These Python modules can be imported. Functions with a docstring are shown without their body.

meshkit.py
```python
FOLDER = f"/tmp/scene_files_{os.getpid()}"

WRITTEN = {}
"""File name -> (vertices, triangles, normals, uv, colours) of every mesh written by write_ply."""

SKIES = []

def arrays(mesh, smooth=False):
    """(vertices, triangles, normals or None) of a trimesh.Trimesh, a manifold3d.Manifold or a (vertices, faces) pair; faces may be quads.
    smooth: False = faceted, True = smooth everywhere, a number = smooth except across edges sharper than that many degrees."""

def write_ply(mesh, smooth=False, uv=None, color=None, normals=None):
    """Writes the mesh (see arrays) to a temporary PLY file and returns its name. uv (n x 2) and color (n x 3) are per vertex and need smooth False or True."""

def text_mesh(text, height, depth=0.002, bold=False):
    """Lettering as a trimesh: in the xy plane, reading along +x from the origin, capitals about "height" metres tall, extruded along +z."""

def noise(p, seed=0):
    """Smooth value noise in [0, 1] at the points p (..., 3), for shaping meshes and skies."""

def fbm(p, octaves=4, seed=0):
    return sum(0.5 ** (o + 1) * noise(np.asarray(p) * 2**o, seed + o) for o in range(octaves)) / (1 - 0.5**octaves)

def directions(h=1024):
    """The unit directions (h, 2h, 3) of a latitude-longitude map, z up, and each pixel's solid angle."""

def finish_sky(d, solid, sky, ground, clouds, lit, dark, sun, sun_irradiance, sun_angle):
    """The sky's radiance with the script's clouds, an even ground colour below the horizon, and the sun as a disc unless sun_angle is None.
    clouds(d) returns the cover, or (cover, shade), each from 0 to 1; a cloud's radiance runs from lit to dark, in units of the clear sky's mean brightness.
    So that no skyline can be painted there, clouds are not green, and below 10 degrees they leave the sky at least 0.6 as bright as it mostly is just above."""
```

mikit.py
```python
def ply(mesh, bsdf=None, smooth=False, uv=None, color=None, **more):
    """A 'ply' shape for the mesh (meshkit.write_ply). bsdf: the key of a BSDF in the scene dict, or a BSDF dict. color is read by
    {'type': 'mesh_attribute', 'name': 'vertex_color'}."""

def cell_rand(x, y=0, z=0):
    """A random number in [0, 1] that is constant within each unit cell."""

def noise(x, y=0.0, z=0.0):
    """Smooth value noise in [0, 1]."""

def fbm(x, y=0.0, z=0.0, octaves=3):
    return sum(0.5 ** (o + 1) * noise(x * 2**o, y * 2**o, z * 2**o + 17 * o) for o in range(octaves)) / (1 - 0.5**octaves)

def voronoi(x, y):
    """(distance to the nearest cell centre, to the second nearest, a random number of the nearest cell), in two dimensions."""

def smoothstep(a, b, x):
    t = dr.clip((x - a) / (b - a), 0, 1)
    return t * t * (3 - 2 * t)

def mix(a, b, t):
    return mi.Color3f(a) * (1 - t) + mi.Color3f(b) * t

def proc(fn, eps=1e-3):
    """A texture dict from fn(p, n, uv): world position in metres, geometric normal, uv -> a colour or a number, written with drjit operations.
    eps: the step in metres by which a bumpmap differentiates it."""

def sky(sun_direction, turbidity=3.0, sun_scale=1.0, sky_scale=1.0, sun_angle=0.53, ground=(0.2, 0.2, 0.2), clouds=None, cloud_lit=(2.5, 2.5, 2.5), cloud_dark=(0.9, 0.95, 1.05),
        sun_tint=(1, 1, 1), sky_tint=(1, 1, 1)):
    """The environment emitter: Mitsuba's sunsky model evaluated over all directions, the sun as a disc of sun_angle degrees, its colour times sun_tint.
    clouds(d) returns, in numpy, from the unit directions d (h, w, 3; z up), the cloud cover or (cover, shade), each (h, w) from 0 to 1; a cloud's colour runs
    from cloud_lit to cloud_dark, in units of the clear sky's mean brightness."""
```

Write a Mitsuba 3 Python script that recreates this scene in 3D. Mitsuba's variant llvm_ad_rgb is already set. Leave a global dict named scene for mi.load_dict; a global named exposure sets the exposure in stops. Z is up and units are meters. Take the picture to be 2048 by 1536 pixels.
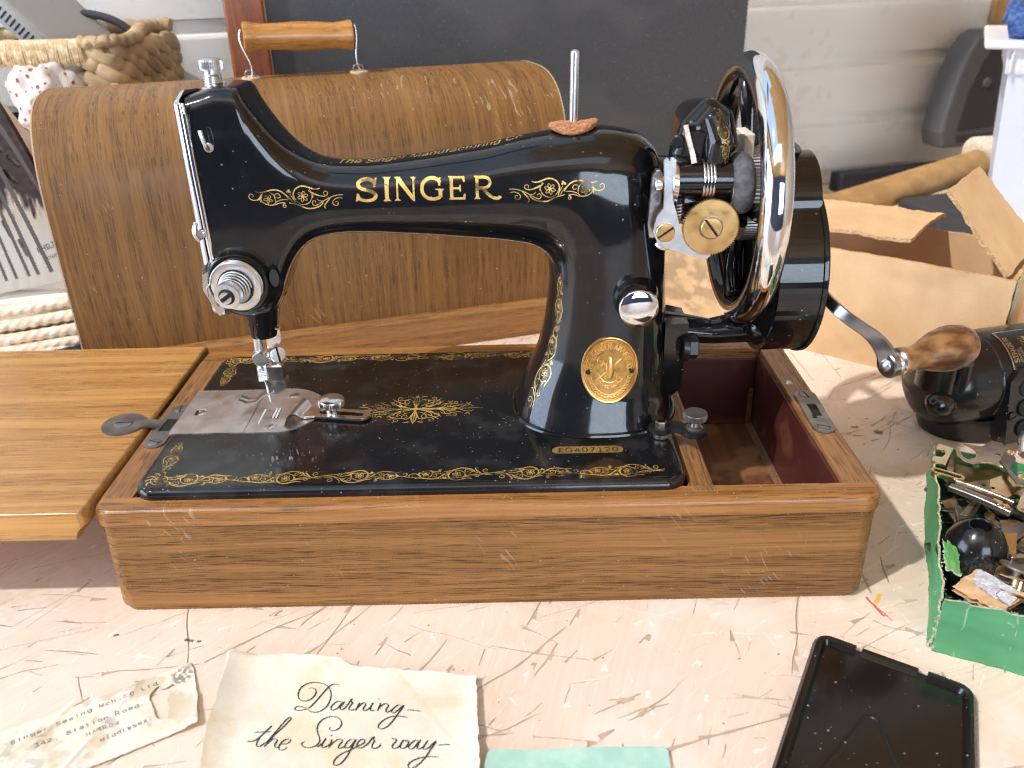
import math, random
import numpy as np
import trimesh
import manifold3d as m3
import shapely.geometry as sg
from shapely import affinity
from scipy.interpolate import CubicSpline, PchipInterpolator
import drjit as dr
import mitsuba as mi
import mikit, meshkit
from mikit import noise, fbm, voronoi, cell_rand, smoothstep, mix

T = mi.ScalarTransform4f
scene, labels = {'type': 'scene'}, {}
random.seed(7)
rng = np.random.default_rng(11)
PI = math.pi

# ------------------------------------------------------------------ camera, light, exposure
CAM = np.array([0.2356, -0.3936, 0.3412])
FWD = np.array([-0.00582739, 0.89388439, -0.44825969])
UP = np.array([0.02155419, 0.44827543, 0.89363558])
scene['camera'] = {
    'type': 'thinlens', 'fov': 60.90, 'fov_axis': 'x', 'near_clip': 0.02, 'far_clip': 30.0,
    'aperture_radius': 0.0014, 'focus_distance': 0.545,
    'to_world': T().look_at(origin=CAM.tolist(), target=(CAM + FWD).tolist(), up=UP.tolist())}
exposure = -0.44

def emit(r, g, b):
    return {'type': 'area', 'radiance': {'type': 'rgb', 'value': [r, g, b]}}

def rgb(r, g, b):
    return {'type': 'rgb', 'value': [r, g, b]}

# the low sun that comes in through the roof window: a small bright disc beyond the opening
SUN_TO = np.array([0.30, 0.15, 0.05])
SUN_DIR = np.array([-0.76, -0.50, 1.0]); SUN_DIR = SUN_DIR / np.linalg.norm(SUN_DIR)
SUN_AT = SUN_TO + 20.0 * SUN_DIR
scene['sun'] = {'type': 'disk', 'to_world': T().look_at(origin=SUN_AT.tolist(), target=SUN_TO.tolist(), up=[0, 0, 1]).scale(0.24),
                'emitter': emit(9000.0, 8500.0, 8000.0)}
# daylight panes: a panel added under the ceiling, window towards the camera side, glazed door on the left
def opening(key, corner, eu, ev, col):
    """A pane of bright outdoors, emitting on the side eu x ev."""
    c, eu, ev = (np.asarray(a, float) for a in (corner, eu, ev))
    v = np.array([c, c + eu, c + eu + ev, c + ev])
    scene[key] = {**mikit.ply((v, np.array([[0, 1, 2], [0, 2, 3]])), 'm_outdoors'), 'emitter': emit(*col)}
# ------------------------------------------------------------------ helpers
def add(key, mesh, mat, smooth=False, **kw):
    k, i = key, 0
    while k in scene:
        i += 1
        k = '%s_%03d' % (key, i)
    scene[k] = mikit.ply(mesh, 'm_' + mat, smooth=smooth, **kw)
    return k

def lab(key, label=None, cat=None, group=None, kind=None):
    d = labels.setdefault(key, {})
    for a, b in (('label', label), ('category', cat), ('group', group), ('kind', kind)):
        if b:
            d[a] = b
    return key

def cat(*ms):
    ms = [m for x in ms for m in (x if isinstance(x, list) else [x])]
    return trimesh.util.concatenate(ms)

def tm(man):
    m = man.to_mesh()
    return trimesh.Trimesh(np.array(m.vert_properties[:, :3]), np.array(m.tri_verts), process=False)

def frame(o, x, y):
    """4x4 with origin o, x axis along x, y axis near y."""
    x = np.asarray(x, float); x = x / np.linalg.norm(x)
    z = np.cross(x, np.asarray(y, float)); z = z / np.linalg.norm(z)
    M = np.eye(4); M[:3, 0] = x; M[:3, 1] = np.cross(z, x); M[:3, 2] = z; M[:3, 3] = o
    return M

def zframe(o, z, x=None):
    """4x4 with origin o and z axis along z."""
    z = np.asarray(z, float); z = z / np.linalg.norm(z)
    if x is None:
        x = [1, 0, 0] if abs(z[0]) < 0.9 else [0, 1, 0]
    y = np.cross(z, np.asarray(x, float)); y = y / np.linalg.norm(y)
    M = np.eye(4); M[:3, 0] = np.cross(y, z); M[:3, 1] = y; M[:3, 2] = z; M[:3, 3] = o
    return M

def xf(mesh, M):
    m = mesh.copy(); m.apply_transform(M); return m

def rot(axis, deg, at=(0, 0, 0)):
    return trimesh.transformations.rotation_matrix(math.radians(deg), axis, at)

def cbox(lo, hi, c=0.001):
    """A box with chamfered edges."""
    lo, hi = np.minimum(lo, hi).astype(float), np.maximum(lo, hi).astype(float)
    c = min(c, 0.45 * float((hi - lo).min()))
    if c <= 0:
        return trimesh.creation.box(bounds=[lo, hi])
    pts = []
    for sx in (0, 1):
        for sy in (0, 1):
            for sz in (0, 1):
                p = np.array([(lo, hi)[sx][0], (lo, hi)[sy][1], (lo, hi)[sz][2]])
                s = np.array([1 - 2 * sx, 1 - 2 * sy, 1 - 2 * sz]) * c
                for k in range(3):
                    q = p + s; q[k] = p[k]; pts.append(q)
    return tm(m3.Manifold.hull_points(np.array(pts)))

def rbox(lo, hi, r, seg=5):
    """A box with rounded edges."""
    lo, hi = np.asarray(lo, float), np.asarray(hi, float)
    s = trimesh.creation.icosphere(2, r).vertices
    pts = np.vstack([s + np.array([x, y, z]) for x in (lo[0] + r, hi[0] - r) for y in (lo[1] + r, hi[1] - r) for z in (lo[2] + r, hi[2] - r)])
    return tm(m3.Manifold.hull_points(pts))

def hull(pts):
    return tm(m3.Manifold.hull_points(np.asarray(pts, float)))

def lathe(prof, M=None, seg=32, teeth=None):
    """Revolve (radius, height) pairs about z; teeth=(i0, i1, n, depth) serrates the rings i0..i1."""
    prof = np.asarray(prof, float)
    a = np.arange(seg) / seg * 2 * PI
    R = np.repeat(prof[:, :1], seg, 1)
    if teeth:
        i0, i1, n, d = teeth
        R[i0:i1 + 1] -= d * (0.5 + 0.5 * np.sign(np.cos(a * n)) * np.abs(np.cos(a * n)) ** 0.5)[None]
    v = np.stack([R * np.cos(a), R * np.sin(a), np.repeat(prof[:, 1:], seg, 1)], -1).reshape(-1, 3)
    f = []
    i = np.arange(seg); j = (i + 1) % seg
    for k in range(len(prof) - 1):
        f.append(np.stack([k * seg + i, k * seg + j, (k + 1) * seg + j], 1))
        f.append(np.stack([k * seg + i, (k + 1) * seg + j, (k + 1) * seg + i], 1))
    n = len(v)
    v = np.vstack([v, [[0, 0, prof[0, 1]], [0, 0, prof[-1, 1]]]])
    f.append(np.stack([j, i, i * 0 + n], 1)); L = (len(prof) - 1) * seg
    f.append(np.stack([L + i, L + j, i * 0 + n + 1], 1))
    m = trimesh.Trimesh(v, np.vstack(f), process=False)
    if prof[-1, 1] < prof[0, 1]:
        m.invert()
    return m if M is None else xf(m, M)

def cyl(p0, p1, r, seg=24, c=0.0004, r1=None):
    p0, p1 = np.asarray(p0, float), np.asarray(p1, float)
    L = np.linalg.norm(p1 - p0); r1 = r if r1 is None else r1
    c = min(c, 0.4 * L, 0.4 * r, 0.4 * r1)
    return lathe([(r - c, 0), (r, c), (r1, L - c), (r1 - c, L)], zframe(p0, p1 - p0), seg)

def spline(pts, n):
    pts = np.asarray(pts, float)
    d = np.r_[0, np.cumsum(np.linalg.norm(np.diff(pts, axis=0), axis=1))]
    return CubicSpline(d, pts)(np.linspace(0, d[-1], n)) if len(pts) > 2 else pts[0] + (pts[-1] - pts[0]) * np.linspace(0, 1, n)[:, None]

def sweep(path, section, up=(0, 0, 1), scale=None, closed=False):
    """Sweep a closed section (k x 2: side, up) along a path of points."""
    path = np.asarray(path, float); n, k = len(path), len(section)
    sec = np.asarray(section, float)
    if closed:
        tg = np.roll(path, -1, 0) - np.roll(path, 1, 0)
    else:
        tg = np.gradient(path, axis=0)
    tg /= np.linalg.norm(tg, axis=1, keepdims=True)
    u = np.asarray(up, float); V = []
    for i in range(n):
        u0 = u if np.ndim(up) == 1 else np.asarray(up[i], float)
        s = np.cross(tg[i], u0); s /= np.linalg.norm(s) + 1e-12
        w = np.cross(s, tg[i])
        sc = 1.0 if scale is None else scale[i]
        V.append(path[i] + sc * (sec[:, :1] * s + sec[:, 1:] * w))
    V = np.vstack(V); f = []
    i = np.arange(k); j = (i + 1) % k
    for a in range(n if closed else n - 1):
        b = (a + 1) % n
        f.append(np.stack([a * k + i, a * k + j, b * k + j], 1)); f.append(np.stack([a * k + i, b * k + j, b * k + i], 1))
    if not closed:
        for a, s in ((0, 1), (n - 1, -1)):
            c = len(V); V = np.vstack([V, V[a * k:(a + 1) * k].mean(0)])
            q = np.stack([a * k + j, a * k + i, i * 0 + c], 1)
            f.append(q[:, ::s] if s == 1 else q[:, [1, 0, 2]])
    m = trimesh.Trimesh(V, np.vstack(f), process=False)
    m.fix_normals() if n * k < 3000 else None
    return m

def circ(r, k=10, ry=None):
    a = np.arange(k) / k * 2 * PI
    return np.stack([r * np.cos(a), (ry or r) * np.sin(a)], 1)

def tube(path, r, k=10, up=(0, 0, 1), n=None, scale=None, closed=False):
    if n:
        path = spline(path, n)
    return sweep(path, circ(r, k), up, scale, closed)

def rect(w, h, c=0.0):
    if not c:
        return np.array([[-w / 2, -h / 2], [w / 2, -h / 2], [w / 2, h / 2], [-w / 2, h / 2]])
    a, b = w / 2, h / 2
    return np.array([[-a + c, -b], [a - c, -b], [a, -b + c], [a, b - c], [a - c, b], [-a + c, b], [-a, b - c], [-a, -b + c]])

def rounded_rings(poly, t, c, n=5):
    pts = [np.c_[np.asarray(poly.exterior.coords)[:-1], np.full(len(poly.exterior.coords) - 1, 0.0)]]
    for q in np.linspace(0, PI / 2, n):
        g = poly.buffer(-c * (1 - math.cos(q))) if q > 0 else poly
        if g.is_empty:
            break
        g = np.asarray(g.exterior.coords)[:-1]
        pts.append(np.c_[g, np.full(len(g), t - c + c * math.sin(q))])
    return np.vstack(pts)

def trimmed(full, part, z0, z1, c):
    """The piece over 'part' of a slab over 'full' whose upper rim is rounded by c."""
    a = m3.Manifold.hull_points(rounded_rings(full, z1 - z0, c, 6))
    b = m3.Manifold.extrude(m3.CrossSection([np.asarray(sg.polygon.orient(part).exterior.coords)[:-1]]), z1 - z0 + 0.02).translate([0, 0, -0.01])
    m = tm(a ^ b); m.apply_translation([0, 0, z0]); return m

def poly3(poly, t, M=None, c=0.0):
    """Extrude a shapely polygon by t with chamfer c on the upper rim."""
    if c > 0 and t > 1.05 * c and not poly.interiors and poly.convex_hull.area < poly.area * 1.0005:
        m = tm(m3.Manifold.hull_points(rounded_rings(poly, t, c)))
        return m if M is None else xf(m, M)
    if c > 0 and t > 1.05 * c:
        inner = poly.buffer(-c)
        parts = []
        if not inner.is_empty and inner.geom_type == 'Polygon' and len(inner.interiors) == len(poly.interiors):
            cs = m3.CrossSection([np.asarray(r.coords)[:-1] for r in [sg.polygon.orient(poly).exterior, *sg.polygon.orient(poly).interiors]], m3.FillRule.EvenOdd)
            lo = m3.Manifold.extrude(cs, t - c)
            n = 3
            out = lo
            for q in range(n):
                f0 = (q + 1) / n
                off = c * (1 - math.cos(f0 * PI / 2)); h = c * math.sin(f0 * PI / 2) - c * math.sin(q / n * PI / 2)
                z0 = t - c + c * math.sin(q / n * PI / 2)
                out = out + m3.Manifold.extrude(cs.offset(-off, m3.JoinType.Round), h).translate([0, 0, z0])
            m = tm(out)
            return m if M is None else xf(m, M)
    m = trimesh.creation.extrude_polygon(poly, t, engine='earcut')
    return m if M is None else xf(m, M)

def slot_poly(L, r):
    return sg.LineString([(-L / 2, 0), (L / 2, 0)]).buffer(r)

def rrect(x0, y0, x1, y1, r, q=8):
    return sg.box(x0 + r, y0 + r, x1 - r, y1 - r).buffer(r, quad_segs=q)

def screw(o, nrm, r, h, ang=30, slot=0.12, dome=0.25, seg=28):
    """A slotted screw head: a low dome cut by a slot."""
    prof = [(r, 0), (r, h * 0.6), (r * 0.93, h * 0.85)] + [(r * q, h * (0.85 + dome * (1 - q * q))) for q in (0.75, 0.5, 0.25, 0.02)]
    body = lathe(prof, seg=seg)
    mm = m3.Manifold(m3.Mesh(np.asarray(body.vertices, np.float32), np.asarray(body.faces, np.uint32)))
    cut = trimesh.creation.box([2.4 * r, 2 * r * slot * 1.35, h]); cut.apply_translation([0, 0, h * 0.75]); cut.apply_transform(rot([0, 0, 1], ang))
    if mm.status() == m3.Error.NoError:
        c2 = m3.Manifold(m3.Mesh(np.asarray(cut.vertices, np.float32), np.asarray(cut.faces, np.uint32)))
        body = tm(mm - c2)
    return xf(body, zframe(o, nrm))

def cross2(a, b):
    return a[:, 0] * b[:, 1] - a[:, 1] * b[:, 0]

def add_screw(key, o, nrm, r, h, ang=30, slot=0.12, dome=0.25, mat='satin_steel'):
    """A screw head and a dark bar for the shade in its slot."""
    k = add(key, screw(o, nrm, r, h, ang, slot, dome), mat, 30)
    g = trimesh.creation.box([1.96 * r, 2 * r * slot * 1.3, h * 0.30]); g.apply_translation([0, 0, h * 0.42]); g.apply_transform(rot([0, 0, 1], ang))
    add(k.replace('__screw', '__screw_slot') if '__screw' in k else k + '_slot', xf(g, zframe(o, nrm)), 'dark_slot')
    return k

def ribbon(pts, width, z=0.0, taper=True, n=None, cal=None):
    """A flat stroke in the xy plane along pts; width varies to the tips, or by pen angle with cal."""
    pts = np.asarray(pts, float)
    p = spline(pts, n or max(8, 5 * len(pts)))
    t = np.gradient(p, axis=0); t /= np.linalg.norm(t, axis=1, keepdims=True) + 1e-12
    nr = np.stack([-t[:, 1], t[:, 0]], 1)
    s = np.linspace(0, 1, len(p))
    w = np.full(len(p), width)
    if callable(cal):
        w = width * cal(t, s)
    elif taper:
        w = width * (0.35 + 0.65 * np.sin(PI * np.clip(s * 0.92 + 0.06, 0, 1)) ** 0.7)
    a, b = p + nr * w[:, None] / 2, p - nr * w[:, None] / 2
    v = np.empty((2 * len(p), 2)); v[0::2], v[1::2] = a, b
    i = np.arange(len(p) - 1) * 2
    f = np.vstack([np.stack([i, i + 1, i + 3], 1), np.stack([i, i + 3, i + 2], 1)])
    # face up
    e = cross2(v[f[:, 1]] - v[f[:, 0]], v[f[:, 2]] - v[f[:, 0]])
    f[e < 0] = f[e < 0][:, ::-1]
    return trimesh.Trimesh(np.c_[v, np.full(len(v), z)], f, process=False)

def flatpoly(poly):
    """A flat triangulated polygon facing +z."""
    out = []
    for g in getattr(poly, 'geoms', [poly]):
        if g.is_empty:
            continue
        v, f = trimesh.creation.triangulate_polygon(g, engine='earcut')
        f = np.asarray(f); e = cross2(v[f[:, 1]] - v[f[:, 0]], v[f[:, 2]] - v[f[:, 0]])
        f = f.copy(); f[e < 0] = f[e < 0][:, ::-1]
        out.append(trimesh.Trimesh(np.c_[v, np.zeros(len(v))], f, process=False))
    return cat(out)

def disc2(x, y, r, k=14):
    return flatpoly(sg.Point(x, y).buffer(r, quad_segs=max(2, k // 4)))

def text2(s, h, bold=False):
    """Flat lettering: (mesh, width)."""
    m = meshkit.text_mesh(s, h, 0.001, bold)
    keep = m.face_normals[:, 2] > 0.9
    m = trimesh.Trimesh(m.vertices, m.faces[keep], process=False); m.remove_unreferenced_vertices()
    m.vertices[:, 2] = 0
    return m

def mapped(mesh, fn, maxlen=None):
    m = mesh
    if maxlen:
        v, f = trimesh.remesh.subdivide_to_size(m.vertices, m.faces, maxlen, max_iter=12)
        m = trimesh.Trimesh(v, f, process=False)
    return trimesh.Trimesh(fn(np.asarray(m.vertices)), m.faces, process=False)

def crumple(mesh, amp, freq, seed=0, axis=None):
    v = np.array(mesh.vertices)
    n = np.stack([meshkit.fbm(v * freq + 11.3 * k, 3, seed + k) - 0.5 for k in range(3)], 1)
    if axis is not None:
        n = n[:, :1] * np.asarray(axis, float)
    return trimesh.Trimesh(v + 2 * amp * n, mesh.faces, process=False)
# ------------------------------------------------------------------ materials
def two(b):
    return {'type': 'twosided', 'bsdf': b}

def mat(key, color, rough=0.5, metal=0.0, spec=0.5, coat=0.0, coatg=0.9, bump=None, bscale=1.0, rproc=None, **kw):
    b = {'type': 'principled', 'base_color': color if isinstance(color, dict) else rgb(*color), 'roughness': rproc or rough, 'metallic': metal, 'specular': spec}
    if coat:
        b['clearcoat'] = coat; b['clearcoat_gloss'] = coatg
    b.update(kw)
    if bump is not None:
        b = {'type': 'bumpmap', 'arbitrary': bump, 'scale': bscale, 'bsdf': b}
    scene['m_' + key] = two(b)
    return key

def sp(p, i):
    return (p.x, p.y, p.z)[i]

def specks(p, cell, prob, size, seed=0.0):
    """Sharp small specks, one at most per cell of a 3-d grid."""
    q = [p.x / cell, p.y / cell, p.z / cell]
    i = [dr.floor(v) for v in q]
    r = cell_rand(i[0] + seed, i[1], i[2])
    c = [cell_rand(i[0] + 7 + k + seed, i[1] + 3, i[2]) * 0.6 + 0.2 for k in range(3)]
    d = dr.sqrt(sum(dr.square(q[k] - i[k] - c[k]) for k in range(3)))
    return dr.select((r < prob) & (d < size * (0.4 + cell_rand(i[0], i[1] + 5 + seed, i[2]))), mi.Float(1), mi.Float(0))

def oak(light, dark, along=0, seed=0.0, pore=0.55, rot_=None, fine=1.0, dust=0.0, bend=False):
    """Oak: wandering growth bands, fine lines and rows of dark pores along one axis."""
    o = [k for k in range(3) if k != along]
    def fn(p, n, uv):
        q = p
        if rot_ is not None:
            c, s = math.cos(rot_), math.sin(rot_)
            q = mi.Point3f(c * p.x + s * p.y, -s * p.x + c * p.y, p.z)
        if bend:    # the grain goes up and over the bend
            q = mi.Point3f(q.x, 0.3, q.z + q.y)
        a, b, c_ = sp(q, along) + seed, sp(q, o[0]) + 0.37 * seed, sp(q, o[1]) + 0.11 * seed
        wander = 0.007 * (fbm(a * 7, b * 16, c_ * 16, 2) - 0.5)
        b, c_ = b + wander, c_ + wander
        band = fbm(a * 2.6, b * 120 * fine, c_ * 120 * fine, 3)
        line = noise(a * 13, b * 620 * fine, c_ * 620 * fine)
        por = noise(a * 95, b * 1500 * fine, c_ * 1500 * fine)
        big = fbm(a * 5 + 3, b * 13, c_ * 13, 2)
        line2 = noise(a * 22 + 7, b * 1000 * fine, c_ * 1000 * fine)
        col = mix(dark, light, dr.clip(0.56 + 1.1 * (band - 0.5) + 0.60 * (line - 0.5) + 0.55 * (line2 - 0.5) + 0.4 * (big - 0.5), 0, 1))
        dk = smoothstep(0.46, 0.85, por) * smoothstep(0.80, 0.40, band) + 0.5 * smoothstep(0.66, 0.9, line) * smoothstep(0.62, 0.4, band)
        col = col * (1 - dr.clip(dk, 0, 1) * pore)
        if dust:
            w = specks(p, 0.0036, 0.10, 0.11, 3) + specks(p, 0.0090, 0.16, 0.065, 5)
            sc = smoothstep(0.80, 0.86, noise((p.x + 0.6 * p.z + 0.004 * noise(p.x * 90, p.y * 90, p.z * 90)) * 700, (p.z - 0.6 * p.x + 0.2 * p.y) * 90, 3.0)) * smoothstep(0.64, 0.76, fbm(p.x * 22, p.y * 22, p.z * 22 + 4, 2))
            col = mix(col, mi.Color3f(0.56, 0.46, 0.33), dr.clip((w + 0.6 * sc) * dust, 0, 1))
        return col
    return mikit.proc(fn)

def grain_bump(along=0, k=1.0):
    o = [i for i in range(3) if i != along]
    def fn(p, n, uv):
        return noise(sp(p, along) * 60, sp(p, o[0]) * 1100 * k, sp(p, o[1]) * 1100 * k)
    return mikit.proc(fn, 2e-4)

mat('outdoors', (0.0, 0.0, 0.0), 1.0, spec=0.0)
# varnished oak of the machine's case
mat('oak_front', oak((0.315, 0.150, 0.046), (0.125, 0.054, 0.015), 0, 0.0, 0.70, fine=1.1, dust=0.40), 0.40, spec=0.35, coat=0.12, coatg=0.5, bump=grain_bump(0), bscale=0.00012)
mat('oak_sunlit', oak((0.37, 0.165, 0.045), (0.165, 0.066, 0.017), 0, 1.3, 0.60, dust=0.4), 0.32, coat=0.4, coatg=0.7, bump=grain_bump(0), bscale=0.0001)  # same oak as the front, with sunlit orange put into the colour
mat('oak_side', oak((0.36, 0.175, 0.064), (0.19, 0.082, 0.027), 1, 2.1, 0.55, dust=0.35), 0.38, coat=0.3, coatg=0.6, bump=grain_bump(1), bscale=0.0001)
mat('oak_leaf', oak((0.50, 0.255, 0.076), (0.30, 0.135, 0.035), 0, 4.7, 0.42, rot_=0.0, fine=1.5, dust=0.25), 0.27, coat=0.6, coatg=0.75, bump=grain_bump(0), bscale=0.00006)
mat('worn_edge', oak((0.24, 0.13, 0.06), (0.12, 0.05, 0.025), 0, 0.7, 0.4), 0.6)
LIDROT = math.radians(16.5)
mat('oak_lid', oak((0.300, 0.156, 0.053), (0.170, 0.080, 0.026), 2, 3.3, 0.40, rot_=LIDROT, fine=1.15, dust=0.75, bend=True), 0.42, spec=0.35, coat=0.15, coatg=0.5)
mat('oak_rail', oak((0.46, 0.235, 0.085), (0.25, 0.115, 0.036), 0, 8.1, 0.5, rot_=LIDROT), 0.4, coat=0.2)
mat('ply_edge', (0.52, 0.38, 0.24), 0.7)
mat('handle_wood', oak((0.60, 0.29, 0.075), (0.38, 0.16, 0.038), 0, 5.9, 0.5, rot_=LIDROT, fine=1.6), 0.3, coat=0.4)
def worn_wood(p, n, uv):
    g = noise(p.x * 60, p.y * 500, p.z * 500)
    w = fbm(p.x * 110, p.y * 170, p.z * 170, 4); g2 = smoothstep(0.55, 0.75, fbm(p.x * 60 + 3, p.y * 80, p.z * 80, 4))
    c = mix((0.115, 0.042, 0.014), (0.40, 0.205, 0.078), dr.clip(0.25 + 2.2 * (w - 0.45), 0, 1)) * (1 - 0.55 * g2)
    return c * (0.72 + 0.4 * g)
mat('crank_wood', mikit.proc(worn_wood), 0.33, coat=0.35, coatg=0.7)
def red_stain(p, n, uv):
    w = fbm(p.x * 20, p.y * 20, p.z * 45, 4)
    m_ = smoothstep(0.56, 0.72, fbm(p.x * 45 + 4, p.y * 45, p.z * 45, 3))
    return mix(mix((0.050, 0.011, 0.010), (0.085, 0.022, 0.021), w), (0.17, 0.070, 0.035), m_ * 0.6)
mat('red_lining', mikit.proc(red_stain), 0.36, coat=0.5, coatg=0.6)
def lining_floor(p, n, uv):
    m_ = smoothstep(0.5, 0.7, fbm(p.x * 50 + 4, p.y * 60, 1.0, 4))
    return mix(oakf(p), (0.26, 0.13, 0.05), m_ * 0.7)
def oakf(p):
    return mix((0.10, 0.036, 0.014), (0.155, 0.06, 0.022), noise(p.x * 300, p.y * 12, 0.0))
mat('floor_stain', mikit.proc(lining_floor), 0.5, coat=0.2)

# japanned black with dust on it
def japan(p, n, uv):
    d = specks(p, 0.0030, 0.20, 0.12, 1) + specks(p, 0.0070, 0.18, 0.07, 2)
    haze_ = smoothstep(0.55, 0.85, fbm(p.x * 90, p.y * 90, p.z * 90, 3))
    d = dr.clip(d * smoothstep(0.30, 0.62, fbm(p.x * 26 + 2, p.y * 26, p.z * 26, 2)), 0, 1)
    c = mix((0.0045, 0.0045, 0.0055), (0.010, 0.010, 0.011), haze_)
    return mix(c, (0.36, 0.32, 0.27), d)
def japan_r(p, n, uv):
    return 0.055 + 0.10 * smoothstep(0.50, 0.85, fbm(p.x * 70, p.y * 70, p.z * 70, 3)) + 0.06 * smoothstep(0.7, 0.85, noise(p.x * 900, p.y * 220, p.z * 900))
mat('japan', mikit.proc(japan), 0.1, rproc=mikit.proc(japan_r), coat=0.5, coatg=0.97)
def japan_bed(p, n, uv):
    d = specks(p, 0.0026, 0.30, 0.13, 1) + specks(p, 0.006, 0.30, 0.075, 2)
    d = dr.clip(d * smoothstep(0.30, 0.55, fbm(p.x * 22 + 2, p.y * 30, 0.5, 3)), 0, 1)
    # worn, finely scratched patch in front of the needle plate
    u = (p.x - 0.104) / 0.022; v = (p.y - 0.046) / 0.014
    patch = smoothstep(1.0, 0.3, dr.sqrt(u * u + v * v))
    sc = smoothstep(0.70, 0.80, noise((p.x + 0.3 * p.y) * 1500, p.y * 120, 0.0)) * patch * smoothstep(0.4, 0.6, noise(p.x * 300, p.y * 300, 4.0))
    c = mix((0.006, 0.006, 0.007), (0.020, 0.020, 0.021), smoothstep(0.5, 0.8, fbm(p.x * 60, p.y * 60, 2.0, 4)))
    return mix(c, (0.34, 0.32, 0.29), dr.clip(d + sc * 0.7, 0, 1))
def bed_r(p, n, uv):
    return 0.09 + 0.12 * smoothstep(0.4, 0.75, fbm(p.x * 50, p.y * 50, 1.0, 4))
mat('japan_bed', mikit.proc(japan_bed), 0.1, rproc=mikit.proc(bed_r), coat=0.35, coatg=0.95)
mat('bakelite', mikit.proc(japan), 0.16, coat=0.4, coatg=0.93)
mat('black_metal', (0.012, 0.012, 0.013), 0.3)
def tarnish(c0, c1, f=140):
    def fn(p, n, uv):
        return mix(c0, c1, smoothstep(0.35, 0.75, fbm(p.x * f, p.y * f, p.z * f, 4)))
    return mikit.proc(fn)
def worn_r(a, b, f=260):
    def fn(p, n, uv):
        return a + b * fbm(p.x * f, p.y * f, p.z * f, 3)
    return mikit.proc(fn)
mat('chrome', (0.82, 0.83, 0.85), 0.05, metal=1.0)
mat('nickel', tarnish((0.80, 0.78, 0.76), (0.66, 0.61, 0.57)), 0.2, metal=1.0, rproc=worn_r(0.10, 0.20))
mat('satin_steel', tarnish((0.80, 0.80, 0.80), (0.66, 0.66, 0.65)), 0.3, metal=1.0, rproc=worn_r(0.22, 0.2))
mat('old_steel', tarnish((0.56, 0.50, 0.42), (0.22, 0.15, 0.09), 190), 0.3, metal=1.0, rproc=worn_r(0.18, 0.3))
mat('dark_steel', tarnish((0.30, 0.28, 0.265), (0.19, 0.165, 0.15), 120), 0.36, metal=0.85)
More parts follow.
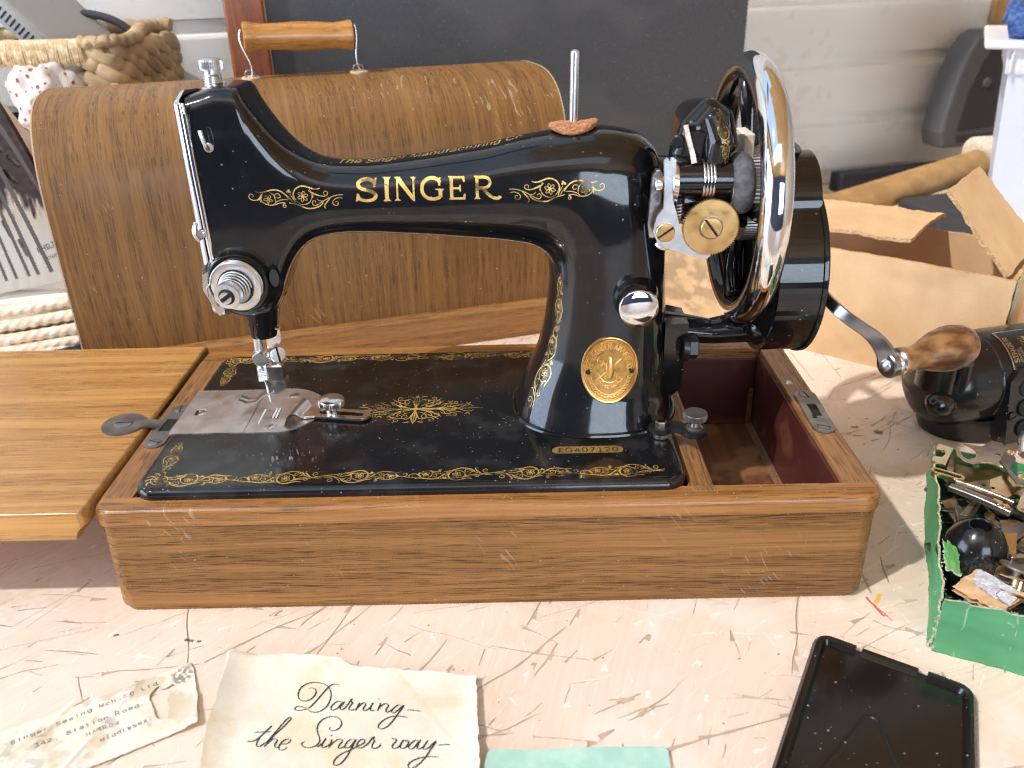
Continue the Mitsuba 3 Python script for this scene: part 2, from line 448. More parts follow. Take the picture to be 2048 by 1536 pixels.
mat('warm_tinted_metal', tarnish((0.80, 0.50, 0.20), (0.60, 0.34, 0.12), 90), 0.3, metal=1.0, rproc=worn_r(0.2, 0.2))  # steel tinted for the warm ceiling it reflects
mat('crank_steel', tarnish((0.42, 0.43, 0.46), (0.30, 0.30, 0.32), 120), 0.3, metal=1.0, rproc=worn_r(0.14, 0.22))
mat('plate_steel', tarnish((0.88, 0.85, 0.84), (0.70, 0.65, 0.63), 90), 0.3, metal=1.0, rproc=worn_r(0.16, 0.30, 160))
mat('badge_brass', tarnish((0.92, 0.60, 0.22), (0.78, 0.46, 0.14), 260), 0.3, metal=1.0, rproc=worn_r(0.22, 0.2))
mat('badge_shaded_field', tarnish((0.56, 0.31, 0.09), (0.36, 0.18, 0.05), 420), 0.4, metal=0.9, rproc=worn_r(0.35, 0.25))  # tarnished field, darkened further to stand in for the relief's shade
def worn_gold(p, n, uv):
    c = mix((0.86, 0.58, 0.18), (0.66, 0.40, 0.11), smoothstep(0.35, 0.75, fbm(p.x * 300, p.y * 300, p.z * 300, 4)))
    w = smoothstep(0.57, 0.68, fbm(p.x * 120, p.y * 120, p.z * 120 + 5, 3) + 0.14 * (noise(p.x * 1500, p.y * 1500, p.z * 1500) - 0.5))
    return mix(c, (0.05, 0.034, 0.014), w * 0.8)
mat('gold_leaf', mikit.proc(worn_gold), 0.42, metal=0.65, spec=0.5)
mat('dull_gold', tarnish((0.50, 0.32, 0.09), (0.34, 0.20, 0.05), 300), 0.4, metal=0.6)
mat('rubber', tarnish((0.052, 0.052, 0.055), (0.10, 0.10, 0.10), 300), 0.7)
mat('felt', tarnish((0.30, 0.12, 0.055), (0.50, 0.26, 0.14), 900), 0.95, spec=0.1, sheen=0.4, bump=mikit.proc(lambda p, n, uv: fbm(p.x * 1600, p.y * 1600, p.z * 1600, 2), 2e-4), bscale=0.0004)
mat('dark_slot', (0.01, 0.01, 0.01), 0.8)  # near-black; mostly fills slots and holes in place of their shade

# the painted table top: pinkish gloss paint brushed on, chipped and scored down to the board
def seg_layer(x, y, cell, ang, length, width, seed, prob):
    c, s = math.cos(ang), math.sin(ang)
    u, v = (c * x + s * y) / cell, (-s * x + c * y) / cell
    i, j = dr.floor(u), dr.floor(v)
    h = lambda k: cell_rand(i + seed, j, k)
    th = (h(1) - 0.5) * 1.5
    cu, cv = 0.5 + (h(2) - 0.5) * 0.2, 0.5 + (h(3) - 0.5) * 0.5
    du, dv = u - i - cu, v - j - cv
    ca, sa = dr.cos(th), dr.sin(th)
    a, b = ca * du + sa * dv, -sa * du + ca * dv
    b = b + (noise(a * 5 + seed, i, j) - 0.5) * 0.03 + (noise(a * 40 + seed, i, j) - 0.5) * 0.2 * width / cell
    L = length * (0.3 + 0.7 * h(4))
    edge = smoothstep(1.0, 0.92, dr.abs(a) / (0.5 * L))
    w = 0.75 * width / cell * (0.35 + 1.1 * h(5)) * (0.4 + 1.0 * noise(a * 12 + 9, i, j + 50))
    line = smoothstep(1.2, 0.8, dr.abs(b) / w)
    # splinters of paint lifted along one side of the cut
    t_ = a * cell / 0.011
    k = dr.floor(t_); f = t_ - k
    tri = (1 - f) * (0.0010 + 0.0026 * cell_rand(k, i + seed, j)) / cell
    side = dr.select(cell_rand(k, j + seed, i) > 0.5, b, -b)
    wedge = dr.select((cell_rand(k, i + 3, j + seed) > 0.84) & (side > 0) & (side < tri), mi.Float(1), mi.Float(0))
    return dr.select(h(7) < prob, dr.maximum(line, wedge) * edge, mi.Float(0))

def table_marks(p):
    x, y = p.x, p.y
    m_ = seg_layer(x, y, 0.17, 0.55, 1.0, 0.00062, 1, 1.0)
    m_ = dr.maximum(m_, seg_layer(x + 0.5, y + 0.2, 0.15, 1.25, 1.0, 0.00050, 11, 1.0))
    m_ = dr.maximum(m_, seg_layer(x + 0.9, y + 0.6, 0.10, 0.75, 1.0, 0.00045, 12, 1.0))
    m_ = dr.maximum(m_, seg_layer(x + 0.3, y + 0.8, 0.045, 0.4, 1.0, 0.00038, 13, 0.8))
    m_ = dr.maximum(m_, seg_layer(x + 3, y + 0.04, 0.13, -0.9, 1.0, 0.00055, 2, 1.0))
    m_ = dr.maximum(m_, seg_layer(x, y + 3, 0.085, 0.15, 1.0, 0.00050, 3, 0.75))
    m_ = dr.maximum(m_, seg_layer(x + 1, y + 1, 0.060, 0.9, 0.95, 0.00045, 4, 0.7))
    m_ = dr.maximum(m_, seg_layer(x + 2, y + 1, 0.036, -0.3, 0.9, 0.00040, 5, 0.55))
    m_ = dr.maximum(m_, seg_layer(x + 5, y + 2, 0.020, 0.6, 0.8, 0.00035, 6, 0.40))
    return dr.clip(m_ * smoothstep(0.26, 0.40, fbm(x * 20 + 2, y * 20, 6.0, 2) + 0.10), 0, 1)
def brush(x, y):
    a = 1.15 + 0.9 * (noise(x * 4, y * 4, 3.0) - 0.5)
    u, v = x * dr.cos(a) + y * dr.sin(a), y * dr.cos(a) - x * dr.sin(a)
    return noise(v * 850, u * 14, 0.0) * 0.6 + noise(v * 420, u * 9, 4.0) * 0.4

def table_col(p, n, uv):
    x, y = p.x, p.y
    m_ = table_marks(p)
    paint = mix((0.70, 0.570, 0.460), (0.775, 0.650, 0.550), fbm(x * 11, y * 11, 1.0, 3)) * (0.945 + 0.095 * brush(x, y))
    paint = mix(paint, (0.80, 0.74, 0.69), smoothstep(0.60, 0.75, fbm(x * 18 + 9, y * 18, 2.0, 3)) * 0.5)
    bare = mix((0.40, 0.285, 0.19), (0.56, 0.42, 0.30), noise(x * 240, y * 60, 0.0))
    pale = dr.maximum(seg_layer(x + 7, y + 5, 0.022, 0.8, 1.0, 0.00030, 8, 0.75), seg_layer(x + 9, y + 4, 0.013, 1.4, 1.0, 0.00026, 9, 0.6))
    pale = dr.maximum(pale, seg_layer(x + 11, y + 6, 0.055, 0.3, 1.0, 0.00034, 10, 0.7))
    paint = mix(paint, (0.86, 0.79, 0.72), pale * 0.6)
    paint = mix(paint, (0.60, 0.475, 0.36), smoothstep(0.60, 0.72, fbm(x * 30 + 4, y * 42, 8.0, 4)) * smoothstep(0.3, 0.7, noise(x * 260, y * 260, 4.0)) * 0.25)
    c = mix(paint, bare, m_ * 0.85)
    spot = specks(p, 0.016, 0.12, 0.06, 5) + specks(p, 0.045, 0.22, 0.028, 6)
    c = mix(c, (0.20, 0.11, 0.06), dr.clip(spot, 0, 1) * 0.8)
    # a crayon streak in red and one in yellow beside the case, two ink spots, a pencil line
    def streak(x0, y0, x1, y1, w, col, c, ragged=0.8, amt=0.85):
        L = math.hypot(x1 - x0, y1 - y0); tx, ty = (x1 - x0) / L, (y1 - y0) / L
        a = (x - x0) * tx + (y - y0) * ty; b = -(x - x0) * ty + (y - y0) * tx
        b = b + (noise(a * 400, x0 * 99, 1.0) - 0.5) * w * 0.8
        k = dr.select((a > 0) & (a < L), smoothstep(w, w * 0.55, dr.abs(b)), mi.Float(0)) * smoothstep(0.32, 0.55, noise(x * 1400, y * 1400, 2.0) + (1 - ragged))
        return mix(c, col, k * amt)
    c = streak(0.4352, 0.0015, 0.4395, -0.0150, 0.0009, (0.55, 0.03, 0.03), c, 0.5)
    c = streak(0.4375, -0.0050, 0.4425, -0.0185, 0.0006, (0.70, 0.10, 0.08), c, 0.8)
    c = streak(0.4410, -0.0135, 0.4455, -0.0125, 0.0022, (0.66, 0.16, 0.13), c, 1.0, 0.5)
    c = streak(0.4385, -0.0045, 0.4440, 0.0040, 0.0016, (0.70, 0.42, 0.03), c, 0.7)
    c = streak(-0.06, -0.030, -0.005, -0.0115, 0.0008, (0.75, 0.25, 0.2), c, 1.0, 0.55)
    c = streak(0.0055, -0.0180, 0.0085, -0.0178, 0.0011, (0.03, 0.03, 0.035), c, 0.6)
    c = streak(0.0470, -0.0225, 0.0525, -0.0238, 0.0012, (0.03, 0.03, 0.035), c, 0.6)
    c = streak(0.0545, -0.0240, 0.0570, -0.0242, 0.0010, (0.03, 0.03, 0.035), c, 0.4)
    return c
def table_bump(p, n, uv):
    x, y = p.x, p.y
    return 0.9 * brush(x, y) * smoothstep(0.2, 0.7, noise(x * 7, y * 7, 5.0)) - 1.6 * table_marks(p) + 0.3 * noise(x * 500, y * 500, 1.0)
mat('table_paint', mikit.proc(table_col), 0.42, spec=0.45, bump=mikit.proc(table_bump, 3e-4), bscale=0.00042)

# room and background
def wall_col(p, n, uv):
    k = smoothstep(0.70, 0.78, noise(p.x * 22 + 3, p.z * 36, 1.0)) * smoothstep(0.5, 0.7, noise(p.x * 120, p.z * 120, 0))
    return mix(mix((0.80, 0.80, 0.755), (0.85, 0.85, 0.81), fbm(p.x * 4, p.z * 14, 0.0, 3)), (0.58, 0.50, 0.36), k * 0.18)
mat('wall_paint', mikit.proc(wall_col), 0.5)
mat('pine', oak((0.82, 0.52, 0.22), (0.66, 0.37, 0.13), 0, 9.0, 0.25, fine=0.25), 0.45)
mat('room_wall', (0.66, 0.58, 0.46), 0.8)
mat('unseen_dark', (0.06, 0.075, 0.13), 0.8)  # dark blue put in to darken the reflections in the enamel
mat('room_floor', (0.40, 0.26, 0.14), 0.6)
def chalk(p, n, uv):
    s_ = specks(p, 0.004, 0.30, 0.16, 2)
    c = mix((0.050, 0.053, 0.058), (0.074, 0.077, 0.083), noise(p.x * 700, p.y * 700, p.z * 700))
    sm = smoothstep(0.5, 0.75, fbm(p.x * 9, p.y * 9, p.z * 14, 4))
    return mix(mix(c, (0.16, 0.16, 0.165), s_ * 0.6), (0.12, 0.12, 0.125), sm * 0.35)
mat('slate_board', mikit.proc(chalk), 0.55)
mat('red_frame', oak((0.40, 0.125, 0.04), (0.22, 0.055, 0.018), 2, 6.1, 0.5, rot_=LIDROT), 0.4)
def board_fibre(p, n, uv):
    w = fbm(p.x * 60, p.y * 60, p.z * 26, 3) + 0.25 * (noise(p.x * 800, p.y * 800, p.z * 800) - 0.5)
    c = mix((0.56, 0.36, 0.185), (0.70, 0.49, 0.285), w)
    s_ = smoothstep(0.60, 0.80, fbm(p.x * 14 + 5, p.y * 14, p.z * 20 + 2, 4))
    c = mix(c, (0.33, 0.20, 0.09), s_ * 0.35)
    d = dr.sqrt(dr.square((p.x - 0.405) / 0.040) + dr.square((p.z - 0.040) / 0.032))
    st = smoothstep(1.2, 0.5, d + 0.9 * (fbm(p.x * 70, p.z * 70, 3.0, 4) - 0.5)) * smoothstep(0.25, 0.6, fbm(p.x * 120, p.z * 120, 1.0, 3))
    c = mix(c, (0.22, 0.15, 0.09), st * 0.55)
    return mix(c, (0.25, 0.13, 0.05), specks(p, 0.02, 0.06, 0.05, 2) * 0.8)
mat('cardboard', mikit.proc(board_fibre), 0.85, spec=0.15)
mat('cardboard_edge', tarnish((0.42, 0.26, 0.12), (0.62, 0.44, 0.25), 700), 0.9, spec=0.1)
mat('kraft', tarnish((0.36, 0.205, 0.08), (0.46, 0.27, 0.11), 60), 0.7)
def rush(p, n, uv):
    w = noise(p.x * 160, p.y * 160, p.z * 160); v = fbm(p.x * 34, p.y * 34, p.z * 34, 3)
    return mix(mix((0.20, 0.115, 0.05), (0.60, 0.42, 0.22), dr.clip(1.6 * v - 0.25, 0, 1)), (0.74, 0.60, 0.38), w * 0.35)
mat('rush', mikit.proc(rush), 0.7)
mat('raffia', tarnish((0.60, 0.43, 0.22), (0.80, 0.66, 0.42), 220), 0.6)
mat('grey_plastic', (0.40, 0.385, 0.36), 0.45)
mat('dark_grey', (0.040, 0.043, 0.050), 0.5)
mat('mid_grey', (0.11, 0.118, 0.13), 0.5)
mat('white_plastic', (0.70, 0.72, 0.75), 0.35, spec=0.5)
mat('bin_plastic', (0.60, 0.66, 0.76), 0.4)
mat('iron_white', (0.80, 0.74, 0.64), 0.35)
mat('blue_denim', tarnish((0.05, 0.10, 0.28), (0.14, 0.22, 0.45), 260), 0.9, spec=0.1)
mat('brown_cloth', (0.10, 0.055, 0.045), 0.9, spec=0.1)
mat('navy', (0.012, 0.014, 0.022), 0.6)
def spotted(p, n, uv):
    s_ = specks(p, 0.0075, 0.85, 0.26, 4)
    return mix(mix((0.62, 0.55, 0.51), (0.72, 0.65, 0.61), noise(p.x * 30, p.y * 30, p.z * 30)), (0.25, 0.10, 0.10), s_)
mat('spotted_cloth', mikit.proc(spotted), 0.9, spec=0.1)
mat('rope', tarnish((0.66, 0.55, 0.42), (0.80, 0.72, 0.60), 200), 0.9, spec=0.1)
def green_c(p, n, uv):
    c = mix((0.055, 0.215, 0.090), (0.085, 0.285, 0.130), fbm(p.x * 60, p.y * 60, p.z * 60, 3))
    sc = smoothstep(0.70, 0.80, fbm(p.x * 260, p.y * 260, p.z * 260, 3)) * smoothstep(0.5, 0.65, fbm(p.x * 40 + 3, p.y * 40, p.z * 40, 2))
    cr = smoothstep(0.012, 0.0, dr.abs(noise(p.x * 40 + 5, p.y * 40, p.z * 8) - 0.5)) * smoothstep(0.45, 0.6, noise(p.x * 200, p.y * 200, p.z * 200))
    return mix(c, (0.42, 0.52, 0.40), dr.clip(sc + 0.7 * cr, 0, 1) * 0.6)
mat('green_card', mikit.proc(green_c), 0.6)
mat('torn_card', tarnish((0.36, 0.40, 0.26), (0.60, 0.60, 0.46), 700), 0.9, spec=0.1)
def sole_col(p, n, uv):
    d = dr.sqrt(dr.square((p.x + 0.212) / 0.058) + dr.square((p.z - 0.188) / 0.050))
    sc = smoothstep(1.08, 0.80, d + 0.9 * (fbm(p.x * 60, p.z * 40, 1.0, 4) - 0.5) + 0.35 * (noise(p.x * 500, p.z * 90, 2.0) - 0.5))
    halo = smoothstep(1.5, 0.9, d + 0.9 * (fbm(p.x * 50 + 5, p.z * 35, 2.0, 3) - 0.5))
    base = mix((0.42, 0.395, 0.345), (0.47, 0.45, 0.40), noise(p.x * 300, p.z * 30, 0.0))
    base = mix(base, (0.42, 0.31, 0.17), halo * 0.35)
    return mix(base, mix((0.020, 0.012, 0.012), (0.055, 0.032, 0.026), noise(p.x * 260, p.z * 260, 3.0)), sc)
mat('sole', mikit.proc(sole_col), 0.4, metal=0.15)
mat('sole_stripe', (0.075, 0.065, 0.058), 0.5)
mat('green_pale', tarnish((0.10, 0.32, 0.09), (0.16, 0.40, 0.14), 80), 0.7)
mat('pine_tinted_nickel', tarnish((0.94, 0.77, 0.52), (0.76, 0.57, 0.34), 110), 0.25, metal=1.0, rproc=worn_r(0.06, 0.22))  # nickel, with the reflected pine tinted into its colour
mat('dark_brass', tarnish((0.34, 0.26, 0.13), (0.20, 0.14, 0.07), 130), 0.35, metal=0.9)
mat('red_ink', (0.45, 0.06, 0.04), 0.5)
mat('packet_paper', tarnish((0.55, 0.34, 0.18), (0.66, 0.45, 0.27), 200), 0.8)
mat('packet_white', tarnish((0.40, 0.42, 0.46), (0.62, 0.64, 0.67), 900), 0.4)
scene['m_clear_film'] = {'type': 'thindielectric', 'int_ior': 1.5}
def note_col(p, n, uv):
    w = fbm(p.x * 26, p.y * 26, 1.0, 4); f = noise(p.x * 900, p.y * 900, 0.0)
    c = mix((0.68, 0.625, 0.505), (0.77, 0.735, 0.655), dr.clip(0.2 + 1.2 * (w - 0.25), 0, 1))
    st = smoothstep(0.55, 0.72, fbm(p.x * 40 + 3, p.y * 55, 4.0, 4)) 
    c = mix(c, (0.66, 0.50, 0.24), st * 0.35)
    cr = smoothstep(0.80, 0.90, noise((p.x + p.y * 0.7) * 210, (p.y - p.x * 0.4) * 34, 2.0))
    return mix(c, (0.62, 0.50, 0.30), cr * 0.25) * (0.97 + 0.05 * f)
mat('note_paper', mikit.proc(note_col), 0.8, spec=0.2)
def label_col(p, n, uv):
    c = note_col(p, n, uv)
    st = smoothstep(0.48, 0.62, fbm(p.x * 70 + 8, p.y * 70, 2.0, 4))
    c = mix(mix(c, (0.72, 0.68, 0.60), 0.5), (0.42, 0.30, 0.12), st * 0.40)
    d = dr.sqrt(dr.square((p.x - 0.0560) / 0.0060) + dr.square((p.y + 0.0500) / 0.0075))
    g = smoothstep(1.1, 0.6, d + 0.7 * (fbm(p.x * 260, p.y * 260, 5.0, 3) - 0.5)) * smoothstep(0.3, 0.6, noise(p.x * 700, p.y * 700, 1.0))
    c = mix(c, (0.14, 0.12, 0.09), g * 0.75)
    sp_ = smoothstep(0.66, 0.76, fbm(p.x * 150, p.y * 150, 7.0, 3))
    return mix(c, (0.36, 0.33, 0.29), sp_ * 0.45)
mat('label_paper', mikit.proc(label_col), 0.75, spec=0.25)
mat('mint_paper', tarnish((0.34, 0.58, 0.50), (0.44, 0.66, 0.58), 120), 0.7)
mat('ink', (0.028, 0.028, 0.030), 0.7)
mat('faded_ink', (0.11, 0.105, 0.10), 0.8)
def tray_c(p, n, uv):
    d = specks(p, 0.0030, 0.28, 0.13, 11) + specks(p, 0.0070, 0.30, 0.075, 12)
    return mix((0.007, 0.006, 0.006), (0.36, 0.33, 0.29), dr.clip(d * smoothstep(0.35, 0.6, fbm(p.x * 30 + 2, p.y * 30, 1.5, 3)), 0, 1))
mat('tray_black', mikit.proc(tray_c), 0.12, coat=0.4, coatg=0.96)
# ------------------------------------------------------------------ the room: wall behind, table, and what lies outside the frame but lights the scene
TH = math.radians(16.5)
WT, WN = np.array([math.cos(TH), math.sin(TH), 0]), np.array([-math.sin(TH), math.cos(TH), 0])
LP = np.array([0.2615, 0.404, 0.0])
def W(s, off, z):
    """Along the wall, away from the camera, up: the frame that the lid, the board and the wall share."""
    return LP + s * WT + off * WN + np.array([0, 0, z])
def wframe(s, off, z):
    M = np.eye(4); M[:3, 0] = WT; M[:3, 1] = WN; M[:3, 3] = W(s, off, z); return M
OFFW = 0.40
# table top with a slightly rounded front edge
tt = cbox((-1.10, -0.62, -0.030), (1.75, 0.30, 0.0), 0.002)
far = poly3(sg.Polygon([(-1.10, 0.30), (1.75, 0.30), tuple(W(1.45, OFFW - 0.002, 0)[:2]), tuple(W(-1.20, OFFW - 0.002, 0)[:2])]), 0.03, rot([0, 0, 1], 0))
far.apply_translation([0, 0, -0.030])
tp = sg.Polygon([(-1.10, -0.62), (1.75, -0.62), tuple(W(1.50, OFFW - 0.002, 0)[:2]), tuple(W(-1.30, OFFW - 0.002, 0)[:2])])
tt = poly3(tp, 0.030, c=0.003); tt.apply_translation([0, 0, -0.030])
add('worktable__top', tt, 'table_paint', 30)
for i, (x, y) in enumerate([(-0.95, -0.5), (1.6, -0.5)]):
    add('worktable__leg', cbox((x - .035, y - .035, -0.75), (x + .035, y + .035, -0.031), .003), 'room_wall')
lab('worktable', 'pink painted worktable, scored and chipped, under everything', 'table')

# painted shiplap boards
pitch, zb = 0.0835, -0.30
prof_w = [(0, 0.0), (0.004, 0.0), (0.0085, 0.0045), (0.0105, 0.006), (pitch, 0.006)]
k = 0
z0 = 0.0245 - 4 * pitch
while z0 < 0.80:
    # a board with a scooped lower edge and a flat face
    sec = np.array([[0.0, 0.018], [0.0, 0.0012], [-0.0005, 0.0], [pitch - 0.0225, 0.0], [pitch - 0.0195, 0.0012], [pitch - 0.0165, 0.0055], [pitch - 0.0125, 0.0078], [pitch - 0.0016, 0.0085], [pitch - 0.0016, 0.018]])
    v = []
    for s in (-1.5, 1.9):
        for z, o in sec:
            v.append(W(s, OFFW + o, z0 + z))
    n_ = len(sec); v = np.array(v); f = []
    for i in range(n_ - 1):
        f += [[i, i + 1, n_ + i + 1], [i, n_ + i + 1, n_ + i]]
    add('wall__board', trimesh.Trimesh(v, np.array(f), process=False), 'wall_paint')
    z0 += pitch
add('wall__backing', xf(cbox((-1.5, OFFW + 0.0185, -0.75), (1.9, OFFW + 0.05, 1.35), 0), wframe(0, 0, 0)), 'wall_paint')
lab('wall', 'cream painted tongue and groove board wall', kind='structure')

# the rest of the room (outside the frame): pine ceiling with an open roof window, walls, floor, daylight
def struct(key, m, material, label):
    add(key, m, material); lab(key, label, kind='structure')
cx0, cx1, cy0, cy1 = -1.55, 0.06, -0.80, 0.40
ex0, ex1, ey1 = -0.55, 0.36, 0.80    # the opening is wider towards the back wall
zc = 1.35
cb = []
y = -2.3
while y < 1.5:
    x_spans = [(-2.0, 2.2)] if (y + 0.1 < cy0 or y > ey1) else ([(-2.0, ex0), (ex1, 2.2)] if y > 0.25 else [(-2.0, cx0), (cx1, 2.2)])
    if 0.25 < y < cy1:
        x_spans = [(-2.0, cx0), (ex1, 2.2)]
    for a, b in x_spans:
        cb.append(cbox((a, y, zc), (b, y + 0.097, zc + 0.02), 0.003))
    y += 0.1
struct('ceiling', cat(cb), 'pine', 'varnished pine board ceiling')
struct('floor', cbox((-2.0, -2.3, -0.80), (2.2, 1.5, -0.75), 0), 'room_floor', 'plain floor of the room')
struct('side_wall', cat(cbox((-2.05, -2.3, -0.75), (-2.0, -1.45, 1.35), 0), cbox((-2.05, 0.25, -0.75), (-2.0, 1.5, 1.35), 0), cbox((-2.05, -1.45, 1.05), (-2.0, 0.25, 1.35), 0)), 'room_wall', 'side wall with a doorway')
struct('side_wall_001', cbox((2.2, -2.3, -0.75), (2.25, 1.5, 1.35), 0), 'room_wall', 'side wall of the room on the right')
struct('front_wall', cat(cbox((-2.0, -2.35, -0.75), (0.35, -2.3, 1.35), 0), cbox((1.65, -2.35, -0.75), (2.2, -2.3, 1.35), 0), cbox((0.35, -2.35, -0.75), (1.65, -2.3, 0.05), 0), cbox((0.35, -2.35, 1.1), (1.65, -2.3, 1.35), 0)), 'unseen_dark', 'wall with a window behind the camera, dark blue added for the reflections')
opening('doorway', (-2.03, -1.45, -0.75), (0, 1.7, 0), (0, 0, 1.8), (6.4, 7.8, 10.2)); lab('doorway', 'open doorway letting in daylight', kind='structure')
opening('window', (0.35, -2.33, 0.05), (0, 0, 1.05), (1.3, 0, 0), (7.2, 8.4, 10.0)); lab('window', 'window letting in daylight', kind='structure')
opening('ceiling_light_panel', (-1.2, -1.45, 1.345), (0, 0.6, 0), (1.9, 0, 0), (1.9, 2.1, 2.4)); lab('ceiling_light_panel', 'glowing panel added under the ceiling for soft top light', kind='structure')  # added panel below closed boards, for soft top light and highlights
opening('sky', (-34.0, -30.0, 24.0), (0, 60, 0), (60, 0, 0), (0.9, 1.15, 1.5)); lab('sky', 'pale sky over the roof window', kind='structure')
shadow_poly = sg.Polygon([(-0.58, 0.22), (-0.3175, 0.3084), (-0.2755, 0.3246), (-0.2272, 0.3418), (-0.1789, 0.3587), (-0.1354, 0.3717), (-0.0934, 0.3832), (-0.0623, 0.3946), (-0.0293, 0.4074), (0.0137, 0.4236), (0.10, 0.48), (0.10, 0.35), (-0.25, 0.225)])  # unseen board added, shaped to cast the wavy shadow on the wall
bl_ = poly3(shadow_poly.buffer(0.012).buffer(-0.012), 0.012); bl_.apply_translation([0, 0, 1.294])
struct('shadow_board', bl_, 'unseen_dark', 'unseen board added to cast the wavy wall shadow')
lab('sun', 'low sun seen through the roof window', kind='structure')
# ------------------------------------------------------------------ the oak base of the machine
BW, BD, BH = 0.435, 0.2151, 0.0713
BB = 'machine_base'
lab(BB, 'oak base box with an open red lined compartment, holding the black sewing machine', 'machine base')
zt = BH
# front board: bowed corners, a lip above a hairline, rounded top edge
def rail(x0, x1, y0, y1, z0, z1, r):
    return poly3(rrect(x0, y0, x1, y1, r), z1 - z0, c=0.0)
def ring(x0, y0, x1, y1, r, ins, z0, z1, c=0):
    m = poly3(rrect(x0, y0, x1, y1, r).difference(sg.box(x0 + ins, y0 + ins, x1 - ins, y1 - ins)), z1 - z0, c=c)
    m.apply_translation([0, 0, z0]); return m
# four walls; front and back between the long rounded corners
def wall_piece(poly, z0, z1, c):
    m = poly3(poly, z1 - z0, c=c); m.apply_translation([0, 0, z0]); return m
outer = rrect(0.0, 0.0, BW, BD, 0.011)
low = rrect(0.0011, 0.0011, BW - 0.0011, BD - 0.0011, 0.0105)
foot = rrect(0.0030, 0.0030, BW - 0.0030, BD - 0.0030, 0.010)
zin = 0.0085
def front_of(p, y): return p.intersection(sg.box(-1, -1, 1, y))
def band(p, a, b): return p.intersection(sg.box(-1, a, 1, b))
F0, B0 = 0.0135, 0.0200
add(BB + '__front_board', cat(wall_piece(front_of(low, F0), 0.004, 0.0605, 0), wall_piece(front_of(foot, F0), 0.0, 0.004, 0)), 'oak_front', 30)
add(BB + '__front_board__lip', trimmed(outer, front_of(sg.box(-.01, -.01, 1, 1), F0), 0.0608, zt, 0.0042), 'oak_sunlit', 30)
add(BB + '__back_board', cat(wall_piece(band(low, BD - B0, 1), 0.0, 0.0605, 0), trimmed(outer, sg.box(-.01, BD - B0, 1, 1), 0.0608, zt, 0.0042)), 'oak_sunlit', 30)
R0, R1 = 0.4165, BW
add(BB + '__side_board', cat(wall_piece(band(low, F0 + .0002, BD - B0 - .0002).intersection(sg.box(R0, -1, 1, 1)), 0.0, 0.0605, 0), trimmed(outer, sg.box(R0, F0 + .0002, 1, BD - B0 - .0002), 0.0608, zt - 0.0006, 0.0042)), 'oak_side', 30)
add(BB + '__side_board', cat(wall_piece(band(low, F0 + .0002, BD - B0 - .0002).intersection(sg.box(-1, -1, 0.0185, 1)), 0.0, 0.0605, 0), trimmed(outer, sg.box(-.01, F0 + .0002, 0.0192, BD - B0 - .0002), 0.0608, zt - 0.0004, 0.0030)), 'oak_side', 30)
# corner fillets in front of the bed's rounded corners
def fillet(cx, cy, sx, sy, r=0.013):
    sq = sg.box(min(cx, cx + sx * r), min(cy, cy + sy * r), max(cx, cx + sx * r), max(cy, cy + sy * r))
    return wall_piece(sq.difference(sg.Point(cx + sx * r, cy + sy * r).buffer(r, quad_segs=12)), 0.052, zt - 0.0015, 0)
add(BB + '__corner_block', fillet(0.0194, F0 - 0.0055 + .0003, 1, 1), 'oak_side')
add(BB + '__corner_block', fillet(0.3308, F0 - 0.0055 + .0003, -1, 1), 'oak_side')
# cross rail between the bed and the compartment, let into the front and back boards
add(BB + '__cross_rail', cat(cbox((0.3312, F0 + .0003, 0.050), (0.3445, BD - B0 - .0003, zt - 0.0012), 0.0012), cbox((0.3315, F0 - 0.0055, zt - 0.0008), (0.3440, F0 + .0002, zt + 0.0004), 0.0003)), 'oak_side', 30)
# lining of the compartment
add(BB + '__lining', cbox((R0 - 0.0022, F0 + .0004, 0.009), (R0 - 0.0002, BD - B0 - .0004, zt - 0.0035), 0.0004), 'red_lining')
add(BB + '__lining', cbox((0.3447, BD - B0 - 0.0024, 0.009), (R0 - 0.0024, BD - B0 - .0004, zt - 0.0075), 0.0004), 'red_lining')
add(BB + '__lining', cbox((0.3447, F0 + .0004, 0.009), (R0 - 0.0024, F0 + 0.0024, zt - 0.0035), 0.0004), 'red_lining')
add(BB + '__lining', cbox((0.3447, F0 + 0.0026, 0.009), (0.3467, BD - B0 - 0.0026, 0.0495), 0.0004), 'red_lining')
add(BB + '__floor_panel', cbox((0.006, 0.006, 0.004), (BW - 0.006, BD - 0.006, 0.0088), 0), 'floor_stain')
add(BB + '__lining__corner_strip', cat(hull([(R0 - .0024, y, z) for y in (F0 + .003, BD - B0 - .003) for z in (0.009, 0.0122)] + [(R0 - .0062, y, 0.0089) for y in (F0 + .003, BD - B0 - .003)])), 'worn_edge')
add(BB + '__lining__chipped_block', cbox((R0 - 0.0062, BD - B0 - 0.0058, 0.0092), (R0 - 0.0026, BD - B0 - 0.0026, 0.040), 0.0006), 'worn_edge')
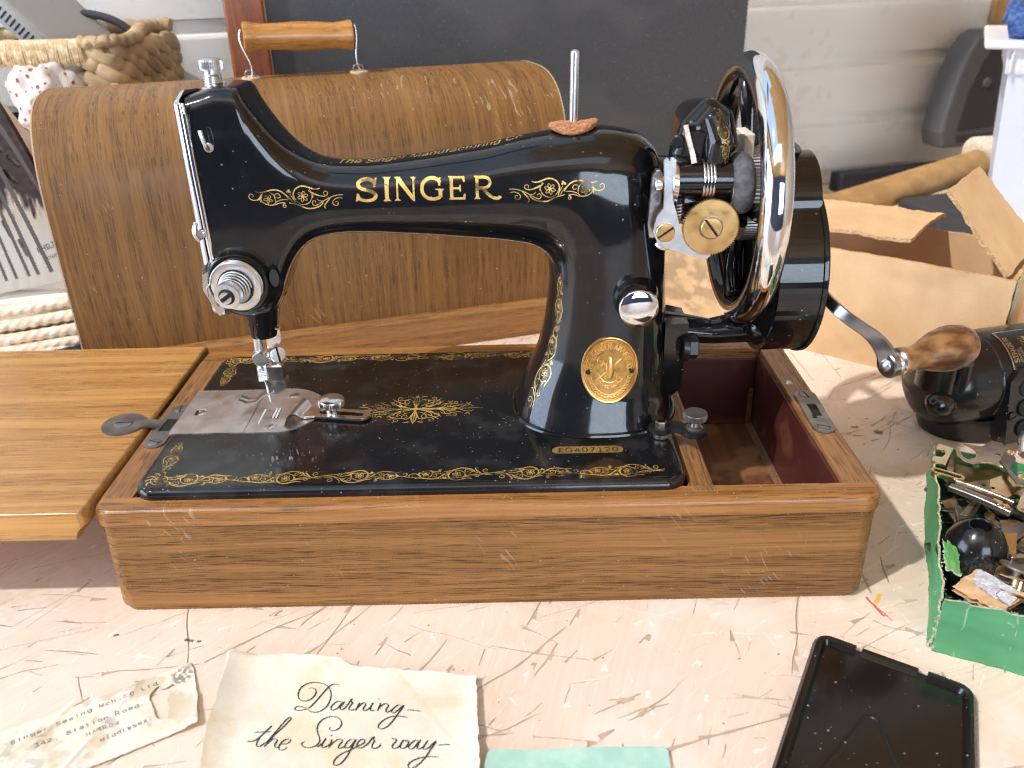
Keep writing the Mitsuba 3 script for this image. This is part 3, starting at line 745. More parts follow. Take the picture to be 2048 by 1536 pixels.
# lock plate on the right rail: slotted plate and two screws
def lock_plate(parent, cx, cy, L, r, ang, z, hole):
    pl = slot_poly(L, r).difference(hole) if hole is not None else slot_poly(L, r)
    M = zframe((cx, cy, z), (0, 0, 1)) @ rot([0, 0, 1], ang)
    kk = add(parent, poly3(pl, 0.0011, M, 0.0003), 'dark_steel', 30)
    for q, a in ((-L / 2, 70), (L / 2, 10)):
        o = (M @ np.array([q * 1.02, 0, 0.0010, 1]))[:3]
        add_screw(kk + '__screw', o, (0, 0, 1), r * 0.62, 0.0007, a + ang, 0.10, mat='dark_steel')
    return kk, M
kk, M = lock_plate(BB + '__lock_plate', 0.4255, 0.0965, 0.0420, 0.0070, 88, zt - 0.0002, sg.box(-0.0075, -0.0030, 0.0085, 0.0026).union(sg.box(-0.0105, 0.0008, -0.006, 0.0034)))
add(kk + '__keyhole', poly3(sg.box(-0.0085, -0.0035, 0.0095, 0.0032), 0.0002, zframe((0.4255, 0.0965, zt - 0.00005), (0, 0, 1)) @ rot([0, 0, 1], 88)), 'dark_slot')
kk, M = lock_plate(BB + '__lock_plate', 0.01125, 0.0950, 0.0425, 0.0066, 87, zt - 0.0003, sg.box(-0.0078, -0.0035, 0.0078, 0.0035))
add(kk + '__keyhole', poly3(sg.box(-0.0085, -0.0042, 0.0085, 0.0042), 0.0002, M), 'dark_slot')
add(BB + '__nail', hull([(0.4212 + 0.0028 * math.cos(a) * q, 0.1385 + 0.0034 * math.sin(a) * q, zt - 0.0004 + 0.0011 * (1 - q)) for a in np.arange(9) * .7 for q in (1, .5)]), 'nickel')

# ------------------------------------------------------------------ the extension leaf hooked to the left of the base
LF = 'extension_leaf'
lab(LF, 'flat oak extension leaf hooked on at the left of the base', 'extension leaf')
# runs off to the left; its top is level with the base
lx1, ly0, ly1, lt = -0.0015, -0.0032, 0.2185, 0.0175
zl = BH + 0.0016
board = poly3(sg.Polygon([(-0.30, ly0), (lx1 - 0.003, ly0), (lx1, ly0 + 0.003), (lx1, ly1), (-0.30, ly1 - 0.001)]), lt, c=0.0026)
board.apply_translation([0, 0, zl - lt])
# a cove under the end that meets the base
cove = m3.Manifold.cylinder(0.30, 0.0085, 0.0085, 24).rotate([90, 0, 0]).translate([lx1 + 0.0022, 0.26, zl - lt + 0.0005])
bm = m3.Manifold(m3.Mesh(np.asarray(board.vertices, np.float32), np.asarray(board.faces, np.uint32)))
try:
    if bm.status() == m3.Error.NoError:
        board = tm(bm - cove)
except Exception:
    pass
add(LF + '__board', board, 'oak_leaf', 30)
# the steel hook: round plate with one screw, a neck that dips into the slot of the base
neck = sg.Point(-0.0165, 0.0945).buffer(0.0138, quad_segs=12).union(sg.box(-0.0085, 0.0905, 0.0075, 0.1000)).buffer(0.003).buffer(-0.006).buffer(0.003)
cl = poly3(neck, 0.0013, c=0.0004)
v = np.array(cl.vertices); bend = np.clip((v[:, 0] - 0.001) / 0.008, 0, 1)
cl = trimesh.Trimesh(np.c_[v[:, :2], v[:, 2] + zl + 0.0001 - 0.004 * bend ** 2], cl.faces, process=False)
kk = add(LF + '__hook', cl, 'dark_steel', 30)
add_screw(kk + '__screw', (-0.0165, 0.0945, zl + 0.0013), (0, 0, 1), 0.0056, 0.0008, 5, 0.10, mat='dark_steel')
# ------------------------------------------------------------------ the sewing machine
SM = 'sewing_machine'
lab(SM, 'black hand crank sewing machine with gold scrollwork, set in the oak base', 'sewing machine')
ZB = 0.0773
bx0, bx1, by0, by1 = 0.0202, 0.3290, 0.0098, 0.1897
# bed plate: rounded corners and rolled edge
bedp = rrect(bx0, by0, bx1, by1, 0.0125, 10)
bed = poly3(bedp, ZB - 0.0655, c=0.0042); bed.apply_translation([0, 0, 0.0655])
add(SM + '__bed', bed, 'japan_bed', 40)

# body: pairs of outer and inner contour points, half depth, squareness, centre depth
ST_ = np.array([
 # Ox, Oz, Ix, Iz, h, n, yc
 (0.3345,0.0640,0.2335,0.0680,0.0455,2.5,0.1045),
 (0.3340,0.0745,0.2342,0.0790,0.0450,2.5,0.1045),
 (0.3325,0.0840,0.2368,0.0880,0.0420,2.4,0.1045),
 (0.3305,0.0950,0.2425,0.1020,0.0378,2.4,0.1045),
 (0.3285,0.1162,0.2500,0.1215,0.0345,2.4,0.1045),
 (0.3265,0.1464,0.2550,0.1480,0.0325,2.4,0.1045),
 (0.3248,0.1782,0.2562,0.1655,0.0315,2.4,0.1045),
 (0.3230,0.2083,0.2556,0.1750,0.0312,2.4,0.1045),
 (0.3205,0.2260,0.2530,0.1806,0.0308,2.4,0.1045),
 (0.3150,0.2395,0.2488,0.1838,0.0302,2.4,0.1045),
 (0.3032,0.2480,0.2434,0.1860,0.0295,2.4,0.1045),
 (0.2850,0.2510,0.2362,0.1874,0.0288,2.4,0.1045),
 (0.2627,0.2496,0.2246,0.1891,0.0280,2.4,0.1045),
 (0.2403,0.2465,0.2073,0.1907,0.0272,2.4,0.1045),
 (0.2177,0.2421,0.1871,0.1927,0.0264,2.4,0.1045),
 (0.1949,0.2390,0.1699,0.1940,0.0256,2.45,0.1045),
 (0.1721,0.2364,0.1526,0.1953,0.0250,2.5,0.1045),
 (0.1521,0.2349,0.1411,0.1956,0.0246,2.6,0.1045),
 (0.1379,0.2352,0.1310,0.1950,0.0243,2.8,0.1045),
 (0.1268,0.2370,0.1206,0.1925,0.0241,3.1,0.1045),
 (0.1160,0.2425,0.1130,0.1870,0.0240,3.6,0.1045),
 (0.1070,0.2510,0.1070,0.1790,0.0240,4.3,0.1045),
 (0.0995,0.2610,0.1025,0.1700,0.0240,5.2,0.1045),
 (0.0940,0.2700,0.0985,0.1610,0.0240,6.0,0.1045),
 (0.0895,0.2780,0.0935,0.1535,0.0240,6.5,0.1045),
 (0.0800,0.2786,0.0830,0.1515,0.0240,7.0,0.1045),
 (0.0700,0.2760,0.0735,0.1505,0.0240,7.0,0.1045),
 (0.0628,0.2742,0.0640,0.1495,0.0240,7.0,0.1045),
])
_d = np.r_[0, np.cumsum(np.maximum(0.5 * (np.linalg.norm(np.diff(ST_[:, :2], axis=0), axis=1) + np.linalg.norm(np.diff(ST_[:, 2:4], axis=0), axis=1)), 1e-4))]
_d = _d / _d[-1]
BODY = PchipInterpolator(_d, ST_)
def body_at(t, phi):
    """Point of the casting: t along it from the pillar's foot to the head, phi round it (0 inner edge, 0.25 front, 0.5 outer edge)."""
    q = BODY(np.asarray(t, float)); ph = 2 * PI * np.asarray(phi, float)
    e = 2.0 / q[..., 5]
    c, s = np.cos(ph), np.sin(ph)
    w = 0.5 - 0.5 * np.sign(c) * np.abs(c) ** e
    y = q[..., 6] - q[..., 4] * np.sign(s) * np.abs(s) ** e
    x = q[..., 2] + (q[..., 0] - q[..., 2]) * w
    z = q[..., 3] + (q[..., 1] - q[..., 3]) * w
    return np.stack([x, y, z], -1)
def even_phi(n_exp, M):
    """phi values that step evenly round a superellipse of that exponent."""
    ph = np.linspace(0, 1, 2001); e = 2 / n_exp
    c, s = np.cos(2 * PI * ph), np.sin(2 * PI * ph)
    P = np.stack([0.045 * np.sign(c) * np.abs(c) ** e, 0.026 * np.sign(s) * np.abs(s) ** e], 1)
    L = np.r_[0, np.cumsum(np.linalg.norm(np.diff(P, axis=0), axis=1))]
    return np.interp(np.arange(M) / M * L[-1], L, ph)
NT, NM = 260, 120
tt_ = np.linspace(0, 1, NT)
G = np.stack([body_at(np.full(NM, t), even_phi(float(BODY(t)[5]), NM)) for t in tt_])
V = G.reshape(-1, 3)
i = np.arange(NM); j = (i + 1) % NM
F = []
for a in range(NT - 1):
    F += [np.stack([a * NM + i, (a + 1) * NM + j, a * NM + j], 1), np.stack([a * NM + i, (a + 1) * NM + i, (a + 1) * NM + j], 1)]
for a, s in ((0, 0), (NT - 1, 1)):
    c = len(V); V = np.vstack([V, G[a].mean(0)])
    F.append(np.stack([a * NM + i, a * NM + j, i * 0 + c], 1)[:, ::(1 if s == 0 else -1)])
body = trimesh.Trimesh(V, np.vstack(F), process=False)
if body.volume < 0:
    body.invert()
# front surface as a height field for things that lie on it
from scipy.interpolate import LinearNDInterpolator
fr = G.reshape(-1, 3); fr = fr[(fr[:, 1] < 0.1045)]
_front = LinearNDInterpolator(fr[:, [0, 2]], fr[:, 1])
def on_front(v, lift=0.00012):
    """(u, w) in world x, z -> point just proud of the casting's front."""
    y = _front(v[:, 0], v[:, 1]); y = np.where(np.isfinite(y), y, 0.1045)
    return np.c_[v[:, 0], y - lift, v[:, 1]]
def fy(x, z): return float(_front(x, z))
# sleeve of the presser bar, bosses for tension, stitch knob and wheel shaft, all one casting
def ell(cx, cy, z, rx, ry, k=28):
    a = np.arange(k) / k * 2 * PI
    return np.c_[cx + rx * np.cos(a), cy + ry * np.sin(a), np.full(k, z)]
sleeve = cat(hull(np.vstack([ell(0.0815, 0.1050, 0.1560, 0.0150, 0.0180), ell(0.0800, 0.1055, 0.1480, 0.0116, 0.0130)])),
             hull(np.vstack([ell(0.0800, 0.1055, 0.1485, 0.0114, 0.0128), ell(0.0790, 0.1060, 0.1305, 0.0086, 0.0090), ell(0.0790, 0.1060, 0.1288, 0.0080, 0.0084)])))
TX, TZ = 0.0785, 0.1735
ty = fy(TX, TZ)
boss = lathe([(0.0235, -0.004), (0.0215, -0.0008), (0.0195, 0.0006), (0.0182, 0.0022), (0.0176, 0.0048), (0.0168, 0.0058), (0.0150, 0.0061)], zframe((TX, ty, TZ), (0, -1, 0)), 56)
lug = hull(np.vstack([ell(0, 0, 0, 0.0032, 0.0062), ell(0, 0, 0.005, 0.0026, 0.0052)])); lug.apply_transform(zframe((TX + 0.0195, ty - 0.0005, TZ + 0.003), (0.25, -1, 0)))
KX, KZ = 0.3040, 0.1590
ky = fy(KX, KZ)
kboss = lathe([(0.0150, -0.006), (0.0136, -0.001), (0.0122, 0.0008), (0.0116, 0.0030), (0.0108, 0.0042), (0.0090, 0.0046)], zframe((KX, ky, KZ), (0.06, -1, 0)), 44)
shaft = lathe([(0.0245, 0), (0.0225, 0.0035), (0.0205, 0.006), (0.0200, 0.018), (0.0190, 0.0195)], zframe((0.3120, 0.1045, 0.2135), (1, 0, 0)), 48)
foot_rim = sweep(np.c_[G[0][:, :2], np.full(NM, ZB + 0.0004)] * [1, 1, 1], circ(0.0017, 8), closed=True)
add(SM + '__arm', cat(body, sleeve, boss, lug, kboss, shaft, foot_rim), 'japan', 35)

# flat top of the head with the presser spring screw
top_o = np.array([0.0738, 0.1045, 0.2735])
add(SM + '__pressure_screw', cat(
    lathe([(0.0066, 0), (0.0066, 0.0026), (0.0058, 0.0032), (0.0050, 0.0034)] + [(0.0044 + 0.0006 * (q % 2), 0.0036 + 0.0006 * q) for q in range(11)] + [(0.0040, 0.0105), (0.0040, 0.0125)], zframe(top_o, (0.01, 0, 1)), 32)), 'satin_steel', 30)
add(SM + '__pressure_screw__knurled_head', lathe([(0.0038, 0.0118), (0.0064, 0.0122), (0.0068, 0.0130), (0.0068, 0.0160), (0.0062, 0.0172), (0.0040, 0.0178)], zframe(top_o, (0.01, 0, 1)), 160, teeth=(2, 3, 40, 0.0008)), 'satin_steel', 25)

# face plate on the left end of the head, with its thread lever and guide
fp = poly3(sg.Polygon([(-0.0235, 0.1515), (0.0235, 0.1515), (0.0240, 0.2730), (0.012, 0.2770), (-0.0235, 0.2735)]).buffer(-0.004).buffer(0.004), 0.0040, frame((0.0616, 0.1045, 0), (0, -1, 0), (0, 0, 1)), 0.0037)
add(SM + '__face_plate', fp, 'chrome', 30)
# edge of the casting catching light, put in as a chrome strip
add(SM + '__face_plate__rim', tube([(0.0634, 0.0806, 0.272), (0.0640, 0.0806, 0.21), (0.0652, 0.0808, 0.1535)], 0.0017, 8, (0, 1, 0), 20), 'chrome', True)
add(SM + '__face_plate__clip', cat(cyl((0.0605, 0.0800, 0.2020), (0.0605, 0.0762, 0.2020), 0.0030), tube([(0.0602, 0.0770, 0.2090), (0.0590, 0.0755, 0.2035), (0.0608, 0.0762, 0.1990)], 0.0013, 8, (0, 1, 0), 14)), 'nickel', 30)
gp = sg.Polygon([(-.0030, .0105), (.0025, .0125), (.0040, .004), (.0036, -.011), (.0010, -.0135), (-.0005, -.010), (-.0045, .002)]).buffer(0.0008).difference(sg.box(0.0006, -0.0085, 0.0020, 0.0020))
add(SM + '__face_plate__thread_guide', poly3(gp, 0.0014, frame((0.0625, 0.0778, 0.1680), (1, 0, 0.05), (0, 0, 1)) @ rot([1, 0, 0], 0), 0.0005), 'nickel', 30)
st0 = np.array([0.0735, fy(0.0735, 0.2490), 0.2490])
add(SM + '__thread_stud', cat(lathe([(0.0028, -0.001), (0.0026, 0.001), (0.0016, 0.0018)], zframe(st0, (0, -1, 0)), 20), tube([st0, st0 + [0.0002, -0.0045, 0.0012], st0 + [-0.0004, -0.0062, 0.0050], st0 + [-0.0012, -0.0060, 0.0098]], 0.0012, 10, (1, 0, 0), 16)), 'satin_steel', 30)

# tension: two discs, coil spring, knurled nut on a split stud
tA = np.array([TX, ty - 0.0060, TZ]); tdir = np.array([-0.10, -1.0, -0.06]); tdir /= np.linalg.norm(tdir)
TF = zframe(tA, tdir)
add(SM + '__tension_disc', lathe([(0.0148, 0), (0.0150, 0.0006), (0.0146, 0.0012), (0.0128, 0.0018), (0.0120, 0.0016)], TF, 56), 'nickel', 30)
add(SM + '__tension_disc', lathe([(0.0146, 0.0024), (0.0150, 0.0030), (0.0146, 0.0036), (0.0122, 0.0040), (0.0110, 0.0036), (0.0070, 0.0038)], TF, 56), 'satin_steel', 30)
th_ = np.linspace(0, 2 * PI * 4.2, 130)
r_ = np.interp(np.arange(130), [0, 129], [0.0093, 0.0066])
coil = xf(trimesh.Trimesh(*(lambda m: (m.vertices, m.faces))(tube(np.c_[r_ * np.cos(th_), r_ * np.sin(th_), 0.0042 + 0.0085 * np.arange(130) / 129], 0.00062, 6)), process=False), TF)
add(SM + '__tension_spring', coil, 'satin_steel', True)
add(SM + '__tension_nut', cat(lathe([(0.0060, 0.0118), (0.0074, 0.0124), (0.0076, 0.0130), (0.0076, 0.0166), (0.0072, 0.0174), (0.0036, 0.0176)], TF, 144, teeth=(2, 3, 36, 0.0005))), 'satin_steel', 25)
stud = m3.Manifold.cylinder(0.0196, 0.0034, 0.0034, 24) - m3.Manifold.cube([0.02, 0.0024, 0.008], True).translate([0, 0, 0.0205]).rotate([0, 0, 35])
add(SM + '__tension_stud', xf(tm(stud), TF), 'satin_steel', 30)
ck = [(0.0145 * math.cos(a), 0.0145 * math.sin(a), 0.0044) for a in np.linspace(1.2, 3.0, 12)]
add(SM + '__check_spring', xf(tube(ck + [(-0.0170, -0.0010, 0.0046), (-0.0178, -0.0070, 0.0030)], 0.0005, 6), TF), 'satin_steel', True)

add(SM + '__tension_stud_slot', xf(trimesh.creation.box([0.0058, 0.0023, 0.0010], rot([0, 0, 1], 35) @ np.array([[1, 0, 0, 0], [0, 1, 0, 0], [0, 0, 1, 0.0170], [0, 0, 0, 1.0]])), TF), 'dark_slot')  # dark slab in place of shade at the bottom of the slot
add(SM + '__tension_nut__shade_ring', lathe([(0.0046, 0.01755), (0.0046, 0.0178), (0.0035, 0.0178)], TF, 32), 'dark_slot')  # dark ring put in for the shade around the stud
add(SM + '__tension_disc__gap', lathe([(0.0104, 0.0034), (0.0104, 0.0042), (0.0060, 0.0043)], TF, 40), 'black_metal')  # black washer in place of the shade around the coil
# needle bar, clamp, needle
nx, ny = 0.0738, 0.1040
add(SM + '__needle_bar', cyl((nx + 0.0015, ny, 0.135), (nx + 0.0010, ny, 0.1150), 0.0031), 'satin_steel', 30)
add(SM + '__needle_clamp', cat(lathe([(0.0045, 0), (0.0049, 0.0008), (0.0049, 0.0062), (0.0044, 0.0072)], zframe((nx + 0.001, ny + 0.002, 0.1155), (0.12, -1, -0.1)), 28), cbox((nx - 0.003, ny - 0.001, 0.1085), (nx + 0.004, ny + 0.005, 0.1190), 0.0008)), 'satin_steel', 30)
add(SM + '__needle_screw', cat(cyl((nx + 0.004, ny, 0.1150), (nx + 0.0125, ny - 0.002, 0.1165), 0.0016), cyl((nx + 0.004, ny, 0.1150), (nx + 0.0085, ny - 0.001, 0.1158), 0.0026)), 'satin_steel', 30)
add_screw(SM + '__needle_screw__head', (nx + 0.0125, ny - 0.002, 0.1170), (0.52, -0.84, 0.15), 0.0050, 0.0018, 100, 0.09, 0.1, mat='satin_steel')
add(SM + '__needle', lathe([(0.0010, 0), (0.0010, 0.012), (0.00065, 0.014), (0.0006, 0.026), (0.00015, 0.0305)], zframe((nx + 0.0006, ny - 0.0005, 0.1110), (0.085, 0, -1)), 12), 'chrome', 30)
# presser bar and foot
px_, py_ = 0.0830, 0.1095
add(SM + '__presser_bar', cat(cyl((px_, py_, 0.140), (px_, py_, 0.094), 0.0036), cbox((px_ - 0.0038, py_ - 0.0048, 0.1195), (px_ + 0.0040, py_ + 0.004, 0.1275), 0.0006)), 'nickel', 30)
add(SM + '__presser_bar__thread_cutter', cat(hull([(px_ + a, py_ - 0.0042, z) for a, z in ((-0.004, .1290), (0.0062, .1335), (0.0062, .1255), (0.0045, .1225), (-.0015, .1225))] + [(px_ + a, py_ - 0.0050, z) for a, z in ((-0.004, .1290), (0.0062, .1335), (0.0062, .1255), (0.0045, .1225), (-.0015, .1225))]), tube([(px_ + .002, py_ - .0050, .1332), (px_ + .0055, py_ - .0075, .1342), (px_ + .0066, py_ - .0045, .1335)], .0006, 6, n=10)), 'nickel', 30)
shank = hull([(px_ + a, py_ + b, z) for a in (-0.0058, 0.0040) for b in (-0.0052, 0.0045) for z in (0.1070, 0.0965)] + [(px_ + a, py_ + b, 0.1080) for a in (-0.0050, 0.0032) for b in (-0.0045, 0.004)])
neck_ = hull([(px_ + a, py_ + b, 0.0968) for a in (-0.0058, 0.0046) for b in (-0.0056, 0.0045)] + [(px_ + a, py_ + b, 0.0925) for a in (-0.0050, 0.0056) for b in (-0.0058, 0.003)] + [(px_ + a, py_ + b, 0.0885) for a in (-0.0092, -0.0010) for b in (-0.0062, -0.001)])
sole = []
for y0_, y1_ in ((-0.0075, -0.0046), (-0.0024, 0.0004)):
    pr = [(-0.0035, 0.0895), (-0.0100, 0.0872), (-0.0165, 0.0822), (-0.0215, 0.0815), (-0.0265, 0.0838)]
    for q in range(4):
        (a0, z0), (a1, z1) = pr[q], pr[q + 1]
        sole.append(hull([(px_ + a, py_ + b, z + dz) for a, z in ((a0, z0), (a1, z1)) for b in (y0_, y1_) for dz in (0, 0.0012)]))
add(SM + '__presser_foot', cat(shank, neck_, sole), 'nickel', 30)
add(SM + '__presser_foot__screw', lathe([(0.0022, 0), (0.0022, 0.0020), (0.0056, 0.0022), (0.0060, 0.0028), (0.0060, 0.0070), (0.0055, 0.0078), (0.0030, 0.0080)], zframe((px_ - 0.0050, py_ - 0.001, 0.1022), (-1, -0.35, 0.05)), 132, teeth=(3, 4, 33, 0.0005)), 'satin_steel', 25)

# slide plate, needle plate with feed slots and screws
sl = rrect(0.0203, 0.0728, 0.0664, 0.1312, 0.0004)
btn = sg.Point(0.0311, 0.1003).buffer(0.0042).intersection(sg.box(0.0285, 0.09, 0.04, 0.11))
add(SM + '__slide_plate', poly3(sl.difference(btn), 0.0012, zframe((0, 0, ZB - 0.0004), (0, 0, 1)), 0.0003), 'plate_steel', 30)
add(SM + '__slide_plate__thumb_notch', hull(np.vstack([[(x, y, ZB - 0.0003) for x, y in np.asarray(btn.exterior.coords)[:-1]], [(0.0350, 0.1003, ZB + 0.0012)], [(0.0340, 0.0985, ZB + 0.001)], [(0.0340, 0.1021, ZB + 0.001)]])), 'chrome', 40)
npl = sg.box(0.0667, 0.0722, 0.0835, 0.1320).union(sg.Point(0.0815, 0.1022).buffer(0.0298, quad_segs=24).intersection(sg.box(0.0667, 0.0, 0.2, 0.3)))
npl = npl.intersection(sg.box(0.0667, 0.0724, 0.1105, 0.1320))
slots = sg.box(0.0722, 0.0830, 0.0738, 0.1042).union(sg.box(0.0790, 0.0905, 0.0835, 0.1042)).union(sg.Point(0.0764, 0.1008).buffer(0.0009))
add(SM + '__needle_plate', poly3(npl.difference(slots), 0.0012, zframe((0, 0, ZB - 0.0004), (0, 0, 1)), 0.0003), 'plate_steel', 30)
add(SM + '__needle_plate__well', cbox((0.0700, 0.0800, ZB - 0.0003), (0.0860, 0.1070, ZB - 0.00005), 0), 'dark_slot')
teeth = [hull([(x0 + a, y + b, ZB + c) for a in (0, w) for b, c in ((0, 0.0001), (0.0011, 0.0001), (0.0006, 0.0010))]) for x0, w in ((0.0724, 0.0011), (0.0796, 0.0012), (0.0816, 0.0012)) for y in np.arange(0.0838 if x0 < 0.075 else 0.0912, 0.1030, 0.0013)]
add(SM + '__needle_plate__feed_dog', cat(teeth), 'nickel')
add_screw(SM + '__needle_plate__screw', (0.0878, 0.1210, ZB + 0.0006), (0, 0, 1), 0.0034, 0.0006, 40, 0.09, mat='nickel')
add_screw(SM + '__needle_plate__screw', (0.0815, 0.0785, ZB + 0.0006), (0, 0, 1), 0.0034, 0.0006, 65, 0.09, mat='nickel')

# spool pin on a felt washer, on the arm's top
sx, sy_ = 0.2700, 0.1045
szz = 0.2503
fl = []
a = np.arange(40) / 40 * 2 * PI
ringf = lambda r, dz, k: np.c_[sx + r * np.cos(a) * (1.0 + 0.03 * np.sin(3 * a)), sy_ + 0.94 * r * np.sin(a), szz + dz - 0.0030 * (r / 0.0135) ** 2 * np.sin(a) ** 2 * 1.1 + 0.0010 * (r / 0.0135) ** 2 * np.cos(a + 0.4)]
rs = [ringf(0.0012, 0.0040, 0), ringf(0.007, 0.0040, 0), ringf(0.0128, 0.0040, 0), ringf(0.0137, 0.0032, 0), ringf(0.0137, 0.0018, 0), ringf(0.0128, 0.0009, 0), ringf(0.0012, 0.0008, 0)]
v = np.vstack(rs); f = []
i = np.arange(40); j = (i + 1) % 40
for q in range(len(rs) - 1):
    f += [np.stack([q * 40 + i, (q + 1) * 40 + i, (q + 1) * 40 + j], 1), np.stack([q * 40 + i, (q + 1) * 40 + j, q * 40 + j], 1)]
felt = trimesh.Trimesh(v, np.vstack(f), process=False)
felt = crumple(trimesh.Trimesh(*trimesh.remesh.subdivide(felt.vertices, felt.faces), process=False), 0.0005, 900, 3)
add(SM + '__felt_washer', felt, 'felt', True)
# loose fibres at the rim of the felt
fb = []
for q in range(70):
    an = rng.uniform(0, 2 * PI); p = np.array([sx + 0.0135 * math.cos(an), sy_ + 0.0127 * math.sin(an), szz + 0.0025 - 0.003 * math.sin(an) ** 2])
    d = np.array([math.cos(an), math.sin(an), rng.uniform(-.8, .9)]) + rng.normal(0, .4, 3)
    L = rng.uniform(0.0005, 0.0016)
    fb.append(tube([p, p + d * L * .5, p + d * L + rng.normal(0, .0002, 3)], 0.00006, 3))
add(SM + '__felt_washer__fibre', cat(fb), 'felt'); lab(SM + '__felt_washer__fibre', kind='stuff')
add(SM + '__spool_pin', lathe([(0.0024, 0), (0.0024, 0.0398)] + [(0.0024 - 0.0004 * math.sin(q), 0.0398 + 0.0008 * (1 - math.cos(q))) for q in (0.5, 1.0, 1.4)] + [(0.0006, 0.0412)], zframe((sx, sy_, szz), (0.012, 0, 1)), 24), 'satin_steel', 30)

# stitch length knob
kA = np.array([KX, ky - 0.0040, KZ]); KF = zframe(kA, (0.06, -1, -0.02))
dome = [(0.0112 * math.cos(q), 0.0095 + 0.0022 * math.sin(q)) for q in np.linspace(0.1, 1.5, 9)]
add(SM + '__stitch_knob', lathe([(0.0080, 0), (0.0108, 0.0006), (0.0116, 0.0014), (0.0116, 0.0082), (0.0113, 0.0092)] + dome, KF, 240, teeth=(2, 3, 60, 0.0005)), 'chrome', 25)
# ------------------------------------------------------------------ hand wheel, winder, crank
wy, wz, wx = 0.1045, 0.2125, 0.3680
a = np.linspace(0, 2 * PI, 121)[:-1]
def wheel_path(r, x): return np.c_[np.full(len(a), x), wy + r * np.cos(a), wz + r * np.sin(a)]
# section in (radial, axial); a full rim: bright outside, japanned inside
def rim(sec):
    n = len(sec); V_ = []
    for q in a:
        e = np.array([0, math.cos(q), math.sin(q)])
        V_.append(np.array([wx, wy, wz]) + sec[:, :1] * e + sec[:, 1:] * np.array([1.0, 0, 0]))
    V_ = np.vstack(V_); i = np.arange(n); j = (i + 1) % n; F_ = []
    for q in range(len(a)):
        b = (q + 1) % len(a)
        F_ += [np.stack([q * n + i, b * n + j, q * n + j], 1), np.stack([q * n + i, b * n + i, b * n + j], 1)]
    m = trimesh.Trimesh(V_, np.vstack(F_), process=False)
    if m.volume < 0: m.invert()
    return m
q = np.linspace(-PI * 0.5, PI * 0.5, 20)
chrome_sec = np.c_[0.0672 + 0.0088 * np.cos(q), 0.0083 * np.sin(q)]
chrome_sec = np.vstack([chrome_sec, [(0.0655, 0.0077), (0.0655, -0.0077)]])
add(SM + '__hand_wheel__bright_rim', rim(chrome_sec), 'chrome', 40)
q = np.linspace(PI * 0.5, PI * 1.5, 14)
add(SM + '__hand_wheel__inner_rim', rim(np.vstack([np.c_[0.0656 + 0.0046 * np.cos(q), 0.0080 * np.sin(q)], [(0.066, -0.0075), (0.066, 0.0075)]])), 'japan', 40)
for k in range(4):
    an = math.radians(85) + k * 2 * PI / 4
    e, t_ = np.array([0, math.cos(an), math.sin(an)]), np.array([0, -math.sin(an), math.cos(an)])
    c = np.array([wx, wy, wz])
    path = [c + e * 0.014 + [-0.002, 0, 0], c + e * 0.030 + t_ * 0.0065, c + e * 0.047 + t_ * 0.0060 + [-0.001, 0, 0], c + e * 0.0625 - t_ * 0.001]
    add(SM + '__hand_wheel__spoke', sweep(spline(path, 16), circ(0.0034, 14, 0.0056), (1, 0, 0), np.interp(np.arange(16), [0, 7, 15], [1.25, 0.85, 1.2])), 'japan', True)
add(SM + '__hand_wheel__hub', lathe([(0.012, -0.030), (0.0150, -0.026), (0.0165, -0.020), (0.0165, 0.0), (0.0175, 0.006), (0.0175, 0.016), (0.012, 0.018)], zframe((wx, wy, wz), (1, 0, 0)), 48), 'japan', 30)
add(SM + '__hand_wheel__winder_pulley', lathe([(0.020, -0.009), (0.0275, -0.0088), (0.0280, -0.008), (0.0280, 0.0055), (0.0270, 0.006), (0.020, 0.0062)], zframe((wx + 0.006, wy, wz), (1, 0, 0)), 240, teeth=(2, 3, 80, 0.0007)), 'dark_steel', 25)

# crank housing: rounded drum with a smaller lobe on top, mounted on a bar from the pillar
drum = sg.Point(0.1045, 0.1680).buffer(0.0510, quad_segs=24).union(sg.Point(0.1045, 0.2045).buffer(0.0305, quad_segs=20)).buffer(0.004).buffer(-0.004)
DM = np.array([[0, 0, 1, 0.3800], [1, 0, 0, 0], [0, 1, 0, 0], [0, 0, 0, 1.0]])
dm = poly3(drum, 0.0250, DM, 0.0014)
back = hull(np.vstack([np.c_[np.full(40, 0.3805), 0.1045 + 0.049 * np.cos(np.arange(40) / 40 * 2 * PI), 0.1680 + 0.049 * np.sin(np.arange(40) / 40 * 2 * PI)], np.c_[np.full(40, 0.3730), 0.1045 + 0.036 * np.cos(np.arange(40) / 40 * 2 * PI), 0.1655 + 0.036 * np.sin(np.arange(40) / 40 * 2 * PI)]]))
lidd = poly3(sg.Point(0.1045, 0.1680).buffer(0.0522, quad_segs=24), 0.0030, np.array([[0, 0, 1, 0.4035], [1, 0, 0, 0], [0, 1, 0, 0], [0, 0, 0, 1.0]]), 0.0010)
add(SM + '__crank_housing', cat(dm, back), 'japan', 35)
add(SM + '__crank_housing__cover', lidd, 'japan', 35)
for k_, (z_, s_) in enumerate(((0.2385, 0.3925), (0.2315, 0.3945))):
    add(SM + '__crank_housing__spring_tab', sweep(spline([(s_ - 0.010, 0.103, z_ + .0015), (s_, 0.1015, z_ + 0.0012), (s_ + 0.0042, 0.100, z_ - 0.003)], 10), rect(0.010, 0.0009), (0, 0, 1)), 'mid_grey', 30)
add(SM + '__crank_housing__oil_hole', lathe([(0.0016, 0), (0.0015, 0.0003)], zframe((0.3975, 0.1045, 0.2348), (0, 0, 1)), 14), 'dark_slot')
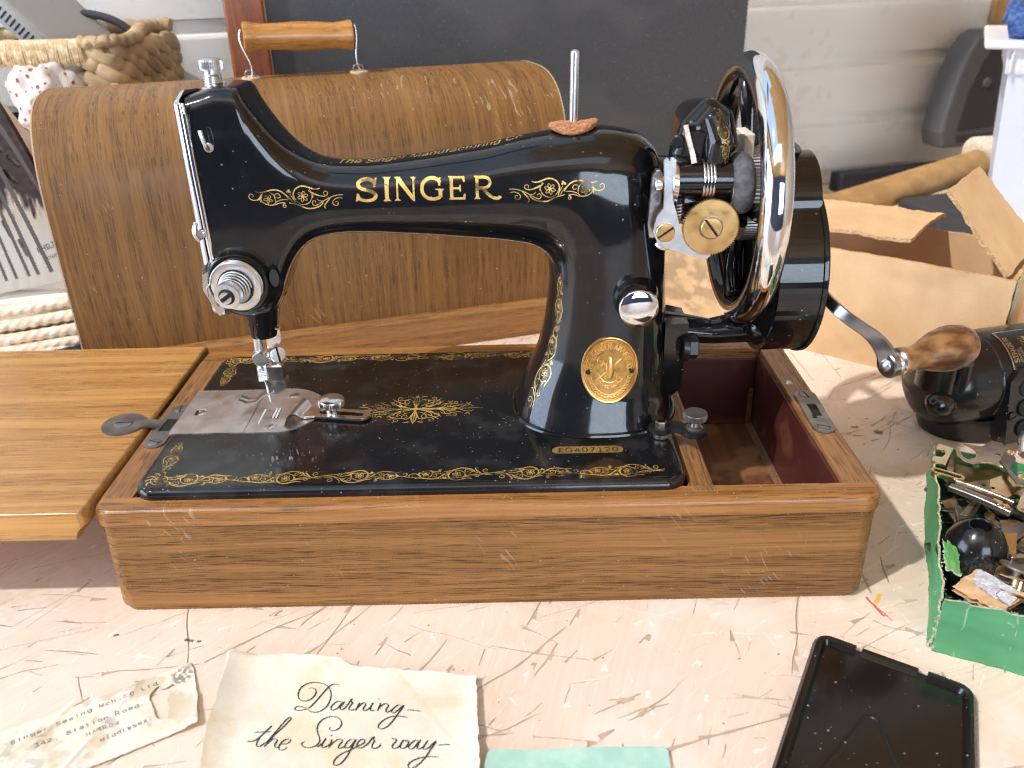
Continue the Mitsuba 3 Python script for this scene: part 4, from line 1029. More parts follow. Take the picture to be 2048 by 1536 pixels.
add(SM + '__crank_bar', cat(
    hull(np.vstack([np.c_[np.full(24, 0.3260), 0.1045 + 0.0125 * np.cos(np.arange(24) / 24 * 2 * PI), 0.1300 + 0.0095 * np.sin(np.arange(24) / 24 * 2 * PI)], np.c_[np.full(24, 0.3560), 0.1045 + 0.0095 * np.cos(np.arange(24) / 24 * 2 * PI), 0.1255 + 0.0075 * np.sin(np.arange(24) / 24 * 2 * PI)]])),
    hull(np.vstack([np.c_[np.full(24, 0.3555), 0.1045 + 0.0095 * np.cos(np.arange(24) / 24 * 2 * PI), 0.1255 + 0.0075 * np.sin(np.arange(24) / 24 * 2 * PI)], np.c_[np.full(24, 0.3840), 0.1045 + 0.0140 * np.cos(np.arange(24) / 24 * 2 * PI), 0.1290 + 0.0100 * np.sin(np.arange(24) / 24 * 2 * PI)]])),
    hull([(x, 0.1045 + y, z) for x, y, z in [(0.3250, -0.018, 0.138), (0.3250, 0.018, 0.138), (0.3400, -0.013, 0.136), (0.3400, 0.013, 0.136), (0.3250, -0.0185, 0.092), (0.3250, 0.0185, 0.092), (0.3370, -0.0165, 0.094), (0.3370, 0.0165, 0.094), (0.329, -0.013, 0.0845), (0.329, 0.013, 0.0845)]]),
    trimesh.creation.icosphere(3, 0.0085).apply_translation([0.3800, 0.0800, 0.1375])), 'japan', 35)
hexv = lambda r, x: [(x, 0.0915 + r * math.cos(k * PI / 3 + .3), 0.1210 + r * math.sin(k * PI / 3 + .3)) for k in range(6)]
add(SM + '__crank_bar__bolt', cat(cyl((0.3365, 0.0915, 0.1210), (0.3405, 0.0915, 0.1210), 0.0088), hull(hexv(0.0078, 0.3400) + hexv(0.0078, 0.3452) + hexv(0.0068, 0.3462))), 'black_metal', 30)
# crank arm: an S of flat steel, then the turned wooden grip
cp = spline([(0.4085, 0.1045, 0.1690), (0.4092, 0.0800, 0.1640), (0.4125, 0.0600, 0.1590), (0.4215, 0.0500, 0.1525), (0.4325, 0.0462, 0.1450), (0.4400, 0.0450, 0.1360), (0.4440, 0.0448, 0.1275)], 40)
secs = rect(0.0125, 0.0034, 0.0009)
upv = []
for k in range(40):
    s_ = k / 39
    upv.append(np.array([-0.62, -0.76, 0.18]))
carm = sweep(cp, secs, np.array(upv), np.interp(np.arange(40), [0, 10, 28, 39], [0.80, 0.50, 0.56, 0.95]))
HD = np.array([0.057, 0.0235, 0.0020]); HD /= np.linalg.norm(HD)
h0 = np.array([0.4440, 0.0450, 0.1285])
eye = lathe([(0.0066, -0.0032), (0.0074, -0.0024), (0.0074, 0.0014), (0.0066, 0.0022)], zframe(h0, HD), 32)
add(SM + '__crank_arm', cat(carm, eye), 'crank_steel', 30)
add(SM + '__crank_arm__rivet', lathe([(0.0036, 0), (0.0034, 0.0008), (0.0024, 0.0018), (0.0008, 0.0022)], zframe(h0 - HD * 0.0032, -HD), 20), 'satin_steel', 30)
add(SM + '__crank_handle__ferrule', lathe([(0.0064, 0.0022), (0.0068, 0.0030), (0.0064, 0.0042), (0.0072, 0.0048), (0.0078, 0.0056), (0.0074, 0.0068)], zframe(h0, HD), 32), 'nickel', 30)
hp = [(0.0070, 0.0066), (0.0080, 0.0072), (0.0078, 0.0100), (0.0068, 0.0145), (0.0078, 0.0210), (0.0102, 0.0280), (0.0124, 0.0360), (0.0132, 0.0430), (0.0124, 0.0505), (0.0102, 0.0560), (0.0068, 0.0595), (0.0034, 0.0609), (0.0004, 0.0612)]
hs = np.array(hp); hh = np.linspace(0, len(hs) - 1, 60); hs = np.c_[PchipInterpolator(np.arange(len(hs)), hs[:, 0])(hh), PchipInterpolator(np.arange(len(hs)), hs[:, 1])(hh)]
add(SM + '__crank_handle__grip', lathe(hs, zframe(h0, HD), 40), 'crank_wood', 60)

# bobbin winder on the right end of the arm
y0 = 0.0600
cv = [(0.3270, 0.070, 0.2430, 0.0090), (0.3300, 0.066, 0.2560, 0.0080), (0.3365, 0.068, 0.2635, 0.0070), (0.3430, 0.070, 0.2590, 0.0075), (0.3470, 0.068, 0.2480, 0.0065), (0.3425, 0.062, 0.2400, 0.0068), (0.3340, 0.090, 0.2560, 0.011), (0.3410, 0.092, 0.2500, 0.011)]
sph = trimesh.creation.icosphere(3, 1.0).vertices
def sphull(l): return hull(np.vstack([sph * r + np.array([x, y, z]) for x, y, z, r in l]))
guard = sphull(cv[:5] + cv[6:])
ridge = sphull([(0.3385, 0.0635, 0.2600, 0.0062), (0.3420, 0.0590, 0.2500, 0.0068), (0.3410, 0.0600, 0.2425, 0.0068)])
add(SM + '__winder_guard', cat(guard, ridge), 'japan', 40)
add(SM + '__winder_guard__lever', sweep(spline([(0.3238, 0.0585, 0.2590), (0.3250, 0.0580, 0.2540), (0.3272, 0.0575, 0.2470), (0.3290, 0.0560, 0.2400)], 14), rect(0.0030, 0.0016, 0.0004), (0, -1, 0)), 'old_steel', 30)
add(SM + '__winder_guard__pin', cat(lathe([(0.0030, 0), (0.0034, 0.0006), (0.0034, 0.0028), (0.0026, 0.0034)], zframe((0.3215, 0.0640, 0.2500), (-0.4, -1, 0)), 20)), 'black_metal', 30)
wb = np.array([0.3220, y0, 0.2310])
add(SM + '__winder_frame', cat(
    cyl((0.3195, y0, 0.2310), (0.3520, y0, 0.2310), 0.0092, 36, 0.001),
    sphull([(0.3230, 0.064, 0.2375, 0.006), (0.3340, 0.066, 0.2375, 0.006), (0.3310, 0.085, 0.2300, 0.010)]),
    sphull([(0.3270, 0.068, 0.2180, 0.008), (0.3390, 0.066, 0.2140, 0.007), (0.3450, 0.066, 0.2000, 0.006), (0.3330, 0.085, 0.2100, 0.010)]),
    sphull([(0.3400, 0.064, 0.1960, 0.0045), (0.3490, 0.066, 0.1940, 0.0045), (0.3520, 0.085, 0.1980, 0.005)]),
    sphull([(0.3480, 0.070, 0.2080, 0.0055), (0.3640, 0.085, 0.2020, 0.0055)])), 'japan', 40)
add(SM + '__winder_frame__spring', cat([tube(np.c_[np.full(24, x), y0 + 0.0098 * np.cos(np.arange(24) / 24 * 2 * PI), 0.2310 + 0.0098 * np.sin(np.arange(24) / 24 * 2 * PI)], 0.00075, 6, closed=True) for x in (0.3340, 0.3357, 0.3374, 0.3391)]), 'nickel', True)
rw = zframe((0.3545, y0, 0.2285), (1, 0, 0.03))
tor = [(0.0095, -0.0045)] + [(0.0105 + 0.0056 * math.cos(t), 0.0056 * math.sin(t)) for t in np.linspace(-2.2, 2.2, 16)] + [(0.0095, 0.0045)]
add(SM + '__winder_wheel__rubber_tyre', lathe(tor, rw, 44), 'rubber', 50)
add(SM + '__winder_wheel__disc', lathe([(0.0100, -0.0058), (0.0104, -0.0050), (0.0100, 0.0050), (0.0090, 0.0054)], rw, 36), 'nickel', 30)
# levers of bright steel
yl = 0.0530
lever = sg.Polygon([(0.3128, 0.2425), (0.3140, 0.2442), (0.3150, 0.2415), (0.3165, 0.2442), (0.3182, 0.2430), (0.3186, 0.2370), (0.3176, 0.2310), (0.3178, 0.2225), (0.3205, 0.2145), (0.3230, 0.2060), (0.3300, 0.1985), (0.3400, 0.1925), (0.3380, 0.1905), (0.3255, 0.1940), (0.3170, 0.1968), (0.3120, 0.1995), (0.3090, 0.2060), (0.3108, 0.2140), (0.3140, 0.2185), (0.3140, 0.2290)]).buffer(-0.0004).buffer(0.0008)
LM = frame((0, yl, 0), (1, 0, 0), (0, 0, 1))
add(SM + '__winder_lever', poly3(lever, 0.0022, LM, 0.0006), 'satin_steel', 30)
add_screw(SM + '__winder_lever__screw', (0.3152, yl - 0.0022, 0.2055), (0, -1, 0), 0.0050, 0.0014, 35, 0.09, 0.12, mat='warm_tinted_metal')
lev2 = sg.Polygon([(0.3085, 0.2340), (0.3100, 0.2362), (0.3120, 0.2362), (0.3133, 0.2340), (0.3130, 0.2160), (0.3115, 0.2010), (0.3085, 0.2010), (0.3072, 0.2080), (0.3080, 0.2200)]).buffer(0.0004)
add(SM + '__winder_arm', cat(poly3(lev2, 0.0040, frame((0, yl + 0.0085, 0), (1, 0, 0), (0, 0, 1)), 0.0006), cyl((0.3095, yl + 0.006, 0.2290), (0.3200, yl + 0.006, 0.2290), 0.0042), cyl((0.3178, y0, 0.2300), (0.3212, y0, 0.2300), 0.0105, 32)), 'nickel', 30)
add(SM + '__winder_latch', cat(tube([(0.3115, yl + .001, 0.1985), (0.3150, yl - .001, 0.1965), (0.3195, yl, 0.1972), (0.3215, yl + .002, 0.1985)], 0.0012, 8, (0, 1, 0), 14), tube(np.c_[0.3232 + 0.0016 * np.cos(np.arange(40) * .8), 0.0580 + 0.0016 * np.sin(np.arange(40) * .8), 0.2100 + 0.00022 * np.arange(40)], 0.0005, 5)), 'nickel', 30)
# toothed steel disc with its big screw, reflected warm ceiling put into the colour
gd = zframe((0.3388, yl - 0.0015, 0.2078), (0.03, -1, 0.02))
add(SM + '__winder_gear', lathe([(0.0120, -0.0008), (0.0152, -0.0008), (0.0152, 0.0012), (0.0150, 0.0015), (0.0060, 0.0016)], gd, 360, teeth=(1, 3, 72, 0.0009)), 'warm_tinted_metal', 20)
add(SM + '__winder_gear__washer', lathe([(0.0064, 0.0010), (0.0063, 0.0022), (0.0056, 0.0023)], gd, 32), 'dark_steel', 30)
add_screw(SM + '__winder_gear__screw', (gd @ np.array([0, 0, 0.0020, 1]))[:3], (0.03, -1, 0.02), 0.0057, 0.0016, -52, 0.08, 0.1, mat='warm_tinted_metal')
add(SM + '__driver_finger', cat(rbox((0.3590, 0.078, 0.2320), (0.3650, 0.098, 0.2500), 0.0012)), 'iron_white', 30)
# thumb screw bracket that clamps the bed at the right
br = sg.LineString([(0.3205, 0.0590), (0.3300, 0.0600), (0.3370, 0.0555), (0.3420, 0.0535)]).buffer(0.0048).union(sg.Point(0.3395, 0.0548).buffer(0.0078)).union(sg.Point(0.3205, 0.0590).buffer(0.0068))
bm_ = poly3(br, 0.0032, zframe((0, 0, ZB + 0.0040), (0, 0, 1)), 0.0009)
add(SM + '__clamp_bracket', bm_, 'black_metal', 30)
add(SM + '__clamp_bracket__spacer', lathe([(0.0040, 0), (0.0050, 0.0008), (0.0050, 0.0032), (0.004, 0.004)], zframe((0.3208, 0.0580, ZB), (0, 0, 1)), 24), 'nickel', 30)
add(SM + '__clamp_bracket__bolt', cat(lathe([(0.0036, 0.0072), (0.0036, 0.0100), (0.0030, 0.0108)], zframe((0.3208, 0.0586, ZB), (0, 0, 1)), 6)), 'old_steel')
add(SM + '__clamp_bracket__thumb_screw', lathe([(0.0050, 0.0070), (0.0052, 0.0078), (0.0030, 0.0090), (0.0024, 0.0120), (0.0030, 0.0132), (0.0066, 0.0134), (0.0071, 0.0140), (0.0071, 0.0168), (0.0066, 0.0176), (0.003, 0.0178)], zframe((0.3400, 0.0550, ZB), (0, 0, 1)), 160, teeth=(6, 7, 40, 0.0005)), 'dark_steel', 25)
# serial number plate in its raised oval frame
fx0, fx1, fyc = 0.2555, 0.2975, 0.0440
frm = slot_poly(fx1 - fx0 - 0.008, 0.0070).difference(slot_poly(fx1 - fx0 - 0.008, 0.0044))
add(SM + '__serial_plate__frame', poly3(frm, 0.0018, zframe(((fx0 + fx1) / 2 - 0.0005, fyc, ZB - 0.0004), (0, 0, 1)), 0.0012), 'japan_bed', 40)
sn = slot_poly(fx1 - fx0 - 0.009, 0.0042)
add(SM + '__serial_plate', poly3(sn, 0.0004, zframe(((fx0 + fx1) / 2 - 0.0005, fyc, ZB), (0, 0, 1)), 0), 'dull_gold')
# ------------------------------------------------------------------ gold transfers, lettering and the badge
# one scroll of the pattern, traced in tenths of a millimetre about its middle
ORN_RAW = [
 ([(320,852),(370,862),(430,845),(490,828),(545,838),(590,880),(603,930),(590,985),(583,1005)], 15),
 ([(430,860),(412,890),(405,935),(420,975),(460,1010),(505,1020),(550,1005),(580,970),(592,925)], 8),
 ([(440,872),(400,905),(350,925),(290,935),(250,925),(240,900),(258,885),(280,893),(283,910),(270,918)], 9),
 ([(80,925),(150,927),(210,945),(255,965),(300,985),(340,978),(358,958)], 9),
 ([(85,958),(140,955),(180,975),(195,1005),(175,1030),(148,1030),(137,1010),(150,990),(168,998)], 8),
 ([(215,950),(250,990),(275,1020),(285,1045),(270,1064)], 13),
 ([(290,985),(310,1020),(350,1045),(420,1062),(480,1058),(540,1030),(600,1010),(655,998)], 14),
 ([(300,1000),(350,1020),(395,1030),(410,1005),(395,980),(372,990),(378,1006)], 8),
 ([(408,925),(395,945),(402,900),(360,915),(335,920)], 9),
 ([(585,1002),(608,955),(636,905)], 7), ([(606,1000),(640,950),(680,912)], 7),
 ([(648,962),(690,905),(730,875),(780,860),(830,862),(880,874),(940,884),(992,872)], 15),
 ([(664,968),(720,965),(770,980),(815,1008)], 8),
 ([(712,1032),(700,1020),(690,1030),(700,1048),(718,1040),(715,1015),(695,1003),(730,997),(790,1012),(850,1020),(905,1005),(940,970),(942,930),(920,895)], 9),
 ([(802,1004),(795,950),(810,912),(842,888)], 8),
 ([(800,925),(770,900),(745,910),(740,938),(765,946),(779,930)], 8),
 ([(925,895),(945,945),(1000,965),(1050,955),(1066,920),(1045,898),(1020,910),(1030,932)], 9),
 ([(935,905),(960,945),(990,968)], 12), ([(945,990),(955,965),(950,945)], 8),
]
def petals(cx, cy, r, n, l, w, ph=0.0):
    out = []
    for k in range(n):
        an = ph + k * 2 * PI / n
        q = np.linspace(0, 2 * PI, 11)
        p = np.c_[r + l * np.cos(q), w * np.sin(q)]
        c, s = math.cos(an), math.sin(an)
        out.append((np.c_[cx + c * p[:, 0] - s * p[:, 1], cy + s * p[:, 0] + c * p[:, 1]], 6))
    return out
ORN_RAW = ORN_RAW + petals(503, 935, 34, 6, 22, 13, 0.3) + petals(870, 955, 28, 5, 19, 11, 0.2)
SC = 0.0000524
def orn_mesh(lw=1.0):
    ms = []
    for pts, w in ORN_RAW:
        p = (np.asarray(pts, float) - [573, 942]) * [SC, -SC]
        ms.append(ribbon(p, w * SC * lw, taper=w > 6, n=max(12, 4 * len(pts))))
    for x, y, r in ((503, 935, 11), (640, 868, 13), (632, 886, 12), (658, 884, 14), (870, 955, 6)):
        ms.append(disc2((x - 573) * SC, -(y - 942) * SC, r * SC))
    return cat(ms)
ORN = orn_mesh()
ORN_W = orn_mesh(1.25)
def tf2(m, s=1.0, ang=0.0, at=(0, 0), mirror=False, sy=None, flip=False):
    v = np.array(m.vertices)[:, :2] * [-s if mirror else s, (sy or s) * (-1 if flip else 1)]
    c, q = math.cos(ang), math.sin(ang)
    v = np.c_[c * v[:, 0] - q * v[:, 1] + at[0], q * v[:, 0] + c * v[:, 1] + at[1]]
    f = m.faces[:, ::-1] if (mirror != flip) else m.faces
    return trimesh.Trimesh(np.c_[v, np.zeros(len(v))], f, process=False)
def on_arm(m): return mapped(m, on_front, 0.0012)
GT = SM + '__gold_transfer'
k = add(GT, on_arm(tf2(ORN, 1.0, 0.02, (0.2594, 0.2232))), 'gold_leaf', True); lab(k, 'gold scroll to the right of the name')
k = add(GT, on_arm(tf2(ORN, 1.0, -0.005, (0.1165, 0.2210), mirror=True)), 'gold_leaf', True); lab(k, 'gold scroll to the left of the name')

# the maker's name in broad roman capitals
def serif_letter(ch):
    L = lambda pts, w=0.15: sg.LineString([tuple(p) for p in (spline(pts, 40) if len(pts) > 2 else np.asarray(pts, float))]).buffer(w / 2, cap_style='flat')
    stem = lambda x, w=0.165: sg.Polygon([(x - .14, 0), (x - .12, .03), (x - w / 2 + .015, .10), (x - w / 2 + .01, .90), (x - .12, .97), (x - .14, 1), (x + .14, 1), (x + .12, .97), (x + w / 2 - .01, .90), (x + w / 2 - .015, .10), (x + .12, .03), (x + .14, 0)])
    P = sg.Polygon
    if ch == 'I': return stem(.15), .34
    if ch == 'S':
        g = L([(.78, .74), (.70, .86), (.50, .94), (.28, .90), (.15, .77), (.20, .62), (.42, .52), (.65, .44), (.80, .32), (.76, .15), (.56, .055), (.32, .07), (.14, .20)], .14)
        return g.union(P([(.73, .62), (.80, .62), (.86, 1.0), (.78, .98), (.70, .82)])).union(P([(.04, .02), (.12, .03), (.20, .18), (.18, .36), (.10, .36)])), .92
    if ch == 'N':
        return P([(0, 1), (.26, 1), (.86, .26), (.86, .90), (.76, .97), (.76, 1), (1.04, 1), (1.04, .97), (.95, .90), (.95, -.02), (.86, -.02), (.17, .80), (.17, .10), (.27, .03), (.27, 0), (-.02, 0), (-.02, .03), (.08, .10), (.08, .92), (0, .96)]), 1.08
    if ch == 'G':
        g = L([(.86, .74), (.76, .88), (.55, .945), (.32, .90), (.14, .74), (.08, .50), (.15, .25), (.34, .09), (.58, .055), (.78, .10), (.88, .17)], .15)
        return g.union(P([(.80, .08), (.96, .14), (.96, .42), (1.04, .46), (1.04, .50), (.66, .50), (.66, .46), (.80, .42)])).union(P([(.80, .62), (.88, .62), (.90, .98), (.83, .96), (.78, .84)])), 1.08
    if ch == 'E':
        g = stem(.15).union(P([(.1, .90), (.1, 1), (.70, 1), (.72, .76), (.66, .76), (.60, .90)])).union(P([(.1, 0), (.1, .10), (.62, .10), (.68, .26), (.75, .26), (.72, 0)]))
        return g.union(P([(.1, .455), (.1, .545), (.46, .545), (.50, .64), (.55, .64), (.55, .36), (.50, .36), (.46, .455)])), .80
    if ch == 'R':
        g = stem(.15).union(L([(.15, .94), (.45, .945), (.66, .87), (.72, .72), (.64, .56), (.44, .49), (.15, .485)], .13))
        return g.union(L([(.40, .48), (.60, .24), (.80, .08), (1.02, .02), (1.16, .12)], .14)), 1.14
def name_mesh():
    h = 0.01215; out = []
    x_at = {0: (640, 760), 1: (788, 832), 2: (850, 970), 3: (990, 1118), 4: (1140, 1234), 5: (1278, 1426)}
    for k, ch in enumerate('SINGER'):
        g, w = serif_letter(ch)
        a, b = [0.1495 + ((460 + q / 2.6256) - 705) * 0.0792 / 295 for q in x_at[k]]
        lo, _, hi, _ = g.bounds
        m = flatpoly(g.simplify(0.004))
        v = np.array(m.vertices); v[:, 0] = a + (v[:, 0] - lo) / (hi - lo) * (b - a); v[:, 1] = v[:, 1] * h + 0.21785 + (a - 0.15) * 0.0105
        out.append((v, m.faces))
    return cat([trimesh.Trimesh(v, f, process=False) for v, f in out])
add(SM + '__maker_name', on_arm(name_mesh()), 'gold_leaf', True); lab(SM + '__maker_name', 'name in gold capitals across the arm')
# small blackletter line along the top of the arm
def t_of_x(x):
    ts = np.linspace(0.40, 0.86, 400); xs = body_at(ts, np.full(400, 0.47))[:, 0]
    return np.interp(-np.asarray(x), -xs, ts)
line = text2('The Singer Manufacturing Co', 0.0066, False)
v = np.array(line.vertices); wln = np.ptp(v[:, 0]); v[:, 0] = v[:, 0] * (0.104 / wln); v[:, 0] += 0.16 * v[:, 1]
line = trimesh.Trimesh(v, line.faces, process=False)
def on_top(v):
    x = 0.1365 + v[:, 0]; ph = 0.4965 + (0.0030 - v[:, 1]) * (-5.5)
    P = body_at(t_of_x(x), ph); Q = body_at(t_of_x(x), ph + 0.01)
    return P + np.array([0, -0.00005, 0.00014])
add(SM + '__maker_name', mapped(line, on_top, 0.0015), 'gold_leaf', True); lab(SM + '__maker_name_001', 'small gold line of lettering along the top of the arm')

# borders of the bed plate
def on_bed(v): return np.c_[v[:, 0], v[:, 1], np.full(len(v), ZB + 0.00012)]
n_u, x0_, x1_ = 6, 0.0290, 0.3175
wu = (x1_ - x0_) / n_u
front_b, back_b = [], []
for k in range(n_u):
    s = wu / 0.0530
    front_b.append(tf2(ORN_W, s, 0, (x0_ + wu * (k + .5), 0.0210), mirror=bool(k % 2), sy=1.0, flip=bool(k % 2)))
    back_b.append(tf2(ORN_W, s, 0, (x0_ + wu * (k + .5), 0.1795), mirror=not (k % 2), sy=1.0, flip=not (k % 2)))
# thread the scrolls together with a running stem
xx = np.linspace(x0_, x1_, 140)
front_b.append(ribbon(np.c_[xx, 0.0205 + 0.0038 * np.sin((xx - x0_) / wu * PI + .4)], 0.0005, taper=False, n=280))
back_b.append(ribbon(np.c_[xx, 0.1800 + 0.0038 * np.sin((xx - x0_) / wu * PI + 1.9)], 0.0005, taper=False, n=280))
def corner(cx, cy, flip):
    q = np.linspace(0, 4.4 * PI, 40); r = 0.0056 * (1 - q / (5.2 * PI))
    m = [ribbon(np.c_[r * np.cos(q + 2.2), r * np.sin(q + 2.2)], 0.0006, n=120)]
    for an in np.linspace(0.4, 2.6, 5):
        m.append(ribbon([(0.0045 * math.cos(an + 1), 0.0045 * math.sin(an + 1)), (0.0072 * math.cos(an + 1.1), 0.0072 * math.sin(an + 1.1)), (0.0082 * math.cos(an + 1.35), 0.0082 * math.sin(an + 1.35))], 0.0009))
    return tf2(cat(m), 1.0, 0, (cx, cy), flip=flip)
front_b += [corner(0.0335, 0.0215, False), tf2(ORN, 0.62, PI / 2, (0.0318, 0.0465), sy=0.72)]
back_b += [corner(0.0335, 0.1790, True), tf2(ORN, 0.66, -PI / 2, (0.0335, 0.1560), sy=0.72)]
k = add(GT, mapped(cat(front_b), on_bed), 'gold_leaf'); lab(k, 'gold scroll border along the front of the bed')
k = add(GT, mapped(cat(back_b), on_bed), 'gold_leaf'); lab(k, 'gold scroll border along the back of the bed')
# medallion in the middle of the bed
def spir(cx, cy, r, a0, turns, sgn, w, lead):
    q = np.linspace(0, 2 * PI * turns, 26); rr = r * (1 - 0.8 * q / q[-1])
    p = np.c_[cx + rr * np.cos(a0 + sgn * q), cy + rr * np.sin(a0 + sgn * q)]
    return ribbon(np.vstack([np.asarray(lead, float), p]) if lead is not None else p, w, n=80)
quad = [
 spir(0.0052, 0.0075, 0.0030, PI, 1.2, -1, .0006, [(0.0005, 0.0010), (0.0012, 0.0045)]),
 spir(0.0128, 0.0058, 0.0028, PI, 1.2, -1, .0006, [(0.0012, 0.0006), (0.0060, 0.0020)]),
 spir(0.0195, 0.0034, 0.0022, PI, 1.2, -1, .0005, [(0.0040, 0.0003), (0.0130, 0.0008)]),
 spir(0.0100, 0.0110, 0.0020, -PI / 2, 1.1, 1, .0005, [(0.0040, 0.0072), (0.0070, 0.0092)]),
 spir(0.0235, 0.0062, 0.0016, -PI / 2, 1.1, 1, .0005, [(0.0150, 0.0030), (0.0200, 0.0050)]),
 ribbon([(0.0, 0.0022), (0.0014, 0.0070), (0.0006, 0.0132)], .0008), ribbon([(0.0022, 0.0008), (0.0090, 0.0030), (0.0160, 0.0082)], .0008),
 ribbon([(0.0028, 0.0002), (0.0180, 0.0012), (0.0285, 0.0046)], .0007), ribbon([(0.003, 0.0035), (0.0085, 0.0062), (0.0150, 0.0108)], .0006),
 ribbon([(0.0160, 0.0010), (0.0270, 0.0012), (0.0330, 0.0030), (0.0345, 0.0018)], .0006), ribbon([(0.0300, 0.0060), (0.0312, 0.0048), (0.0326, 0.0062)], .0007),
 ribbon([(0.0190, 0.0078), (0.0204, 0.0066), (0.0220, 0.0080)], .0007), ribbon([(0.0025, 0.0120), (0.0040, 0.0132), (0.0062, 0.0128)], .0006),
 ribbon([(0.0058, 0.0040), (0.0085, 0.0022), (0.0110, 0.0036)], .0008)]
quad = cat(quad)
med = [tf2(quad, 1, 0, (0, 0)), tf2(quad, 1, 0, (0, 0), mirror=True), tf2(quad, 1, 0, (0, 0), flip=True), tf2(quad, 1, 0, (0, 0), mirror=True, flip=True)]
med.append(ribbon([(-0.040, 0), (0.040, 0)], 0.0006)); med.append(ribbon([(0, -0.0150), (0, 0.0150)], 0.0008)); med.append(disc2(0, 0, 0.0016))
k = add(GT, mapped(tf2(cat(med), 1.08, 0.0, (0.1700, 0.0995), sy=1.32), on_bed), 'gold_leaf'); lab(k, 'gold medallion in the middle of the bed')
# vine up the flank of the pillar
def on_flank(v):
    # v x: up the pillar (m from its foot), v y: round towards the front
    zt_ = np.linspace(0.02, 0.30, 200); hz = body_at(zt_, np.full(200, 0.12))[:, 2]
    t_ = np.interp(ZB + 0.006 + v[:, 0], hz, zt_)
    ph = 0.096 + v[:, 1] * 4.4
    P = body_at(t_, ph)
    return P + np.array([-0.00012, -0.00012, 0])
k = add(GT, mapped(cat(tf2(ORN, 1.0, 0, (0.030, 0.0), sy=0.95), tf2(ORN, 0.75, 0, (0.072, 0.001), sy=0.6, flip=True)), on_flank, 0.0012), 'gold_leaf', True); lab(k, 'gold vine up the left flank of the pillar')
# scroll on the winder guard
wg = tf2(ORN, 0.52, -PI / 2 + 0.15, (0, 0), sy=0.45)
ridge_pts = np.vstack([ridge.vertices, guard.vertices])
_rg = trimesh.Trimesh(*(lambda m: (m.vertices, m.faces))(trimesh.util.concatenate([guard, ridge])), process=False)
def on_guard(v):
    out = []
    tri = _rg.triangles; nrm = _rg.face_normals
    fmask = nrm[:, 1] < -0.05
    tr = tri[fmask]
    for u, w in v[:, :2] + np.array([0.3428, 0.2530]):
        a_, b_, c_ = tr[:, 0], tr[:, 1], tr[:, 2]
        d = (b_[:, 2] - c_[:, 2]) * (a_[:, 0] - c_[:, 0]) + (c_[:, 0] - b_[:, 0]) * (a_[:, 2] - c_[:, 2])
        d = np.where(np.abs(d) < 1e-14, 1e-14, d)
        l0 = ((b_[:, 2] - c_[:, 2]) * (u - c_[:, 0]) + (c_[:, 0] - b_[:, 0]) * (w - c_[:, 2])) / d
        l1 = ((c_[:, 2] - a_[:, 2]) * (u - c_[:, 0]) + (a_[:, 0] - c_[:, 0]) * (w - c_[:, 2])) / d
        l2 = 1 - l0 - l1
        ok = (l0 > -1e-6) & (l1 > -1e-6) & (l2 > -1e-6)
        y = (l0 * a_[:, 1] + l1 * b_[:, 1] + l2 * c_[:, 1])[ok]
        out.append([u, (y.min() if len(y) else 0.066) - 0.00015, w])
    return np.array(out)
k = add(GT, mapped(wg, on_guard), 'gold_leaf', True); lab(k, 'small gold scroll on the bobbin winder guard')

# oval brass badge on the pillar
BX, BZ = 0.2905, 0.1170
BRX, BRZ = 0.0162, 0.0198
def badge_map(v):
    x = BX + v[:, 0]; z = BZ + v[:, 1]
    y = _front(x, z)
    return np.c_[x, y - 0.0006 - v[:, 2], z]
oval = sg.Point(0, 0).buffer(1, quad_segs=20)

ov = affinity.scale(oval, BRX, BRZ)
pl = flatpoly(ov); vv, ff = trimesh.remesh.subdivide_to_size(pl.vertices, pl.faces, 0.0022)
add(SM + '__badge', mapped(trimesh.Trimesh(vv, ff, process=False), badge_map), 'badge_shaded_field', True); lab(SM + '__badge', 'oval gilt badge with lettering round a shuttle')
def oring(s, w, hgt):
    q = np.linspace(0, 2 * PI, 97)[:-1]
    path = badge_map(np.c_[BRX * s * np.cos(q), BRZ * s * np.sin(q), np.zeros(96)])
    return sweep(path, circ(w, 8, hgt), (0, -1, 0), closed=True)
relief = [oring(1.0, 0.0009, 0.0009), oring(0.925, 0.0004, 0.0005), oring(0.87, 0.0003, 0.0004)]
def emboss(m, h=0.00075):
    v = np.array(m.vertices); n = len(v)
    top = badge_map(np.c_[v[:, :2], np.full(n, h)]); bot = badge_map(np.c_[v[:, :2], np.full(n, -0.0002)])
    ed = trimesh.grouping.group_rows(np.sort(m.edges, axis=1), require_count=1)
    e = m.edges[ed]
    f = np.vstack([m.faces, np.c_[e[:, 0], e[:, 0] + n, e[:, 1] + n], np.c_[e[:, 0], e[:, 1] + n, e[:, 1]]])
    return trimesh.Trimesh(np.vstack([top, bot]), f, process=False)
def arc_text(s, h, rx, rz, a0, a1, inside=False, bold=True):
    out = []
    an = np.linspace(a0, a1, len(s))
    for ch, q in zip(s, an):
        if ch == ' ':
            continue
        m = text2(ch, h, bold); v = np.array(m.vertices)[:, :2]
        v[:, 0] -= v[:, 0].mean(); v[:, 0] *= 0.92
        o = np.array([rx * math.cos(q), rz * math.sin(q)]); up_ = np.array([math.cos(q) / rx, math.sin(q) / rz]); up_ /= np.linalg.norm(up_)
        if inside:
            up_ = -up_
        rt = np.array([up_[1], -up_[0]])
        out.append(emboss(trimesh.Trimesh(np.c_[o + v[:, :1] * rt + v[:, 1:] * up_, np.zeros(len(v))], m.faces, process=False)))
    return out
relief += arc_text('THE SINGER MANFG.CO', 0.0031, BRX * 0.64, BRZ * 0.68, PI + 0.02, -0.02)
relief += arc_text('TRADE MARK', 0.0018, BRX * 0.46, BRZ * 0.57, PI + 0.72, 2 * PI - 0.72, inside=True)
